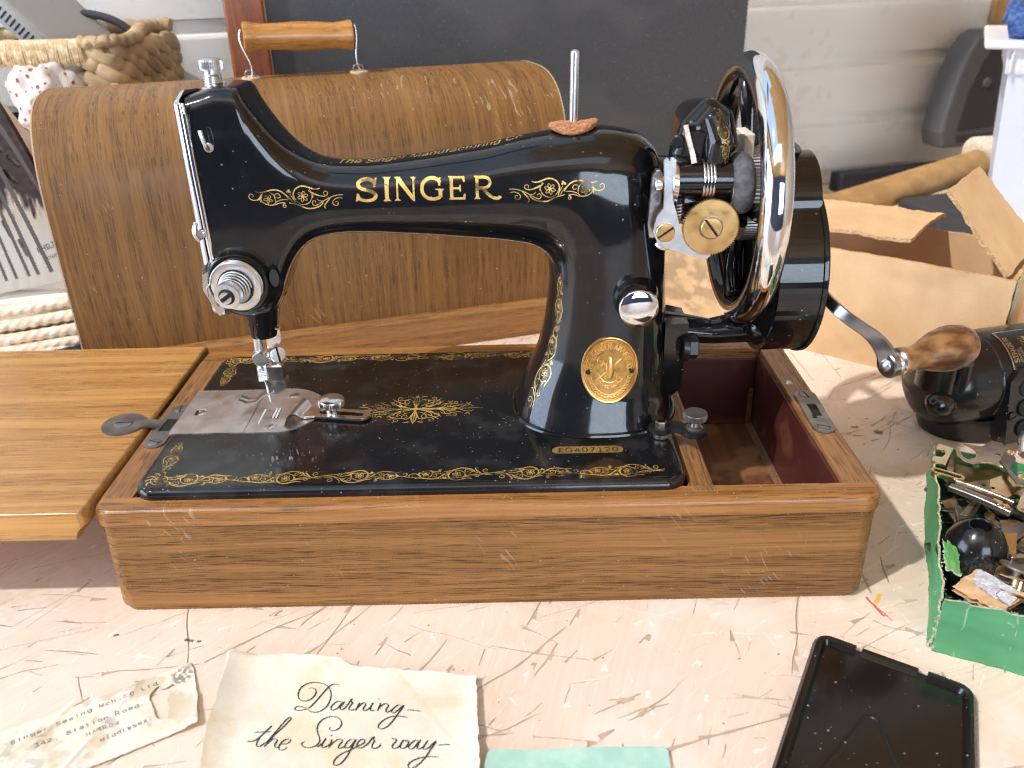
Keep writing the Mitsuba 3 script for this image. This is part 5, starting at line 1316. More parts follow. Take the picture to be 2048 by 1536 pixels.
sh = affinity.scale(oval, 0.0022, 0.0072)
shv = [np.c_[np.asarray(affinity.scale(oval, 0.0026 * s_, 0.0076 * s_).exterior.coords)[:-1] + [0, 0.0010], np.full(80, h_)] for s_, h_ in ((1, -0.0002), (0.95, 0.0006), (0.7, 0.0011), (0.3, 0.0013))]
relief.append(hull(badge_map(np.vstack(shv))))
for pts in ([(-0.0078, -0.0062), (0.0068, 0.0066)], [(0.0078, -0.0062), (-0.0062, 0.0066)]):
    relief.append(sweep(badge_map(np.c_[spline(pts, 12), np.zeros(12)]), circ(0.0005, 6), (0, -1, 0)))
for sgn in (-1, 1):
    q = np.linspace(0, 2 * PI, 20)
    relief.append(sweep(badge_map(np.c_[sgn * 0.0056 + 0.0022 * np.cos(q + 1) * 0.8, 0.0052 * -sgn + 0.0026 * np.sin(q + 1), np.zeros(20)]), circ(0.0003, 6), (0, -1, 0)))
    ba = np.linspace(-PI / 2 - 0.05 * sgn, -PI / 2 + sgn * 1.12, 9)
    for k_, q in enumerate(ba):
        c0 = np.array([BRX * 0.74 * math.cos(q), BRZ * 0.78 * math.sin(q)]); tg = np.array([-math.sin(q) * BRX, math.cos(q) * BRZ]) * sgn; tg /= np.linalg.norm(tg); nm = np.array([-tg[1], tg[0]])
        for s_ in (-1, 1):
            leaf = [c0, c0 + tg * .0016 + nm * s_ * .0012, c0 + tg * .0030 + nm * s_ * .0013, c0 + tg * .0018 + nm * s_ * .0003]
            relief.append(emboss(flatpoly(sg.Polygon(leaf)), 0.0008))
q = np.linspace(-PI * 0.94, -PI * 0.06, 30)
relief.append(sweep(badge_map(np.c_[0.0068 * np.cos(q), 0.0078 * np.sin(q), np.zeros(30)]), circ(0.00025, 5), (0, -1, 0)))
add(SM + '__badge__relief', cat(relief), 'badge_brass', 40)
for s_ in (-1, 1):
    p = badge_map(np.array([[s_ * 0.0128, -0.0012, 0.0]]))[0]
    add(SM + '__badge__pin', lathe([(0.0016, 0), (0.0015, 0.0008), (0.0008, 0.0012)], zframe(p, (0, -1, 0)), 14), 'black_metal', 30)
# stamped serial number
out = []
for k_, ch in enumerate('EG407120'):
    m = text2(ch, 0.0048); v = np.array(m.vertices); v[:, 0] -= np.ptp(v[:, 0]) / 2 + v[:, 0].min(); v[:, 0] += 0.2606 + 0.0044 * k_ + (0.0006 if k_ > 1 else 0); v[:, 1] += 0.0416
    out.append(trimesh.Trimesh(np.c_[v[:, :2], np.full(len(v), ZB + 0.00055)], m.faces, process=False))
add(SM + '__serial_plate__number', cat(out), 'dark_slot')
# ------------------------------------------------------------------ behind the machine: case lid, board, basket, iron
def along_wall(poly, s0, s1, c=0.0):
    """Extrude a polygon drawn in (off, z) along the wall from s0 to s1."""
    M = np.eye(4); M[:3, 0] = WN; M[:3, 1] = [0, 0, 1]; M[:3, 2] = WT; M[:3, 3] = W(s0, 0, 0)
    return poly3(poly, s1 - s0, M, c)
def wbox(s0, s1, o0, o1, z0, z1, c=0.001):
    return xf(cbox((s0, o0, z0), (s1, o1, z1), c), wframe(0, 0, 0))
LD, LH, LR = 0.200, 0.2398, 0.052
def lid_poly(ins):
    # a domed section: upright sides that bend over into a shallow arch
    q = np.linspace(0, PI, 49); e = 2 / 3.0; a_, b_ = LD / 2 - ins, LH - 0.14 - ins
    return [(ins, 0.004)] + [(LD / 2 - a_ * np.sign(math.cos(t)) * abs(math.cos(t)) ** e, 0.14 + b_ * abs(math.sin(t)) ** e) for t in q] + [(LD - ins, 0.004)]
CL = 'case_lid'
lab(CL, 'bentwood oak case lid with a turned wooden handle, behind the sewing machine', 'case lid')
shell = sg.Polygon(lid_poly(0) + lid_poly(0.0055)[::-1])
add(CL + '__shell', along_wall(shell, -0.4130, 0.0255), 'oak_lid', 25)
edge = sg.Polygon(lid_poly(-0.0002) + lid_poly(0.0050)[::-1])
add(CL + '__shell__ply_edge', along_wall(edge, -0.4142, -0.41302), 'ply_edge', 25); add(CL + '__shell__ply_edge', along_wall(edge, 0.02552, 0.0265), 'ply_edge', 25)
endp = sg.Polygon(lid_poly(0.0057))
add(CL + '__end_panel', along_wall(endp, -0.4085, -0.4015), 'oak_side', 25)
add(CL + '__end_panel', along_wall(endp, 0.0140, 0.0210), 'oak_side', 25)
railp = sg.Polygon([(0.0005, 0.0), (0.0005, 0.0350), (-0.0050, 0.0335), (-0.0072, 0.0310), (-0.0072, 0.0012), (-0.0060, 0.0)])
add(CL + '__base_rail', along_wall(railp, -0.4130, 0.0255), 'oak_rail', 25)
add(CL + '__base_rail', along_wall(affinity.affine_transform(railp, [-1, 0, 0, 1, LD, 0]), -0.4130, 0.0255), 'oak_rail', 25)
# handle: turned grip between two steel straps on little plates
hz, ho = 0.2735, 0.105
h0_, h1_ = W(-0.2425, ho, hz + 0.0015), W(-0.1455, ho, hz - 0.001)
hl = np.linalg.norm(h1_ - h0_)
hpr = [(0.0100, 0), (0.0128, 0.0008), (0.0131, 0.003), (0.0122, 0.0080), (0.0110, 0.016), (0.0114, 0.030), (0.0124, 0.048), (0.0120, 0.064), (0.0110, 0.080), (0.0120, 0.0885), (0.0130, 0.0930), (0.0127, hl - 0.0012), (0.0100, hl)]
add(CL + '__handle', lathe(hpr, zframe(h0_, h1_ - h0_), 36), 'handle_wood', 50)
for s_, e in ((-0.2425, -1), (-0.1455, 1)):
    p = [W(s_ + e * 0.0014, ho, hz + 0.008), W(s_ + e * 0.0018, ho - 0.001, hz - 0.008), W(s_ + e * (0.0016 if e > 0 else -0.0035), ho - 0.002, LH + 0.006), W(s_ + e * 0.001 + 0.003, ho - 0.002, LH + 0.0012)]
    k = add(CL + '__handle_strap', sweep(spline(p, 14), rect(0.0105, 0.0016, 0.0005), WT, np.interp(np.arange(14), [0, 8, 13], [1.0, 0.75, 0.6])), 'satin_steel', 30)
    add(CL + '__handle_plate', hull(np.vstack([[W(s_ + 0.002 + 0.0085 * math.cos(t) * q, ho + 0.012 * math.sin(t) * q, LH + dz) for t in np.arange(16) / 16 * 2 * PI] for q, dz in ((1, -0.0005), (1, 0.0012), (0.8, 0.0020))])), 'ply_edge', 30)
    add(CL + '__handle_plate__staple', tube([W(s_ - .0015, ho - .004, LH + .001), W(s_ - .001, ho - .004, LH + .007), W(s_ + .004, ho - .004, LH + .007), W(s_ + .0045, ho - .004, LH + .001)], 0.0011, 8, WN, 16), 'dark_steel', True)

# dark board with a red wood frame, leaning against the wall
DB = 'framed_board'
lab(DB, 'dark slate coloured board with a reddish wooden frame rail, leaning on the wall', 'board')
add(DB + '__panel', wbox(-0.2135, 0.3620, 0.276, 0.288, 0.0, 0.62, 0.001), 'slate_board')
add(DB + '__frame_rail', wbox(-0.2560, -0.2155, 0.266, 0.294, 0.0, 0.62, 0.0025), 'red_frame', 30)
add(DB + '__edge_strip', wbox(-0.2153, -0.2137, 0.272, 0.290, 0.0, 0.62, 0.0004), 'ply_edge', 30)

# woven basket with a gap for a handle
BK = 'basket'
lab(BK, 'woven rush basket with a raffia bound handle, holding a grey appliance and cloth', 'basket')
A_, B_ = np.array([-0.3640, 0.2350]), np.array([-0.3160, 0.3620])
fd = np.array([-0.965, 0.262]); rd = B_ - A_; rlen = np.linalg.norm(rd); rd = rd / rlen
ztop = 0.2655
def bpt(t, z):
    """t < 0 along the front to the left, t > 0 along the right side; walls lean out a little."""
    k = 0.93 + 0.07 * z / ztop
    ctr = A_ + fd * 0.13 + rd * 0.07
    p = A_ + (fd * (-t) if t < 0 else rd * t)
    p = ctr + (p - ctr) * k
    return W(p[0], p[1], z)
def row(t0, t1, z, ph, amp=0.0034, r=0.0042, dz=0.0):
    n = max(10, int(abs(t1 - t0) / 0.0035)); out = []
    ts = np.linspace(t0, t1, n)
    base = np.array([bpt(t, z + dz * (t - t0)) for t in ts])
    # round the corner
    for _ in range(2):
        base[1:-1] = 0.25 * base[:-2] + 0.5 * base[1:-1] + 0.25 * base[2:]
    tg = np.gradient(base, axis=0); tg /= np.linalg.norm(tg, axis=1, keepdims=True)
    nn_ = np.cross(tg, [0, 0, 1]); nn_ /= np.linalg.norm(nn_, axis=1, keepdims=True)
    for sgn in (0, 1):
        an = 2 * PI * (ts - t0) / 0.056 + ph + sgn * PI
        p = base + nn_ * (amp * np.sin(an))[:, None] + np.array([0, 0, 1]) * (1.75 * amp * np.cos(an))[:, None]
        p += rng.normal(0, 0.0004, p.shape)
        w_ = 1.0 + 0.22 * np.sin(an * 2 + 1) + rng.normal(0, 0.04, n)
        out.append(sweep(p, circ(r, 9, r * 1.75), (0, 0, 1), w_))
    return out
strands = []
k = 0
for z in np.arange(0.012, 0.2560, 0.0185):
    if z > 0.196:
        strands += row(-0.0330, rlen, z, 0.9 * k); strands += row(-0.30, -0.130, z, 0.9 * k + 2)
    else:
        strands += row(-0.30, rlen, z, 0.9 * k)
    k += 1
    strands += row(rlen - 0.004, rlen + 0.004, z, k)[:1]
add(BK + '__weave', cat(strands), 'rush', 60)
# far side rim seen past the grey appliance and the rolled rims
def rimtube(pts, r, n):
    p = spline(pts, n); p[:, 2] += 0.0012 * np.sin(np.arange(n) * 1.7)
    return sweep(p, circ(r, 9, r * 0.8), (0, 0, 1), 1 + 0.12 * np.sin(np.arange(n) * 2.3))
Cb = B_ + fd * 0.26
add(BK + '__rim', cat(rimtube([bpt(-0.0330, ztop), bpt(-0.012, ztop + .001), bpt(0.006, ztop + .001), bpt(0.05, ztop + 0.003), bpt(rlen, ztop + 0.006)], 0.0078, 60),
    rimtube([W(*B_, ztop + 0.006), W(*(B_ + fd * 0.10), ztop + 0.004), W(*Cb, ztop)], 0.0090, 50), rimtube([bpt(-0.125, ztop - 0.003), bpt(-0.20, ztop - .003), bpt(-0.30, ztop - .003)], 0.0078, 30)), 'rush', 60)
bk = []
for z in (0.252, 0.234, 0.216):
    p = np.array([W(*(B_ + fd * t), z) for t in np.linspace(0, 0.26, 60)]); an = np.linspace(0, 36, 60)
    for sg_ in (0, PI):
        bk.append(sweep(p + 0.005 * np.c_[0 * an, np.sin(an + sg_), np.cos(an + sg_)], circ(0.0068, 8), (0, 0, 1)))
add(BK + '__weave', cat(bk), 'rush', 60)
# handle: a bar wound with raffia
bar, n_s = [], 96
for k in range(n_s):
    t = -0.0320 - 0.0965 * k / n_s
    pz, hh_ = ztop + 0.003 - 0.012 * 0, 0.0215 + rng.uniform(-0.0008, 0.0008)
    a_, b_ = bpt(t, pz), bpt(t - 0.0011, pz)
    tilt = 0.003 * math.sin(k * 0.55) + rng.uniform(-0.0006, 0.0006)
    nrm_ = np.array([-(b_ - a_)[1], (b_ - a_)[0], 0]); nrm_ /= np.linalg.norm(nrm_)
    if nrm_[1] > 0: nrm_ = -nrm_
    tg_ = (b_ - a_) / np.linalg.norm(b_ - a_)
    d_ = rng.uniform(0, 0.0007)
    up_ = np.array([0, 0, 1.0])
    bar.append(sweep(spline([a_ - nrm_ * 0.004 + up_ * 0.0010, a_ + nrm_ * (0.0035 + d_), a_ + nrm_ * (0.0050 + d_) - up_ * hh_ * .5 + tg_ * tilt * .5, a_ + nrm_ * (0.0035 + d_) - up_ * hh_ + tg_ * tilt, a_ - nrm_ * 0.003 - up_ * (hh_ + .001) + tg_ * tilt], 8), circ(0.00078, 5), tg_))
core = hull([bpt(t, z) + np.array([0, dy, 0]) for t in (-0.030, -0.131) for z in (ztop + 0.0012, ztop - 0.0175) for dy in (-0.003, 0.003)])
add(BK + '__handle', cat(bar, core), 'raffia', 40)
add(BK + '__lining', cat(hull([bpt(t, z) + 0.016 * WN for t in (-0.30, -0.02) for z in (0.02, 0.20)] + [bpt(t, 0.02) + 0.10 * WN for t in (-0.30, -0.02)])), 'navy')  # solid dark block put in for the shaded inside of the basket
# spotted cloth bulging through the gap
ck_ = trimesh.creation.icosphere(4, 1.0); v = np.array(ck_.vertices)
rg_ = lambda q, sd: (1 - 2 * np.abs(meshkit.noise(q, sd) - 0.5))[:, None] ** 2
v = v * (0.72 + 0.30 * rg_(v * 1.7 + 3, 5) + 0.16 * rg_(v * [3.4, 3.4, 1.8] + 8, 6)) * [0.036, 0.028, 0.040]
v = v + 0.0040 * (np.abs(meshkit.fbm(v * 60 + 7, 4, 9) - 0.5)[:, None]) * np.sign(v)
c_ = bpt(-0.078, 0.213)
add('spotted_cloth', trimesh.Trimesh(v + c_ + [0.000, 0.006, 0], ck_.faces, process=False), 'spotted_cloth', True)
lab('spotted_cloth', 'pale cloth with small dark spots bulging from the gap in the basket', 'cloth')
v2 = np.array(ck_.vertices); v2 = v2 * (1 + 0.35 * (meshkit.fbm(v2 * 2.1 + 9, 4, 6)[:, None] - 0.45)) * [0.026, 0.018, 0.020]
v2 = v2 + 0.0045 * (np.abs(meshkit.fbm(v2 * 60 + 7, 3, 2) - 0.5)[:, None]) * np.sign(v2)
add('pink_cloth', trimesh.Trimesh(v2 + bpt(-0.034, 0.196) + [0.004, -0.012, 0], ck_.faces, process=False), 'rope', True)
lab('pink_cloth', 'plain pale pink cloth at the foot of the basket corner, right of the spotted cloth', 'cloth')

# grey appliance tipped into the basket
GA = 'grey_appliance'
lab(GA, 'grey boxy appliance with a slotted vent, tipped into the basket', 'appliance')
ga_c = W(-0.4640, 0.292, 0.3180)
ex = W(1, 0, 0) - W(0, 0, 0)
long_ = 0.62 * WT + np.array([0, 0, -0.78]) + 0.05 * WN; long_ /= np.linalg.norm(long_)
yaw = -0.80 * WN * 1.0 + 0.45 * (0.78 * WT + 0.62 * np.array([0, 0, 1.0])); yaw -= long_ * (yaw @ long_); yaw /= np.linalg.norm(yaw)
GM = frame(ga_c, long_, np.cross(yaw, long_))
# local axes: x long, y across the front, z = towards the viewer
if (GM[:3, 2] @ WN) > 0:
    GM[:3, 1] *= -1; GM[:3, 2] *= -1
side = -1 if (GM[:3, 1] @ WT) > 0 else 1
ya, yb = sorted((-side * 0.047, side * 0.010))
add(GA + '__body', xf(rbox((-0.16, ya, -0.060), (0.10, yb, 0.0), 0.005), GM), 'grey_plastic', 40)
add(GA + '__button', xf(lathe([(0.0042, -0.0005), (0.0040, 0.0010), (0.003, 0.0014)], zframe((-0.012, -side * 0.012, 0.0), (0, 0, 1)), 20), GM), 'dark_slot', 30)
for k in range(15):
    x = -0.020 + 0.0052 * k
    add(GA + '__vent_slot', xf(cbox((x, side * 0.0094, -0.042), (x + 0.0022, side * 0.0104, -0.014), 0.0002), GM), 'dark_slot')
add('power_cable', tube([W(-0.405, 0.318, 0.290), W(-0.385, 0.316, 0.2870), W(-0.366, 0.312, 0.2800), W(-0.352, 0.310, 0.268), W(-0.346, 0.308, 0.240)], 0.0042, 12, WN, 40), 'dark_grey', True)
lab('power_cable', 'black cable looping down into the basket behind its rim', 'cable')

# steam iron standing on its heel, sole towards us
IR = 'steam_iron'
lab(IR, 'white steam iron standing on end, its striped grey sole scorched brown', 'iron')
IY = 0.385
tiltm = rot([1, 0, 0], -4, (0, IY, 0.06)) @ rot([0, 1, 0], -10, (-0.23, IY, 0.06))
def iron_pt(m): return xf(m, tiltm)
def half_w(z):
    u = np.clip((z - 0.063) / 0.235, 0, 1)
    return 0.060 * np.sqrt(np.clip(1 - u ** 2.2, 0, 1)) * np.clip(0.80 + 2.2 * u, 0, 1)
zz = np.r_[0.0632, 0.0645, np.linspace(0.068, 0.297, 40), 0.298]
hw = half_w(zz); hw[0] = 0.036; hw[1] = 0.046
IC = -0.2250
outl = [(IC + w, z) for w, z in zip(hw, zz)] + [(IC - w, z) for w, z in zip(hw[::-1], zz[::-1])]
sole_p = sg.Polygon(outl).buffer(0)
XZ = frame((0, IY, 0), (1, 0, 0), (0, 0, 1))
def holes_at():
    out = []
    for (x0_, z0_, L_, an) in [(-0.2165, 0.119, 0.014, 97), (-0.2090, 0.100, 0.014, 97), (-0.1950, 0.163, 0.012, 120), (-0.1865, 0.175, 0.010, 122), (-0.205, 0.205, 0.010, 118), (-0.1955, 0.190, 0.010, 118), (-0.214, 0.170, 0.012, 108), (-0.232, 0.15, 0.014, 97), (-0.222, 0.216, 0.010, 112), (-0.239, 0.11, 0.014, 92)]:
        out.append((x0_, z0_, L_, an))
    return out
hp_ = [affinity.translate(affinity.rotate(slot_poly(L_, 0.0021), an), x, z) for x, z, L_, an in holes_at()]
from shapely.ops import unary_union
add(IR + '__sole_plate', iron_pt(poly3(sole_p.difference(unary_union(hp_)), 0.0060, XZ, 0.0022)), 'sole', 35)
add(IR + '__sole_plate__steam_hole', cat([iron_pt(poly3(h.buffer(-0.0002), 0.0010, frame((0, IY - 0.0022, 0), (1, 0, 0), (0, 0, 1)))) for h in hp_]), 'old_steel')
st_ = []
tip = np.array([IC, 0.300])
for b, w_ in ((0.0105, 0.0032), (0.0195, 0.0036), (0.0325, 0.0042), (-0.002, 0.003), (-0.012, 0.003)):
    p0_, p1_ = np.array([IC + b, 0.0735]), np.array([IC + b * 0.25, 0.275])
    mid = (p0_ + p1_) / 2 + [b * 0.10, 0]
    st_.append(ribbon([p0_, mid, p1_], w_, taper=False, n=30))
for z0_, z1_, x0_, x1_ in ((0.155, 0.245, 0.0490, 0.0235), (0.140, 0.236, 0.0520, 0.0310), (0.205, 0.265, 0.0330, 0.0130)):
    st_.append(ribbon([(IC + x0_, z0_), (IC + (x0_ + x1_) / 2 + 0.003, (z0_ + z1_) / 2), (IC + x1_, z1_)], 0.0022, taper=False, n=24))
stm = cat(st_); stm.apply_transform(frame((0, IY - 0.0061, 0), (1, 0, 0), (0, 0, 1)))
add(IR + '__sole_plate__stripe', iron_pt(stm), 'sole_stripe')
tx = []
for s_, h_, x_, z_ in (('PHILIPS', 0.0048, -0.1975, 0.0925), ('STEAMGLIDE', 0.0026, -0.1915, 0.0850)):
    m = text2(s_, h_, True); m.apply_transform(rot([0, 0, 1], 10)); m.apply_translation([x_, z_, 0]); tx.append(m)
txm = cat(tx); txm.apply_transform(frame((0, IY - 0.0062, 0), (1, 0, 0), (0, 0, 1)))
add(IR + '__sole_plate__lettering', iron_pt(txm), 'sole_stripe')
add(IR + '__body', iron_pt(cat(sphull([(IC - 0.03, IY + 0.03, 0.09, 0.026), (IC + 0.032, IY + 0.03, 0.09, 0.026), (IC - 0.028, IY + 0.03, 0.055, 0.024), (IC + 0.030, IY + 0.03, 0.055, 0.024), (IC, IY + 0.03, 0.25, 0.018), (IC - 0.03, IY + 0.08, 0.07, 0.026), (IC + 0.03, IY + 0.08, 0.07, 0.026)]))), 'iron_white', 40)
add(IR + '__heel', cat(rbox((IC - 0.052, IY - 0.004, 0.018), (IC + 0.056, IY + 0.11, 0.060), 0.012)), 'iron_white', 40)
# braided cord coiled in front of it
coil_ = []
for k, (zq, yq, dx) in enumerate(((0.0475, 0.372, 0.0), (0.0365, 0.366, 0.006), (0.0250, 0.361, 0.010), (0.0135, 0.357, 0.002), (0.0055, 0.349, -0.02), (0.0300, 0.377, 0.004))):
    coil_ += [np.array([-0.42, yq + 0.01, zq - 0.012]), np.array([-0.33, yq - 0.004, zq - 0.008]), np.array([-0.25 + dx, yq - 0.004, zq - 0.002]), np.array([-0.192 + dx, yq + 0.004, zq + 0.004]), np.array([-0.160 + dx, yq + 0.018, zq + 0.006]), np.array([-0.165 + dx, yq + 0.05, zq + 0.004]), np.array([-0.23, yq + 0.052, max(zq - 0.004, 0.006)]), np.array([-0.34, yq + 0.05, max(zq - 0.01, 0.006)]), np.array([-0.41, yq + 0.035, max(zq - 0.012, 0.006)])]
path = spline(coil_, 1400); path[:, 2] = np.maximum(path[:, 2], 0.0058)
def braid(path, r, k=12):
    n = len(path); m = sweep(path, circ(r, k), (0, 0, 1))
    v = np.array(m.vertices)[:n * k].reshape(n, k, 3)
    L = np.r_[0, np.cumsum(np.linalg.norm(np.diff(path, axis=0), axis=1))]
    an = np.arange(k) / k * 2 * PI
    d = 0.09 * r * (np.sin(3 * an[None] + L[:, None] / 0.0016) + np.sin(-3 * an[None] + L[:, None] / 0.0016))
    v = v + (v - path[:, None]) / r * d[..., None]
    vv = np.array(m.vertices); vv[:n * k] = v.reshape(-1, 3)
    return trimesh.Trimesh(vv, m.faces, process=False)
add(IR + '__cord', braid(path, 0.0052), 'rope', True)
add('dark_cloth', crumple(trimesh.Trimesh(*trimesh.remesh.subdivide_to_size(*(lambda m: (m.vertices, m.faces))(rbox((-0.205, 0.330, 0.0005), (-0.118, 0.372, 0.0135), 0.005)), 0.006), process=False), 0.002, 60, 4), 'navy', True)
lab('dark_cloth', 'dark navy cloth on the table between the iron cord and the case lid', 'cloth')
# ------------------------------------------------------------------ to the right: cardboard box, tube, bin, motor, green box of attachments
CB = 'cardboard_box'
lab(CB, 'old open cardboard box with two bent flaps, behind the crank handle', 'cardboard box')
Ca, Cd = np.array([0.4835, 0.365, 0.0]), np.array([0.77902, -0.62700, 0.0])
Cn = np.array([0.62700, 0.77902, 0.0])
def C(al, dep, z): return Ca + al * Cd + dep * Cn + np.array([0, 0, z])
CM = np.eye(4); CM[:3, 0] = Cd; CM[:3, 1] = Cn; CM[:3, 3] = Ca
def sheet(p00, p10, p11, p01, t=0.0032, nu=26, nv=16, amp=0.0006, seed=0, curl=0.0, ragged=0.0007):
    """A board of thickness t through four corners, slightly warped, with ragged edges."""
    u, v = np.meshgrid(np.linspace(0, 1, nu), np.linspace(0, 1, nv), indexing='ij')
    p00, p10, p11, p01 = [np.asarray(q, float) for q in (p00, p10, p11, p01)]
    P = ((1 - u) * (1 - v))[..., None] * p00 + (u * (1 - v))[..., None] * p10 + (u * v)[..., None] * p11 + ((1 - u) * v)[..., None] * p01
    n = np.cross(p10 - p00, p01 - p00); n /= np.linalg.norm(n)
    q = np.stack([u * 5, v * 5, u * 0 + seed], -1)
    P = P + n * (2 * amp * (meshkit.fbm(q, 3, seed) - 0.5) + curl * (1 - (2 * v - 1) ** 2))[..., None]
    e = np.minimum(np.minimum(u, 1 - u), np.minimum(v, 1 - v)) < 1e-9
    P[e] += ragged * 2 * (np.stack([meshkit.noise(q[e] * 9 + 5 * k, seed + k) for k in range(3)], -1) - 0.5)
    A, B = P, P + n * t
    V = np.vstack([A.reshape(-1, 3), B.reshape(-1, 3)]); N = nu * nv
    idx = np.arange(N).reshape(nu, nv); f = []
    a, b, c, d = idx[:-1, :-1].ravel(), idx[1:, :-1].ravel(), idx[1:, 1:].ravel(), idx[:-1, 1:].ravel()
    f += [np.c_[a, c, b], np.c_[a, d, c], np.c_[a, b, c] + N, np.c_[a, c, d] + N]
    ring_ = np.r_[idx[:, 0], idx[-1, 1:], idx[-2::-1, -1], idx[0, -2:0:-1]]
    r2 = np.roll(ring_, -1)
    g = [np.c_[ring_, r2, r2 + N], np.c_[ring_, r2 + N, ring_ + N]]
    return trimesh.Trimesh(V, np.vstack(f), process=False), trimesh.Trimesh(V, np.vstack(g), process=False)
def board_part(name, *a, **k):
    m, e = sheet(*a, **k)
    kk = add(CB + '__' + name, m, 'cardboard', 50); add(kk + '__cut_edge', e, 'cardboard_edge')
cl_, cr_, cdp, chh = -0.185, 0.1850, 0.1080, 0.1000
board_part('front_panel', C(cl_, 0, 0), C(cr_, 0, 0), C(cr_, 0.0, chh), C(cl_, 0.0, chh + .001), nu=60, seed=1, amp=0.0012)
board_part('back_panel', C(cl_, cdp, 0), C(cr_, cdp, 0), C(cr_, cdp, chh), C(cl_, cdp, chh), nu=40, seed=2)
board_part('right_panel', C(cr_ - .0005, 0.0035, 0), C(cr_ - .0005, cdp, 0), C(cr_ - .0005, cdp, chh), C(cr_ - .0005, 0.0035, chh), seed=3, t=-0.0032)
board_part('left_panel', C(cl_, 0.0035, 0), C(cl_, cdp, 0), C(cl_, cdp, chh), C(cl_, 0.0035, chh), seed=4)
board_part('bottom_panel', C(cl_, 0.003, 0.0005), C(cr_, 0.003, 0.0005), C(cr_, cdp, 0.0005), C(cl_, cdp, 0.0005), seed=5)
board_part('inner_flap', C(-0.02, 0.004, 0.110), C(0.1010, 0.0080, 0.1130), C(0.1020, 0.1060, 0.1125), C(-0.01, 0.104, 0.110), seed=6, amp=0.0018, curl=0.004)
board_part('end_flap', C(0.1795, 0.000, 0.1020), C(0.1230, 0.000, 0.1624), C(0.1300, 0.0600, 0.1700), C(0.1790, 0.1080, 0.1050), seed=7, amp=0.0014)
tape = cat(cbox((0.1853, 0.004, 0.012), (0.1857, 0.020, 0.098), 0))
add(CB + '__tape', xf(tape, CM), 'torn_card')

# cardboard tube and what stands near the wall
CT = 'cardboard_tube'
t0_, t1_ = W(0.440, 0.198, 0.0205), W(0.693, 0.202, 0.0640)
add(CT, lathe([(0.0175, 0.004), (0.0195, 0), (0.0200, 0.001), (0.0200, np.linalg.norm(t1_ - t0_) - 0.001), (0.0195, np.linalg.norm(t1_ - t0_)), (0.0172, np.linalg.norm(t1_ - t0_)), (0.0168, np.linalg.norm(t1_ - t0_) - 0.02)], zframe(t0_, t1_ - t0_), 40), 'kraft', 40)
lab(CT, 'brown cardboard tube lying aslant behind the open cardboard box', 'cardboard tube')
add('plastic_pouch', crumple(trimesh.Trimesh(*trimesh.remesh.subdivide_to_size(*(lambda m: (m.vertices, m.faces))(xf(rbox((0.700, 0.190, 0.040), (0.760, 0.250, 0.092), 0.012), wframe(0, 0, 0))), 0.008), process=False), 0.004, 35, 8), 'rope', 60)
lab('plastic_pouch', 'crumpled pale wrapper at the upper end of the cardboard tube', 'wrapper')
add('dark_folder', xf(cbox((0.585, 0.342, 0.0), (0.80, 0.372, 0.028), 0.002), wframe(0, 0, 0)), 'navy', 30)
lab('dark_folder', 'dark flat folder lying along the foot of the wall behind the cardboard tube', 'folder')
add('black_case', xf(rbox((0.545, 0.095, 0.002), (0.690, 0.174, 0.040), 0.008), wframe(0, 0, 0)), 'dark_grey', 30)
lab('black_case', 'black case between the cardboard box and the cardboard tube', 'case')
GC = 'grey_tool_case'
lab(GC, 'dark grey moulded plastic case with tapering sides, hung by the wall left of the bin', 'plastic case')
gp_ = [(0.7371, 0.0790), (0.7415, 0.1158), (0.7500, 0.1607), (0.7612, 0.1925), (0.7720, 0.2100), (0.7880, 0.2190), (0.8800, 0.2190), (0.8800, 0.0555), (0.7500, 0.0555), (0.7440, 0.0580)]
WZ = np.eye(4); WZ[:3, 0] = WT; WZ[:3, 1] = [0, 0, 1]; WZ[:3, 2] = -WN; WZ[:3, 3] = LP + WN * 0.372
add(GC + '__shell', poly3(sg.Polygon(gp_).buffer(-0.004).buffer(0.004), 0.042, WZ, 0.006), 'mid_grey', 35)
ip = [(0.7640, 0.0900), (0.7720, 0.1400), (0.7850, 0.1760), (0.8000, 0.1980), (0.8760, 0.1980), (0.8760, 0.0880), (0.7640, 0.0800)]
add(GC + '__inset', poly3(sg.Polygon(ip).buffer(-0.003).buffer(0.003), 0.0015, WZ @ np.array([[1, 0, 0, 0], [0, 1, 0, 0], [0, 0, 1, 0.0418], [0, 0, 0, 1.0]]), 0.001), 'dark_grey', 35)
add(GC + '__latch', poly3(sg.box(0.7660, 0.0640, 0.8700, 0.0750).buffer(-.002).buffer(.002), 0.003, WZ @ np.array([[1, 0, 0, 0], [0, 1, 0, 0], [0, 0, 1, 0.0418], [0, 0, 0, 1.0]]), 0.001), 'dark_grey', 35)
add(GC + '__boss', lathe([(0.0070, 0), (0.0062, 0.003), (0.003, 0.0034)], WZ @ zframe((0.800, 0.148, 0.043), (0, 0, 1)), 24), 'mid_grey', 30)
BN = 'storage_bin'
lab(BN, 'white plastic storage bin with a ribbed rim and lid, right of the grey case', 'storage bin')
bo = np.array([0.7745, 0.6602, 0.0]); bu = np.array([0.900, -0.436, 0.0]); bw = np.array([0.436, 0.900, 0.0])
def Bp(u, w, z): return bo + u * bu + w * bw + np.array([0, 0, z])
BMx = np.eye(4); BMx[:3, 0] = bu; BMx[:3, 1] = bw; BMx[:3, 3] = bo
def frus(u0, u1, w0, w1, z0, z1, k):
    return hull([Bp(u, w, z) for z, q in ((z0, k), (z1, 0.0)) for u in (u0 + q, u1 - q) for w in (w0 + q, w1 - q)])
add(BN + '__body', frus(0.030, 0.30, 0.016, 0.195, 0.001, 0.2080, 0.013), 'bin_plastic', 20)
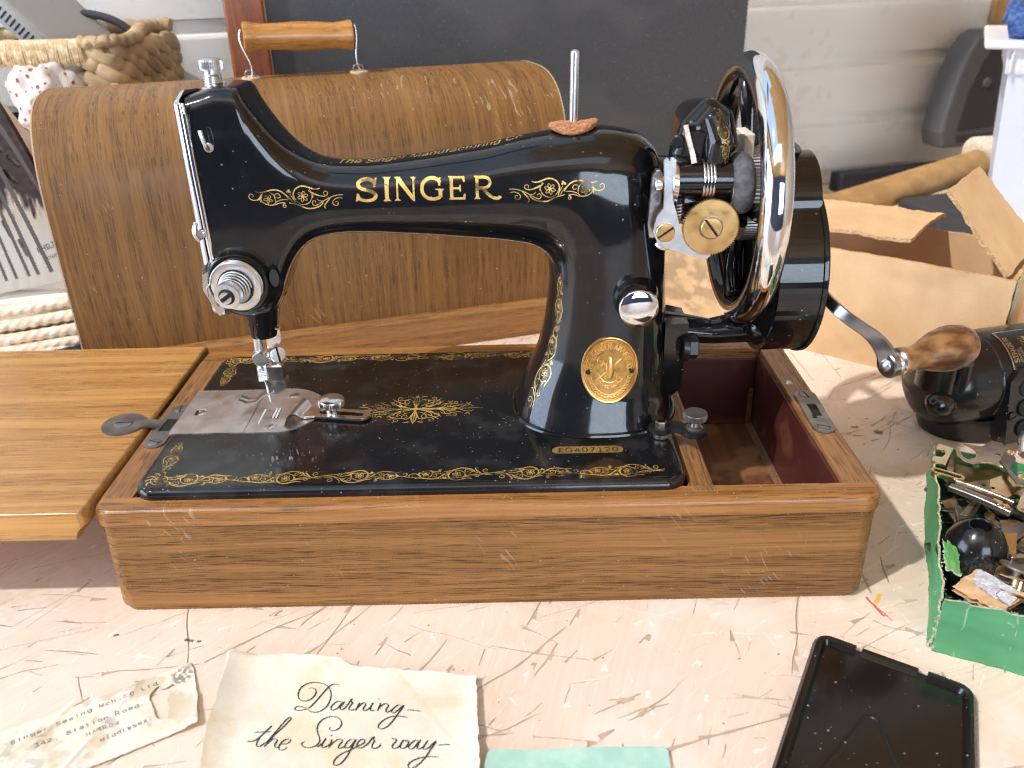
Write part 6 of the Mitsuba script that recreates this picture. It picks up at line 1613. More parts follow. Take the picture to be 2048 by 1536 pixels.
add(BN + '__rim', cat(frus(0.0240, 0.306, 0.010, 0.20, 0.1985, 0.2265, 0.0030), [xf(cbox((0.030 + 0.0135 * k, 0.0050, 0.2000), (0.0322 + 0.0135 * k, 0.0115, 0.2262), 0.0004), BMx) for k in range(18)]), 'white_plastic', 30)
add(BN + '__lid', xf(rbox((0.0, 0.0, 0.2255), (0.325, 0.215, 0.2350), 0.0034), BMx), 'white_plastic', 35)
def folded(u, w, z, lu, lw, layers, th, seed):
    """A cloth folded in layers: rounded slabs that wander and sag at the edges."""
    out = []
    for q in range(layers):
        m = rbox((u - lu + rng.uniform(-.006, .004), w - lw, z + q * th), (u + lu, w + lw, z + (q + 1) * th * 1.12), th * 0.5)
        vv, ff = trimesh.remesh.subdivide_to_size(m.vertices, m.faces, 0.006)
        vv = np.array(vv); e = np.clip((u - vv[:, 0]) / lu, 0, 1)
        vv[:, 2] += 0.007 * (meshkit.fbm(vv * 40 + q, 3, seed) - 0.5) + 0.006 * np.sin(vv[:, 1] * 130 + q) * e; vv[:, 0] += 0.010 * (meshkit.fbm(vv * 30 + 5 + q, 3, seed) - 0.5)
        out.append(trimesh.Trimesh(np.array([Bp(*p) for p in vv]), ff, process=False))
    return cat(out)
add('denim_cloth', folded(0.078, 0.060, 0.2355, 0.058, 0.050, 3, 0.0095, 15), 'blue_denim', 50); lab('denim_cloth', 'folded blue denim cloth on the lid of the white bin', 'cloth')
add('brown_cloth', folded(0.096, 0.062, 0.2670, 0.062, 0.050, 2, 0.012, 25), 'brown_cloth', 50); lab('brown_cloth', 'dark brown cloth lying on top of the blue denim', 'cloth')
add('brown_card', wbox(0.845, 0.99, 0.388, 0.398, 0.2180, 0.40, 0.001), 'kraft'); lab('brown_card', 'piece of brown card against the wall above the grey case', 'card')

# electric motor
MO = 'electric_motor'
lab(MO, 'black electric sewing machine motor with a lettered plate, beside the green box', 'motor')
mo = np.array([0.5360, 0.1880, 0.0420]); md = np.array([0.972, 0.235, 0.0]); md /= np.linalg.norm(md)
MF = zframe(mo, md, (0, 0, 1)); ms_ = np.array([md[1], -md[0], 0])   # ms_: towards the camera
def MP(a_, b_, c_): return mo + md * a_ + ms_ * b_ + np.array([0, 0, c_])
mbody = lathe([(0.010, 0.000), (0.0215, 0.0020), (0.0285, 0.0070), (0.0325, 0.0150), (0.0345, 0.0260), (0.0352, 0.0400), (0.0352, 0.0425), (0.0345, 0.0432), (0.0350, 0.0440), (0.0356, 0.0450), (0.0356, 0.1450), (0.030, 0.16)], MF, 56)
base_ = hull([MP(a_, b_, c_) for a_, b_, c_ in [(0.046, 0.037, 0.012), (0.15, 0.037, 0.012), (0.046, 0.046, -0.036), (0.15, 0.046, -0.036), (0.046, -0.04, -0.036), (0.15, -0.04, -0.036), (0.046, -0.035, 0.0), (0.15, -0.035, 0.0), (0.056, 0.034, 0.022), (0.15, 0.034, 0.022)]])
under = hull(np.vstack([[MP(0.060 + ra * math.cos(t), rb * math.sin(t), z) for t in np.arange(40) / 40 * 2 * PI] for ra, rb, z in ((0.046, 0.032, -0.0415), (0.048, 0.034, -0.038), (0.048, 0.034, -0.022))]))
lugm = hull(np.vstack([[MP(0.004 + 0.013 * math.cos(t), 0.012 + 0.016 * math.sin(t), c_) for t in np.arange(20) / 20 * 2 * PI] for c_ in (0.004, 0.0285)]))
lug2 = hull(np.vstack([[MP(0.014 + 0.006 * math.cos(t), 0.025 + 0.006 * math.sin(t), c_) for t in np.arange(14) / 14 * 2 * PI] for c_ in (0.004, 0.0265)]))
add(MO + '__housing', cat(mbody, base_, under, lugm, lug2), 'bakelite', 40)
add(MO + '__housing__knob', cat(lathe([(0.0005, -0.0135), (0.0055, -0.0125), (0.0090, -0.0080), (0.0098, -0.0030), (0.0090, 0.0025), (0.0062, 0.0045), (0.0056, 0.0060), (0.0060, 0.0140), (0.0075, 0.0180)], zframe(MP(0.0035, 0.0245, -0.0040), md), 32)), 'bakelite', 50)
for b_, c_ in ((0.0385, 0.0065), (0.0425, -0.0080), (0.0455, -0.0235)):
    add(MO + '__vent_hole', lathe([(0.0066, -0.001), (0.0066, 0.0010), (0.0058, 0.0013), (0.0050, 0.0004)], zframe(MP(0.0610, b_ - 0.0002, c_), ms_ + np.array([0, 0, 0.22])), 30), 'dark_slot', 30)
add_screw(MO + '__screw', MP(0.0500, 0.0425, -0.0130), ms_ + np.array([0, 0, 0.2]), 0.0036, 0.0012, 30, mat='black_metal')
add_screw(MO + '__screw', MP(0.0040, 0.012, 0.0285), (0, 0, 1), 0.0042, 0.0012, 30, mat='warm_tinted_metal')
# lettered plate bent over the top
def on_motor(v, lift=0.0004):
    an = v[:, 1] / 0.0356 + 0.55
    r = 0.0356 + lift + v[:, 2]
    return mo + np.outer(0.0520 + v[:, 0], md) + np.outer(r * np.cos(an + 0.0), ms_) + np.outer(r * np.sin(an), [0, 0, 1.0])
def plate2(x0, y0, x1, y1, h):
    m = flatpoly(sg.box(x0, y0, x1, y1)); vv, ff = trimesh.remesh.subdivide_to_size(m.vertices, m.faces, 0.004)
    vv = np.array(vv); vv[:, 2] = h
    return trimesh.Trimesh(on_motor(vv), ff[:, ::-1] if False else ff, process=False)
add(MO + '__name_plate', plate2(0, 0, 0.060, 0.034, 0.0), 'black_metal', True)
brd = [plate2(0, 0, 0.0010, 0.034, 0.0003), plate2(0, 0, 0.060, 0.0010, 0.0003), plate2(0, 0.033, 0.06, 0.034, 0.0003), plate2(0.0185, 0.010, 0.0260, 0.026, 0.0003)]
lt = []
for s_, h_, A_1, B_1 in (('SINGER', 0.0042, 0.0066, 0.0045), ('SEWING', 0.0018, 0.0096, 0.0045), ('MACHINE', 0.0018, 0.0124, 0.0045), ('CAT.', 0.0028, 0.0176, 0.0170)):
    m = text2(s_, h_, True); v = np.array(m.vertices)
    vv, ff = trimesh.remesh.subdivide_to_size(np.c_[A_1 - v[:, 1], B_1 + v[:, 0], np.full(len(v), 0.0004)], m.faces, 0.004)
    lt.append(trimesh.Trimesh(on_motor(vv), ff, process=False))
add(MO + '__name_plate__lettering', cat(lt + brd), 'nickel')
red = plate2(0.0270, 0.0030, 0.0420, 0.0150, 0.0004)
add(MO + '__name_plate__emblem', red, 'torn_card')
em = ribbon([(0.0385, 0.0055), (0.0310, 0.0045), (0.0290, 0.0080), (0.0330, 0.0100), (0.0360, 0.0085), (0.0395, 0.0110), (0.0370, 0.0138), (0.0300, 0.0128)], 0.0022, n=40)
v = np.array(em.vertices); v[:, 2] = 0.0007
add(MO + '__name_plate__emblem__letter', trimesh.Trimesh(on_motor(v), em.faces, process=False), 'red_ink')
add(MO + '__name_plate__rivet', lathe([(0.0018, 0), (0.0016, 0.0006), (0.0008, 0.001)], zframe(on_motor(np.array([[0.0225, 0.0040, 0.0004]]))[0], ms_ * 0.75 + np.array([0, 0, 0.6])), 14), 'nickel', 30)

# green cardboard box of attachments
GB = 'green_box'
lab(GB, 'torn green cardboard box full of metal attachments', 'box')
g0 = np.array([0.4541, -0.0416, 0.0]); gf = np.array([0.9016, -0.4326, 0.0]); gl = np.array([0.3800, 0.9250, 0.0]); gl /= np.linalg.norm(gl)
def Gp(a_, b_, z): return g0 + a_ * gf + b_ * gl + np.array([0, 0, z])
gh, gL, gW = 0.0365, 0.1580, 0.150
def green_part(name, *a, mat_='green_card', **k):
    m, e = sheet(*a, t=k.pop('t', 0.0011), **k)
    kk = add(GB + '__' + name, m, mat_, 50); add(kk + '__torn_edge', e, 'torn_card')
green_part('front_wall', Gp(0, 0, 0), Gp(gW, 0, 0), Gp(gW, 0, gh - .001), Gp(0, 0, gh), nu=70, nv=18, seed=11, amp=0.0012, ragged=0.0005)
green_part('left_wall', Gp(0, 0.0012, 0), Gp(0, gL, 0), Gp(-0.001, gL, gh + .002), Gp(0, 0.0012, gh), nu=70, nv=18, seed=12, amp=0.0022, ragged=0.0005, t=-0.0011)
green_part('back_wall', Gp(0, gL, 0), Gp(gW, gL, 0), Gp(gW, gL, gh), Gp(0, gL, gh + .002), nu=50, seed=13, ragged=0.0006)
green_part('right_wall', Gp(gW, 0, 0), Gp(gW, gL, 0), Gp(gW, gL, gh), Gp(gW, 0, gh), seed=14)
green_part('floor', Gp(0, 0, 0.0008), Gp(gW, 0, 0.0008), Gp(gW, gL, 0.0008), Gp(0, gL, 0.0008), seed=15)
green_part('torn_flap', (0.4715, 0.0010, 0.0400), (0.4795, 0.0011, 0.0385), (0.4695, -0.0268, 0.0385), (0.4624, -0.0240, 0.0400), nu=16, nv=22, seed=16, amp=0.0012, mat_='green_pale')
# frayed paper fluff along the torn top edges
fr_ = []
for q in range(170):
    if q < 90: p = Gp(rng.uniform(0, gW * .8), 0.0006, gh + rng.uniform(-.0008, .0006))
    else: p = Gp(rng.uniform(-.001, .001), rng.uniform(0, gL), gh + rng.uniform(-.0006, .0012))
    d = rng.normal(0, 1, 3) * [0.0006, 0.0006, 0.0005]
    fr_.append(hull([p - d * .6, p + d, p + rng.normal(0, .0003, 3), p + rng.normal(0, .0003, 3)]))
for q in range(34):
    p = Gp(rng.normal(0, .0006), rng.normal(0, .0006), rng.uniform(0.001, gh)); d = rng.normal(0, .0007, 3)
    fr_.append(hull([p - d, p + d, p + rng.normal(0, .0005, 3), p + rng.normal(0, .0006, 3)]))
add(GB + '__frayed_paper', cat(fr_), 'torn_card'); lab(GB + '__frayed_paper', kind='stuff')

PZ = {
 'hook': [(5326,1059),(5364,1040),(5420,1012),(5528,1102),(5584,1065),(5569,1020),(5613,1055),(5686,1078),(5648,986),(5548,875),(5457,799),(5451,722),(5426,738),(5372,795),(5307,798),(5244,769),(5201,802),(5193,874),(5229,970),(5246,961),(5226,872),(5240,832),(5304,861),(5349,932),(5353,998)],
 'fork': [(5145,1032),(5204,963),(5069,776),(5015,841),(5048,888),(5090,870),(5129,900),(5142,949),(5104,959),(5110,992)],
 'strip': [(5132,890),(5206,996),(5225,935),(5116,753),(5091,769)],
 'dark': [(5211,922),(5297,855),(5428,881),(5495,797),(5378,712),(5220,658),(5147,658),(5115,750)],
 'platea': [(5111,626),(5271,679),(5315,685),(5237,471),(5181,543),(5135,581)],
 'plateb': [(5321,681),(5448,722),(5476,587),(5271,453),(5237,471)],
 'strap': [(5428,800),(5525,925),(5566,923),(5538,819),(5438,706),(5439,630),(5483,621),(5443,542),(5402,543),(5411,646)],
 'brassr': [(5463,547),(5396,465),(5299,332),(5294,299),(5322,265),(5352,264),(5560,546)],
 'foot': [(5112,114),(5189,115),(5082,-87),(5063,-198),(5042,-225),(4916,-204),(4938,-167),(5018,-85)]}
def plate(key, name, pts, z, t, m, label, cat_, tilt=(0, 0), holes=(), c=0.0004):
    P = sg.Polygon([(x * 1e-4, y * 1e-4) for x, y in pts]).buffer(0.0002)
    for hx, hy, hr in holes:
        P = P.difference(sg.Point(hx, hy).buffer(hr))
    cx, cy = P.centroid.x, P.centroid.y
    M = np.eye(4); M[2, 3] = z
    M = rot([1, 0, 0], tilt[0], (cx, cy, z)) @ rot([0, 1, 0], tilt[1], (cx, cy, z)) @ M
    g = max(P.geoms, key=lambda q: q.area) if P.geom_type == 'MultiPolygon' else P
    kk = add(key, poly3(g, t, M, c), m, 30)
    lab(key if name is None else name, label, cat_)
    return M
AG = 'metal attachments in the green box'
M = plate('hooked_attachment__plate', 'hooked_attachment', PZ['hook'], 0.0385, 0.0012, 'pine_tinted_nickel', 'flat steel attachment with a large hook shaped cut, uppermost in the green box', 'sewing attachment', (-3, 2), [(0.5468, 0.0903, 0.0016)])
labels['hooked_attachment']['group'] = AG
plate('hooked_attachment__strap', 'hooked_attachment', PZ['strap'], 0.0402, 0.0012, 'dark_steel', None, None)
for x, y in ((0.5545, 0.0900), (0.5465, 0.0610)):
    add('hooked_attachment__rivet', lathe([(0.0030, 0), (0.0028, 0.0008), (0.0018, 0.0016), (0.0004, 0.0019)], zframe((x, y, 0.0412), (0, 0, 1)), 20), 'pine_tinted_nickel', 30)
sp0, sp1 = np.array([0.5610, 0.0850, 0.0440]), np.array([0.5740, 0.1080, 0.0480])
sd = sp1 - sp0; sl_ = np.linalg.norm(sd)
add('hooked_attachment__spring_bolt', lathe([(0.0030, -0.003), (0.0034, -0.002)] + [(0.0036 + 0.0007 * (q % 2), -0.0015 + 0.0009 * q) for q in range(14)] + [(0.0048, 0.0120), (0.0052, 0.0135), (0.0052, 0.0175), (0.0044, 0.0185)], zframe(sp0, sd), 24), 'satin_steel', 30)
def item(key, pts, z, t, m, label, tilt=(0, 0), holes=()):
    plate(key + '__plate', key, pts, z, t, m, label, 'sewing attachment', tilt, holes); labels[key]['group'] = AG
item('forked_attachment', PZ['fork'], 0.0390, 0.0020, 'pine_tinted_nickel', 'forked steel attachment in the back left corner of the green box', (0, -4))
plate('forked_attachment__stem', 'forked_attachment', PZ['strip'], 0.0345, 0.0012, 'old_steel', None, None, (4, 0))
item('leaf_shaped_attachment', PZ['dark'], 0.0310, 0.0012, 'dark_brass', 'dull leaf shaped plate under the hooked attachment', (3, 0))
item('riveted_attachment', PZ['platea'], 0.0340, 0.0014, 'old_steel', 'narrow drilled steel plate pointing left, below the leaf shaped plate', (0, 6), [(0.5215, 0.0583, 0.0013), (0.5250, 0.0620, 0.0012)])
item('wedge_shaped_attachment', PZ['plateb'], 0.0335, 0.0014, 'pine_tinted_nickel', 'wedge shaped steel plate with two holes in the middle of the green box', (5, -6), [(0.5300, 0.0600, 0.0012), (0.5243, 0.0500, 0.0014)])
item('curved_attachment', PZ['brassr'], 0.0350, 0.0014, 'pine_tinted_nickel', 'curved steel plate at the right edge of the photo, over the narrow dark bar', (-4, 5), [(0.5330, 0.0310, 0.0016)])
item('broad_foot', PZ['foot'], 0.0330, 0.0014, 'pine_tinted_nickel', 'broad flat presser foot right of the black screw cap', (6, 0))
add('broad_foot__shank', cbox((0.5025, -0.0140, 0.0335), (0.5105, -0.0105, 0.0390), 0.0006), 'old_steel', 30)
dv = np.array([0.0256, -0.0300, 0.0]); 
add('narrow_bar__bar', sweep(spline([(0.5030, 0.0600, 0.0355), (0.5150, 0.0460, 0.0360), (0.5268, 0.0325, 0.0350)], 10), rect(0.0052, 0.0040, 0.0006)), 'dark_steel', 30)
add('narrow_bar__blade', sweep(spline([(0.5070, 0.0615, 0.0385), (0.5180, 0.0500, 0.0392), (0.5300, 0.0370, 0.0385)], 10), rect(0.0024, 0.0030, 0.0005)), 'old_steel', 30)
for q in (0.80, 0.90):
    add('narrow_bar__clip', cbox(np.array([0.5030, 0.0600, 0.0368]) + q * np.array([0.0238, -0.0275, -0.0008]) - [0.0022, 0.0020, 0.0], np.array([0.5030, 0.0600, 0.0368]) + q * np.array([0.0238, -0.0275, -0.0008]) + [0.0022, 0.0020, 0.0026], 0.0006), 'pine_tinted_nickel', 30)
lab('narrow_bar', 'long dark bar attachment lying across the green box behind the black cap', 'sewing attachment', AG)
sc_ = affinity.rotate(slot_poly(0.0130, 0.0034), -38).difference(affinity.rotate(slot_poly(0.0130, 0.0016), -38))
add('slotted_clamp', poly3(affinity.translate(sc_, 0.5045, 0.0685), 0.0032, np.array([[1, 0, 0, 0], [0, 1, 0, 0], [0, 0, 1, 0.0372], [0, 0, 0, 1.0]]), 0.0006), 'pine_tinted_nickel', 30)
lab('slotted_clamp', 'small slotted steel clamp at the left end of the dark bar', 'sewing attachment', AG)
for k, (x, y, z, m) in enumerate(((0.4960, -0.0330, 0.0350, 'pine_tinted_nickel'), (0.5010, -0.0240, 0.0345, 'dark_steel'), (0.5070, -0.0360, 0.0330, 'old_steel'))):
    kk = 'bobbin' if k == 0 else 'bobbin_%03d' % k
    add(kk, lathe([(0.0030, -0.005), (0.0100, -0.0048), (0.0104, -0.004), (0.0100, -0.0034), (0.0036, -0.003), (0.0036, 0.003), (0.0100, 0.0034), (0.0104, 0.004), (0.0100, 0.0048), (0.0030, 0.005)], zframe((x, y, z), (0.35, 0.5 - 0.2 * k, 1)), 32), m, 30)
    lab(kk, ('bright bobbin at the front of the green box by the plastic wrapper', 'dark bobbin just behind the bright one in the green box', 'rusty bobbin at the right front of the green box')[k], 'bobbin', AG)
# jumble below, a single heap of steel scraps filling the box
for nm, m_, cnt, zr, txt in (('steel_scraps', 'old_steel', 170, (0.006, 0.0275), 'jumble of small steel parts filling the green box below the attachments'), ('shade_scraps', 'dark_steel', 150, (0.003, 0.024), 'dull dark parts added in place of the shade at the bottom of the green box')):  # the dark batch is added for the shade low in the box
    hp2 = []
    for q in range(cnt):
        c_ = Gp(rng.uniform(0.006, gW - 0.01), rng.uniform(0.020 if q % 4 == 0 else 0.045, gL - 0.006), rng.uniform(*zr))
        L_, w_, t_ = rng.uniform(0.010, 0.030), rng.uniform(0.003, 0.012), rng.uniform(0.0008, 0.004)
        if q % 3 == 0:
            m = lathe([(w_ * .3, -t_), (w_ * .45, -t_ * .8), (w_ * .45, t_ * .8), (w_ * .3, t_)], seg=14)
        else:
            m = cbox((-L_ / 2, -w_ / 2, -t_ / 2), (L_ / 2, w_ / 2, t_ / 2), 0.0004)
        m.apply_transform(zframe(c_, rng.normal(0, 0.3, 3) + [0, 0, 1], rng.normal(0, 1, 3)))
        hp2.append(m)
    add(nm, cat(hp2), m_, 30); lab(nm, txt, 'metal parts', kind='stuff')
# black screw cap
KC = 'screw_cap'
lab(KC, 'domed black plastic screw cap with a hole in its top, in the green box', 'cap')
ka = zframe((0.4915, 0.0030, 0.0205), (-0.05, -0.10, 1.0))
add(KC + '__dome', lathe([(0.0190, 0.0070), (0.0192, 0.0082), (0.0180, 0.0115), (0.0160, 0.0180), (0.0134, 0.0235), (0.0098, 0.0275), (0.0068, 0.0300), (0.0056, 0.0303), (0.0050, 0.0296), (0.0048, 0.0240)], ka, 56), 'bakelite', 45)
add(KC + '__ribbed_collar', lathe([(0.0180, -0.010), (0.0190, 0.0005), (0.0193, 0.0015), (0.0193, 0.0066), (0.0186, 0.0072)], ka, 288, teeth=(2, 3, 72, 0.0006)), 'bakelite', 25)
add(KC + '__hole', lathe([(0.0049, 0.0240), (0.0040, 0.0245)], ka, 24), 'dark_slot')
# paper packet in a clear bag
add('paper_packet__sleeve', crumple(sheet((0.4640, -0.0300, 0.0300), (0.4790, -0.0500, 0.0300), (0.4990, -0.0400, 0.0325), (0.4810, -0.0200, 0.0340), t=0.0030, nu=14, nv=14, seed=21, amp=0.001)[0], 0.0004, 200, 3), 'packet_paper', 40)
add('paper_packet__label', sheet((0.4740, -0.0290, 0.0345), (0.4850, -0.0470, 0.0335), (0.4945, -0.0400, 0.0355), (0.4815, -0.0215, 0.0372), t=0.0008, nu=12, nv=12, seed=22, amp=0.0010)[0], 'packet_white', 40)
lab('paper_packet', 'small tan paper packet with a silvery white label, front of the green box', 'packet')
bg = sg.Polygon([(4655e-4, -215e-4), (4717e-4, -151e-4), (4790e-4, -60e-4), (4872e-4, -20e-4), (4982e-4, -47e-4), (4986e-4, -182e-4), (4960e-4, -320e-4), (4830e-4, -420e-4), (4725e-4, -374e-4)])
m = flatpoly(bg); vv, ff = trimesh.remesh.subdivide_to_size(m.vertices, m.faces, 0.0022); vv = np.array(vv)
hcrump = np.abs(meshkit.fbm(np.c_[vv[:, :2] * 130, np.zeros(len(vv))], 4, 5) - 0.5)
dd = np.array([bg.exterior.distance(sg.Point(*p)) for p in vv[:, :2]])
vv[:, 2] = 0.0335 + np.minimum(dd, 0.010) * 0.55 + 0.011 * hcrump
vv[:, 2] += np.clip((vv[:, 1] + 0.012) / 0.01, 0, 1) * -0.004
add('clear_bag', trimesh.Trimesh(vv, ff, process=False), 'clear_film', True); lab('clear_bag', 'crumpled clear plastic bag over the paper packet', 'plastic bag')
SCRIPT = [
    [(12490,-6210),(12650,-6190),(12830,-6280),(12920,-6470),(12870,-6780),(12700,-6990),(12480,-7060),(12240,-6980),(12060,-6760),(12010,-6510),(12060,-6170),(12290,-5920),(12610,-5820),(12920,-5840),(13200,-5930),(13450,-6120),(13630,-6380),(13720,-6660),(13730,-6990),(13690,-7320),(13550,-7580),(13330,-7740),(13130,-7770),(12870,-7710),(12640,-7600),(12400,-7630),(12230,-7640),(12080,-7570),(12050,-7460),(12150,-7380),(12350,-7400),(12580,-7500),(12730,-7520),(12870,-7390),(13010,-7160),(13190,-6790),(13340,-6460),(13480,-6210),(13650,-6030),(13830,-5990),(14030,-6030)],
    [(14420,-7180),(14270,-7140),(14080,-7180),(13960,-7320),(13880,-7540),(13940,-7690),(14090,-7670),(14250,-7520),(14390,-7230)],
    [(14470,-7130),(14370,-7440),(14360,-7630),(14450,-7690),(14590,-7550),(14710,-7320),(14830,-7020),(14850,-6990),(14830,-7100),(14910,-7200)],
    [(14910,-7200),(14810,-7510),(14810,-7690),(14930,-7730),(15060,-7650)],
    [(15280,-7240),(15140,-7760)],
    [(15180,-7620),(15350,-7390),(15530,-7280),(15590,-7360),(15520,-7630),(15570,-7780),(15690,-7750),(15890,-7480),(15980,-7280)],
    [(15980,-7300),(15880,-7640),(15920,-7790),(16070,-7740)],
    [(16180,-7050),(16220,-7030),(16290,-7050)],
    [(16350,-7300),(16250,-7820)],
    [(16280,-7700),(16480,-7410),(16670,-7360),(16750,-7450),(16680,-7710),(16720,-7910),(16860,-7850),(16960,-7750)],
    [(17410,-7520),(17220,-7460),(17070,-7620),(16960,-7850),(17040,-7970),(17180,-7880),(17350,-7680),(17520,-7480),(17370,-7860),(17170,-8280),(16970,-8660),(16750,-8880),(16560,-8930),(16430,-8850),(16460,-8640),(16650,-8390),(16910,-8220),(17240,-8160),(17530,-8180),(17820,-8260)],
    [(17730,-7770),(18110,-7790),(18430,-7850)],
    [(14090,-8780),(14040,-8870),(14130,-8960),(14340,-8970),(14520,-8850),(14590,-8600),(14460,-8290),(14230,-8140),(13940,-8120),(13670,-8220),(13470,-8470),(13420,-8770),(13510,-9080),(13650,-9380),(13700,-9630),(13580,-9850),(13360,-9950),(13130,-9950),(12930,-9850),(12870,-9710),(12940,-9620),(13030,-9620)],
    [(13660,-9940),(13810,-9780),(13990,-9430)],
    [(13990,-9430),(13870,-9780),(13910,-9960),(14070,-9930),(14210,-9790)],
    [(14160,-9290),(14210,-9280),(14270,-9260)],
    [(14280,-9510),(14230,-10010)],
    [(14260,-9890),(14450,-9620),(14720,-9530),(14800,-9610),(14700,-9850),(14690,-10030),(14840,-10020),(14960,-9930)],
    [(15340,-9580),(15130,-9610),(15000,-9850),(15010,-10030),(15160,-10030),(15310,-9860),(15450,-9580),(15320,-10050),(15190,-10430),(15010,-10800),(14810,-10980),(14630,-10960),(14600,-10820),(14700,-10560),(14930,-10330),(15260,-10170),(15510,-10010),(15730,-9880),(15890,-9700),(15840,-9580),(15690,-9600),(15560,-9820),(15560,-10000),(15690,-10070),(15870,-10000),(16110,-9730),(16260,-9450),(16310,-9410),(16290,-9540),(16370,-9620)],
    [(16370,-9620),(16280,-9880),(16300,-10060),(16470,-10080),(16640,-9830)],
    [(17190,-9470),(17240,-9560),(17390,-9570),(17360,-9760),(17250,-9960),(17290,-10110),(17500,-10090),(17660,-9820),(17770,-9620)],
    [(17770,-9620),(17640,-9920),(17670,-10120),(17840,-10120),(17970,-9920),(17980,-9690),(17870,-9670),(17940,-9780)],
    [(18480,-9700),(18290,-9690),(18110,-9880),(18030,-10090),(18140,-10180),(18320,-10060),(18530,-9740)],
    [(18580,-9660),(18460,-9980),(18480,-10160),(18680,-10090),(18800,-9890)],
    [(18900,-9660),(18760,-9990),(18750,-10170),(18880,-10170),(19100,-9950),(19310,-9720),(19120,-10140),(18920,-10570),(18680,-10930),(18430,-11180),(18200,-11240),(18120,-11130),(18210,-10920),(18470,-10740),(18840,-10620),(19150,-10610),(19510,-10640)],
    [(19420,-9960),(19700,-9940),(20000,-9960)],
    [(10150,-9470),(10270,-9510),(10450,-9490),(10670,-9320),(10880,-8990),(11010,-8780),(11140,-8550)],
    [(11140,-8550),(10900,-8970),(10720,-9300),(10680,-9630),(10740,-9800),(10850,-9810),(10980,-9700),(11110,-9570)],
    [(10390,-8960),(10760,-8940),(11240,-8940)],
    [(11110,-9570),(11240,-9350),(11410,-8970),(11700,-8350),(11830,-8110),(11940,-8040),(11990,-8100),(11950,-8250),(11760,-8620),(11440,-9090),(11260,-9430),(11090,-9840)],
    [(11190,-9660),(11290,-9480),(11460,-9370),(11600,-9410),(11610,-9580),(11560,-9770),(11640,-9850),(11780,-9810)],
    [(11850,-9660),(12050,-9650),(12220,-9570),(12270,-9450),(12180,-9380),(11970,-9430),(11830,-9620),(11790,-9850),(11880,-10000),(12030,-10020),(12200,-9890)],
]
# ------------------------------------------------------------------ in front: papers, card, the black bed tray, the edge guide
def paper(pts, z, seed, ragged, amp, holes=(), step=0.004, t=0.00025):
    pts = np.asarray(pts, float); out = []
    for a_, b_ in zip(pts, np.roll(pts, -1, 0)):
        n = max(2, int(np.linalg.norm(b_ - a_) / 0.0016))
        out.append(a_ + (b_ - a_) * (np.arange(n) / n)[:, None])
    o = np.vstack(out)
    o = o + ragged * 2 * (np.stack([meshkit.fbm(np.c_[o * 420, np.full(len(o), 3.0 * k)], 3, seed + k) for k in range(2)], 1) - 0.5)
    P = sg.Polygon(o).buffer(0)
    for h in holes:
        P = P.difference(h)
    m = flatpoly(P); vv, ff = trimesh.remesh.subdivide_to_size(m.vertices, m.faces, step)
    vv = np.array(vv)
    return P, trimesh.Trimesh(vv, ff, process=False), z, seed, amp
def paper_h(xy, z, seed, amp, curl):
    q = np.c_[xy * 26, np.full(len(xy), seed * 1.7)]
    f = np.abs(meshkit.noise(np.c_[xy * 55 @ np.array([[0.8, 0.6], [-0.6, 0.8]]), np.full(len(xy), 2.0 + seed)]) - 0.5)
    return z + amp * meshkit.fbm(q, 3, seed) + 0.35 * amp * f + curl(xy)
def add_paper(key, P, z, seed, amp, material, curl):
    _, m, *_ = P
    v = np.array(m.vertices); v[:, 2] = paper_h(v[:, :2], z, seed, amp, curl)
    n = len(v); lo = v - [0, 0, 0.0003]
    ed = m.edges[trimesh.grouping.group_rows(np.sort(m.edges, axis=1), require_count=1)]
    f = np.vstack([m.faces, m.faces[:, ::-1] + n, np.c_[ed[:, 0], ed[:, 0] + n, ed[:, 1] + n], np.c_[ed[:, 0], ed[:, 1] + n, ed[:, 1]]])
    return add(key, trimesh.Trimesh(np.vstack([v, lo]), f, process=False), material, 30)
# note with the script heading
NP = [(0.0781, -0.0427), (0.0805, -0.0398), (0.1049, -0.0401), (0.1220, -0.0412), (0.1377, -0.0432), (0.1440, -0.0475), (0.1493, -0.0486), (0.1600, -0.0500), (0.1708, -0.0513), (0.1919, -0.0529), (0.2112, -0.0573), (0.2124, -0.0786), (0.2146, -0.1129), (0.2160, -0.1450), (0.0890, -0.1450), (0.0843, -0.1100), (0.0814, -0.0908), (0.0800, -0.0655)]
note = paper(NP, 0.0006, 31, 0.0010, 0.002, step=0.0025)
ncurl = lambda xy: 0.0050 * np.clip((0.096 - xy[:, 0]) / 0.016, 0, 1) ** 2 + 0.0035 * np.clip((xy[:, 0] - 0.200) / 0.014, 0, 1) ** 2 - 0.0010 * np.exp(-((xy[:, 0] - 0.6 * (xy[:, 1] + 0.10) - 0.118) / 0.0030) ** 2) * 0.5 + 0.0030 * np.clip((xy[:, 1] + 0.062) / 0.02, 0, 1) ** 2
add_paper('paper_note__sheet', note, 0.0006, 31, 0.0024, 'note_paper', ncurl)
lab('paper_note', 'yellowed torn paper headed Darning in flowing script, on the table in front', 'paper')
ms = []
def pen(t, s):
    d = np.abs(t @ np.array([0.42, 0.91]))
    return (0.55 + 0.75 * d ** 2) * np.clip(np.minimum(s, 1 - s) * 14 + 0.55, 0.5, 1)
for st in SCRIPT:
    p = np.asarray(st, float) * 1e-5
    m = ribbon(p, 0.00068, n=max(14, 7 * len(p)), cal=pen)
    ms.append(m)
ink = cat(ms); v = np.array(ink.vertices); v[:, 2] = paper_h(v[:, :2], 0.0006, 31, 0.0024, ncurl) + 0.00022
add('paper_note__script', trimesh.Trimesh(v, ink.faces, process=False), 'ink')
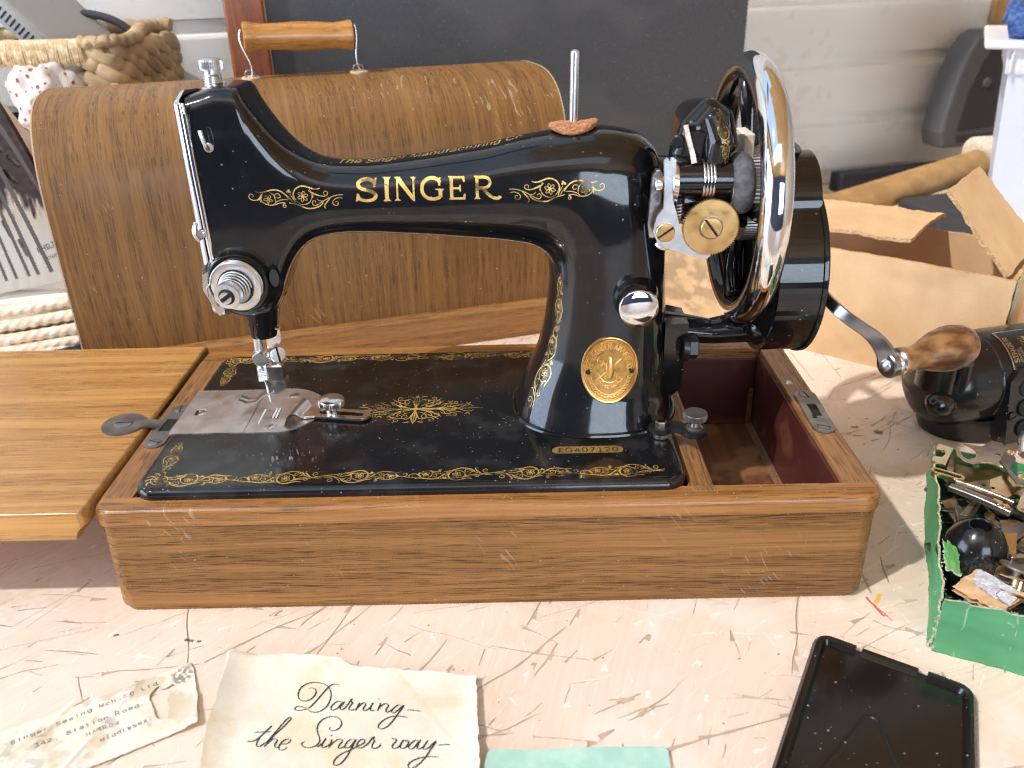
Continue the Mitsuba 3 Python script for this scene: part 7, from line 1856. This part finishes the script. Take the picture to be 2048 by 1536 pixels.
# old typed address label, torn and stained
LPg = [(-0.0600, -0.1060), (-0.0319, -0.0962), (-0.0227, -0.0860), (0.0010, -0.0740), (0.0244, -0.0607), (0.0400, -0.0515), (0.0559, -0.0411), (0.0600, -0.0460), (0.0637, -0.0538), (0.0700, -0.0700), (0.0748, -0.0837), (0.0605, -0.0910), (0.0312, -0.1079), (0.0099, -0.1220), (-0.0200, -0.1400), (-0.0600, -0.1500)]
hole = sg.Polygon([(0.0431, -0.0636), (0.0445, -0.0590), (0.0456, -0.0575), (0.0470, -0.0600), (0.0500, -0.0592), (0.0522, -0.0563), (0.0546, -0.0577), (0.0530, -0.0620), (0.0534, -0.0672), (0.0560, -0.0720), (0.0577, -0.0786), (0.0545, -0.0800), (0.0527, -0.0794), (0.0500, -0.0760), (0.0490, -0.0735), (0.0475, -0.0719), (0.0460, -0.0690), (0.0440, -0.0670)])
lbl = paper(LPg, 0.0004, 41, 0.0007, 0.001, [hole], step=0.0022)
lcurl = lambda xy: 0.0009 * np.exp(-((xy[:, 0] - 0.3 * xy[:, 1] - 0.052) / 0.0010) ** 2) + 0.0009 * np.exp(-((xy[:, 0] - 0.3 * xy[:, 1] - 0.026) / 0.0012) ** 2) + 0.0026 * np.clip((xy[:, 0] - 0.060) / 0.012, 0, 1) ** 2
add_paper('address_label__sheet', lbl, 0.0004, 41, 0.0016, 'label_paper', lcurl)
lab('address_label', 'torn stained address label with typed lines, on the table at the front left', 'label')
tx = []
def typed(s, x0, y0, x1, y1, h):
    L = math.hypot(x1 - x0, y1 - y0); an = math.atan2(y1 - y0, x1 - x0)
    for k, ch in enumerate(s):
        if ch == ' ':
            continue
        m = text2(ch, h); v = np.array(m.vertices)[:, :2]; v[:, 0] -= v[:, 0].mean()
        wch = np.ptp(v[:, 0]); v[:, 0] *= min(1.25, 0.72 * L / len(s) / max(wch, 1e-6)); v[:, 1] += rng.normal(0, 0.00012)
        # slab feet, as a typewriter has
        px0 = x0 + (k + 0.5) / len(s) * L * math.cos(an); py0 = y0 + (k + 0.5) / len(s) * L * math.sin(an)
        c, q = math.cos(an), math.sin(an)
        tx.append(trimesh.Trimesh(np.c_[px0 + c * v[:, 0] - q * v[:, 1], py0 + q * v[:, 0] + c * v[:, 1], np.zeros(len(v))], m.faces, process=False))
typed('Singer Sewing Mch.Co.Ltd', -0.0135, -0.0943, 0.0450, -0.0568, 0.0025)
typed('142, Station Road,', -0.0009, -0.0963, 0.0432, -0.0700, 0.0025)
typed('HARROW', 0.0217, -0.0904, 0.0353, -0.0822, 0.0025)
typed('Middlesex.', 0.0300, -0.0935, 0.0510, -0.0800, 0.0025)
ink = cat(tx); ins = np.array([not hole.buffer(0.0006).contains(sg.Point(*p)) for p in np.asarray(ink.triangles_center)[:, :2]])
ink = trimesh.Trimesh(ink.vertices, ink.faces[ins], process=False); v = np.array(ink.vertices); v[:, 2] = paper_h(v[:, :2], 0.0004, 41, 0.0016, lcurl) + 0.00018
add('address_label__typing', trimesh.Trimesh(v, ink.faces, process=False), 'faded_ink')
# mint coloured card
MP_ = [(0.2164, -0.1113), (0.2179, -0.1051), (0.2210, -0.1029), (0.2356, -0.1041), (0.2711, -0.1032), (0.3006, -0.1033), (0.3027, -0.1062), (0.3022, -0.1149), (0.3005, -0.1450), (0.2140, -0.1450)]
mint = paper(MP_, 0.0024, 51, 0.0003, 0.001)
add_paper('mint_card', mint, 0.0024, 51, 0.0012, 'mint_paper', lambda xy: 0 * xy[:, 0])
lab('mint_card', 'edge of a mint green card at the bottom of the photo', 'card')
add('mint_card_stack', cat(poly3(sg.Polygon(MP_).buffer(-0.0007), 0.0022, np.array([[1, 0, 0.0, 0.001], [0, 1, 0, -0.0012], [0, 0, 1, 0.0002], [0, 0, 0, 1.0]]))), 'note_paper')
lab('mint_card_stack', 'thin cream sheets under the mint green card', 'paper')

# black tray with a rolled rim and a raised V
TR = 'black_tray'
lab(TR, 'black enamelled metal tray with notched rolled edge and a raised V, front right', 'tray')
tl, tr_, bl, brr = np.array([0.3965, -0.0300]), np.array([0.4630, -0.0725]), np.array([0.3330, -0.1450]), np.array([0.4290, -0.1450])
tpoly = sg.Polygon([tl, tr_, brr, bl]).buffer(-0.006).buffer(0.006)
add(TR + '__pan', poly3(tpoly.buffer(-0.0020), 0.0012, np.array([[1, 0, 0, 0], [0, 1, 0, 0], [0, 0, 1, 0.0012], [0, 0, 0, 1.0]])), 'tray_black')
def edge_path(a_, b_, n=24): return np.array([list(a_ + (b_ - a_) * t) + [0.0030] for t in np.linspace(0, 1, n)])
ud = (tr_ - tl) / np.linalg.norm(tr_ - tl); ld = (bl - tl) / np.linalg.norm(bl - tl); rd_ = (brr - tr_) / np.linalg.norm(brr - tr_)
hw_ = rect(0.0064, 0.0052, 0.0016)
sh_ = 0.0030
nl = np.array([-ld[1], ld[0]]); nl = nl if nl @ ud > 0 else -nl
nu_ = np.array([-ud[1], ud[0]]); nu_ = nu_ if nu_ @ ld > 0 else -nu_
nr_ = np.array([-rd_[1], rd_[0]]); nr_ = nr_ if nr_ @ -ud > 0 else -nr_
wtop = np.linalg.norm(tr_ - tl)
def bent(p0, pc, p1, r, n=8):
    """Straight from p0 to the corner pc, rounded by r, straight to p1."""
    a_, b_ = (p0 - pc) / np.linalg.norm(p0 - pc), (p1 - pc) / np.linalg.norm(p1 - pc)
    q = np.linspace(0, 1, n)[:, None]
    c_ = (1 - q) ** 2 * (pc + a_ * r) + 2 * q * (1 - q) * pc + q ** 2 * (pc + b_ * r)
    s0 = p0 + (pc + a_ * r - p0) * np.linspace(0, 1, 14)[:-1, None]; s1 = pc + b_ * r + (p1 - pc - b_ * r) * np.linspace(0, 1, 6)[1:, None]
    p = np.vstack([s0, c_, s1])
    return np.c_[p, np.full(len(p), 0.0030)]
tli, tri_ = tl + nl * sh_ + nu_ * sh_, tr_ + nr_ * sh_ + nu_ * sh_
hw_ = np.array([[-0.0032, -0.0024], [0.0034, -0.0024], [0.0034, -0.0010], [0.0016, 0.0020], [0.0002, 0.0026], [-0.0016, 0.0020], [-0.0032, 0.0002]])
add(TR + '__rim', sweep(bent(bl + nl * sh_, tli, tl + ud * 0.0210 + nu_ * sh_, 0.006), hw_), 'tray_black', 20)
pm_ = np.array([[*(tl + ud * q + nu_ * sh_), 0.0030] for q in np.linspace(0.0240, wtop - 0.0270, 8)])
add(TR + '__rim', sweep(pm_, hw_ * [1, 0.8]), 'tray_black', 20)
add(TR + '__rim', sweep(bent(brr + nr_ * sh_, tri_, tl + ud * (wtop - 0.0225) + nu_ * sh_, 0.006)[::-1], hw_), 'tray_black', 20)
ridge_sec = np.array([[-0.0016, -0.0006], [0.0016, -0.0006], [0.0008, 0.0006], [0.0, 0.0009], [-0.0008, 0.0006]])
add(TR + '__raised_rib', sweep(spline([(0.3640, -0.130, 0.0024), (0.3700, -0.1195, 0.0024), (0.3900, -0.0995, 0.0024), (0.4005, -0.0890, 0.0024), (0.4035, -0.0872, 0.0024), (0.4062, -0.0890, 0.0024), (0.4068, -0.0930, 0.0024), (0.4062, -0.1080, 0.0024), (0.4048, -0.140, 0.0024)], 60), ridge_sec), 'tray_black', 60)

# cloth edge guide screwed to the bed of the machine
EG = 'edge_guide'
lab(EG, 'bent nickel edge guide with a slot, screwed to the machine bed', 'edge guide')
gz = ZB + 0.0014
arm_p = sg.LineString([(0.1035, 0.0945), (0.1370, 0.0888)]).buffer(0.0060).union(sg.Polygon([(0.0985, 0.0990), (0.1060, 0.1010), (0.1100, 0.0890), (0.1010, 0.0870)])).difference(sg.LineString([(0.1120, 0.0930), (0.1365, 0.0889)]).buffer(0.0021))
add(EG + '__arm', poly3(arm_p, 0.0016, np.array([[1, 0, 0, 0], [0, 1, 0, 0], [0, 0, 1, gz], [0, 0, 0, 1.0]]), 0.0005), 'nickel', 30)
bend_ = [(0.1040, 0, gz + 0.0008), (0.1010, 0, gz + 0.0012), (0.0985, 0, gz + 0.0042), (0.0965, 0, gz + 0.0060), (0.0945, 0, gz + 0.0058), (0.0925, 0, gz + 0.0030), (0.0915, 0, gz + 0.0002)]
ys0, ys1 = 0.0820, 0.1080
prof2 = spline(bend_, 24)
V_ = []
for q, p in enumerate(prof2):
    s_ = q / 23
    y0_, y1_ = (0.0885 * (1 - s_) + 0.0785 * s_), (0.1000 * (1 - s_) + 0.1075 * s_)
    sk = 0.0
    V_ += [[p[0] + 0.0030, y1_, p[2]], [p[0] - 0.0010, y0_, p[2]], [p[0] - 0.0010, y0_, p[2] - 0.0014], [p[0] + 0.0030, y1_, p[2] - 0.0014]]
F_ = []
for q in range(23):
    for e in range(4):
        a_, b_ = q * 4 + e, q * 4 + (e + 1) % 4
        F_ += [[a_, b_, b_ + 4], [a_, b_ + 4, a_ + 4]]
F_ += [[0, 2, 1], [0, 3, 2], [92, 93, 94], [92, 94, 95]]
gm = trimesh.Trimesh(np.array(V_), np.array(F_), process=False); gm.fix_normals()
add(EG + '__bent_fence', gm, 'nickel', 40)
add(EG + '__thumb_screw', lathe([(0.0026, 0.0), (0.0026, 0.0016), (0.0040, 0.0018), (0.0042, 0.0046), (0.0030, 0.0056), (0.0064, 0.0070), (0.0080, 0.0082), (0.0082, 0.0094), (0.0082, 0.0112), (0.0076, 0.0124), (0.0060, 0.0132), (0.0030, 0.0137), (0.0004, 0.0138)], zframe((0.1185, 0.0920, ZB + 0.0004), (0, 0, 1)), 192, teeth=(7, 8, 48, 0.0004)), 'nickel', 25)

# crumbs and flecks of dust lying about
fl_ = []
for q in range(70):
    x, y = rng.uniform(0.03, 0.40), rng.uniform(-0.11, -0.004)
    if rng.random() < 0.35: x, y = rng.uniform(0.45, 0.53), rng.uniform(0.03, 0.25)
    r_ = rng.uniform(0.0002, 0.0007)
    fl_.append(hull(rng.normal(0, r_, (6, 3)) * [1, 1, 0.4] + [x, y, r_ * 0.5]))
for x, y, r_ in ((0.4995, 0.1985, 0.0020), (0.5130, 0.1895, 0.0022), (0.4960, 0.1720, 0.0009), (0.5180, 0.1640, 0.0014)):
    fl_.append(hull(rng.normal(0, r_ * 0.7, (10, 3)) * [1.3, 1, 0.35] + [x, y, r_ * 0.3]))
add('crumbs', cat(fl_), 'kraft'); lab('crumbs', 'brown crumbs scattered on the painted table', 'crumbs', kind='stuff')
ln = []
for q in range(46):
    u = rng.random()
    if u < 0.45: p = np.array([rng.uniform(0.02, 0.42), rng.uniform(0.001, 0.007), BH + 0.0002])
    elif u < 0.75: p = np.array([rng.uniform(0.12, 0.25), rng.uniform(0.03, 0.17), ZB + 0.0002])
    else: p = np.array([rng.uniform(0.03, 0.40), 0.0020, rng.uniform(0.01, 0.05)])
    L_ = rng.uniform(0.0006, 0.0026); d = rng.normal(0, 1, 3) * [1, 0.6, 0.08]; d /= np.linalg.norm(d)
    w_ = rng.normal(0, 0.0003, 3) * [1, 1, 0.1]
    ln.append(tube([p, p + d * L_ * .5 + w_, p + d * L_], 0.00009, 4, n=6))
add('lint', cat(ln), 'torn_card'); lab('lint', 'bits of pale lint on the machine bed and its oak base', 'lint', kind='stuff')
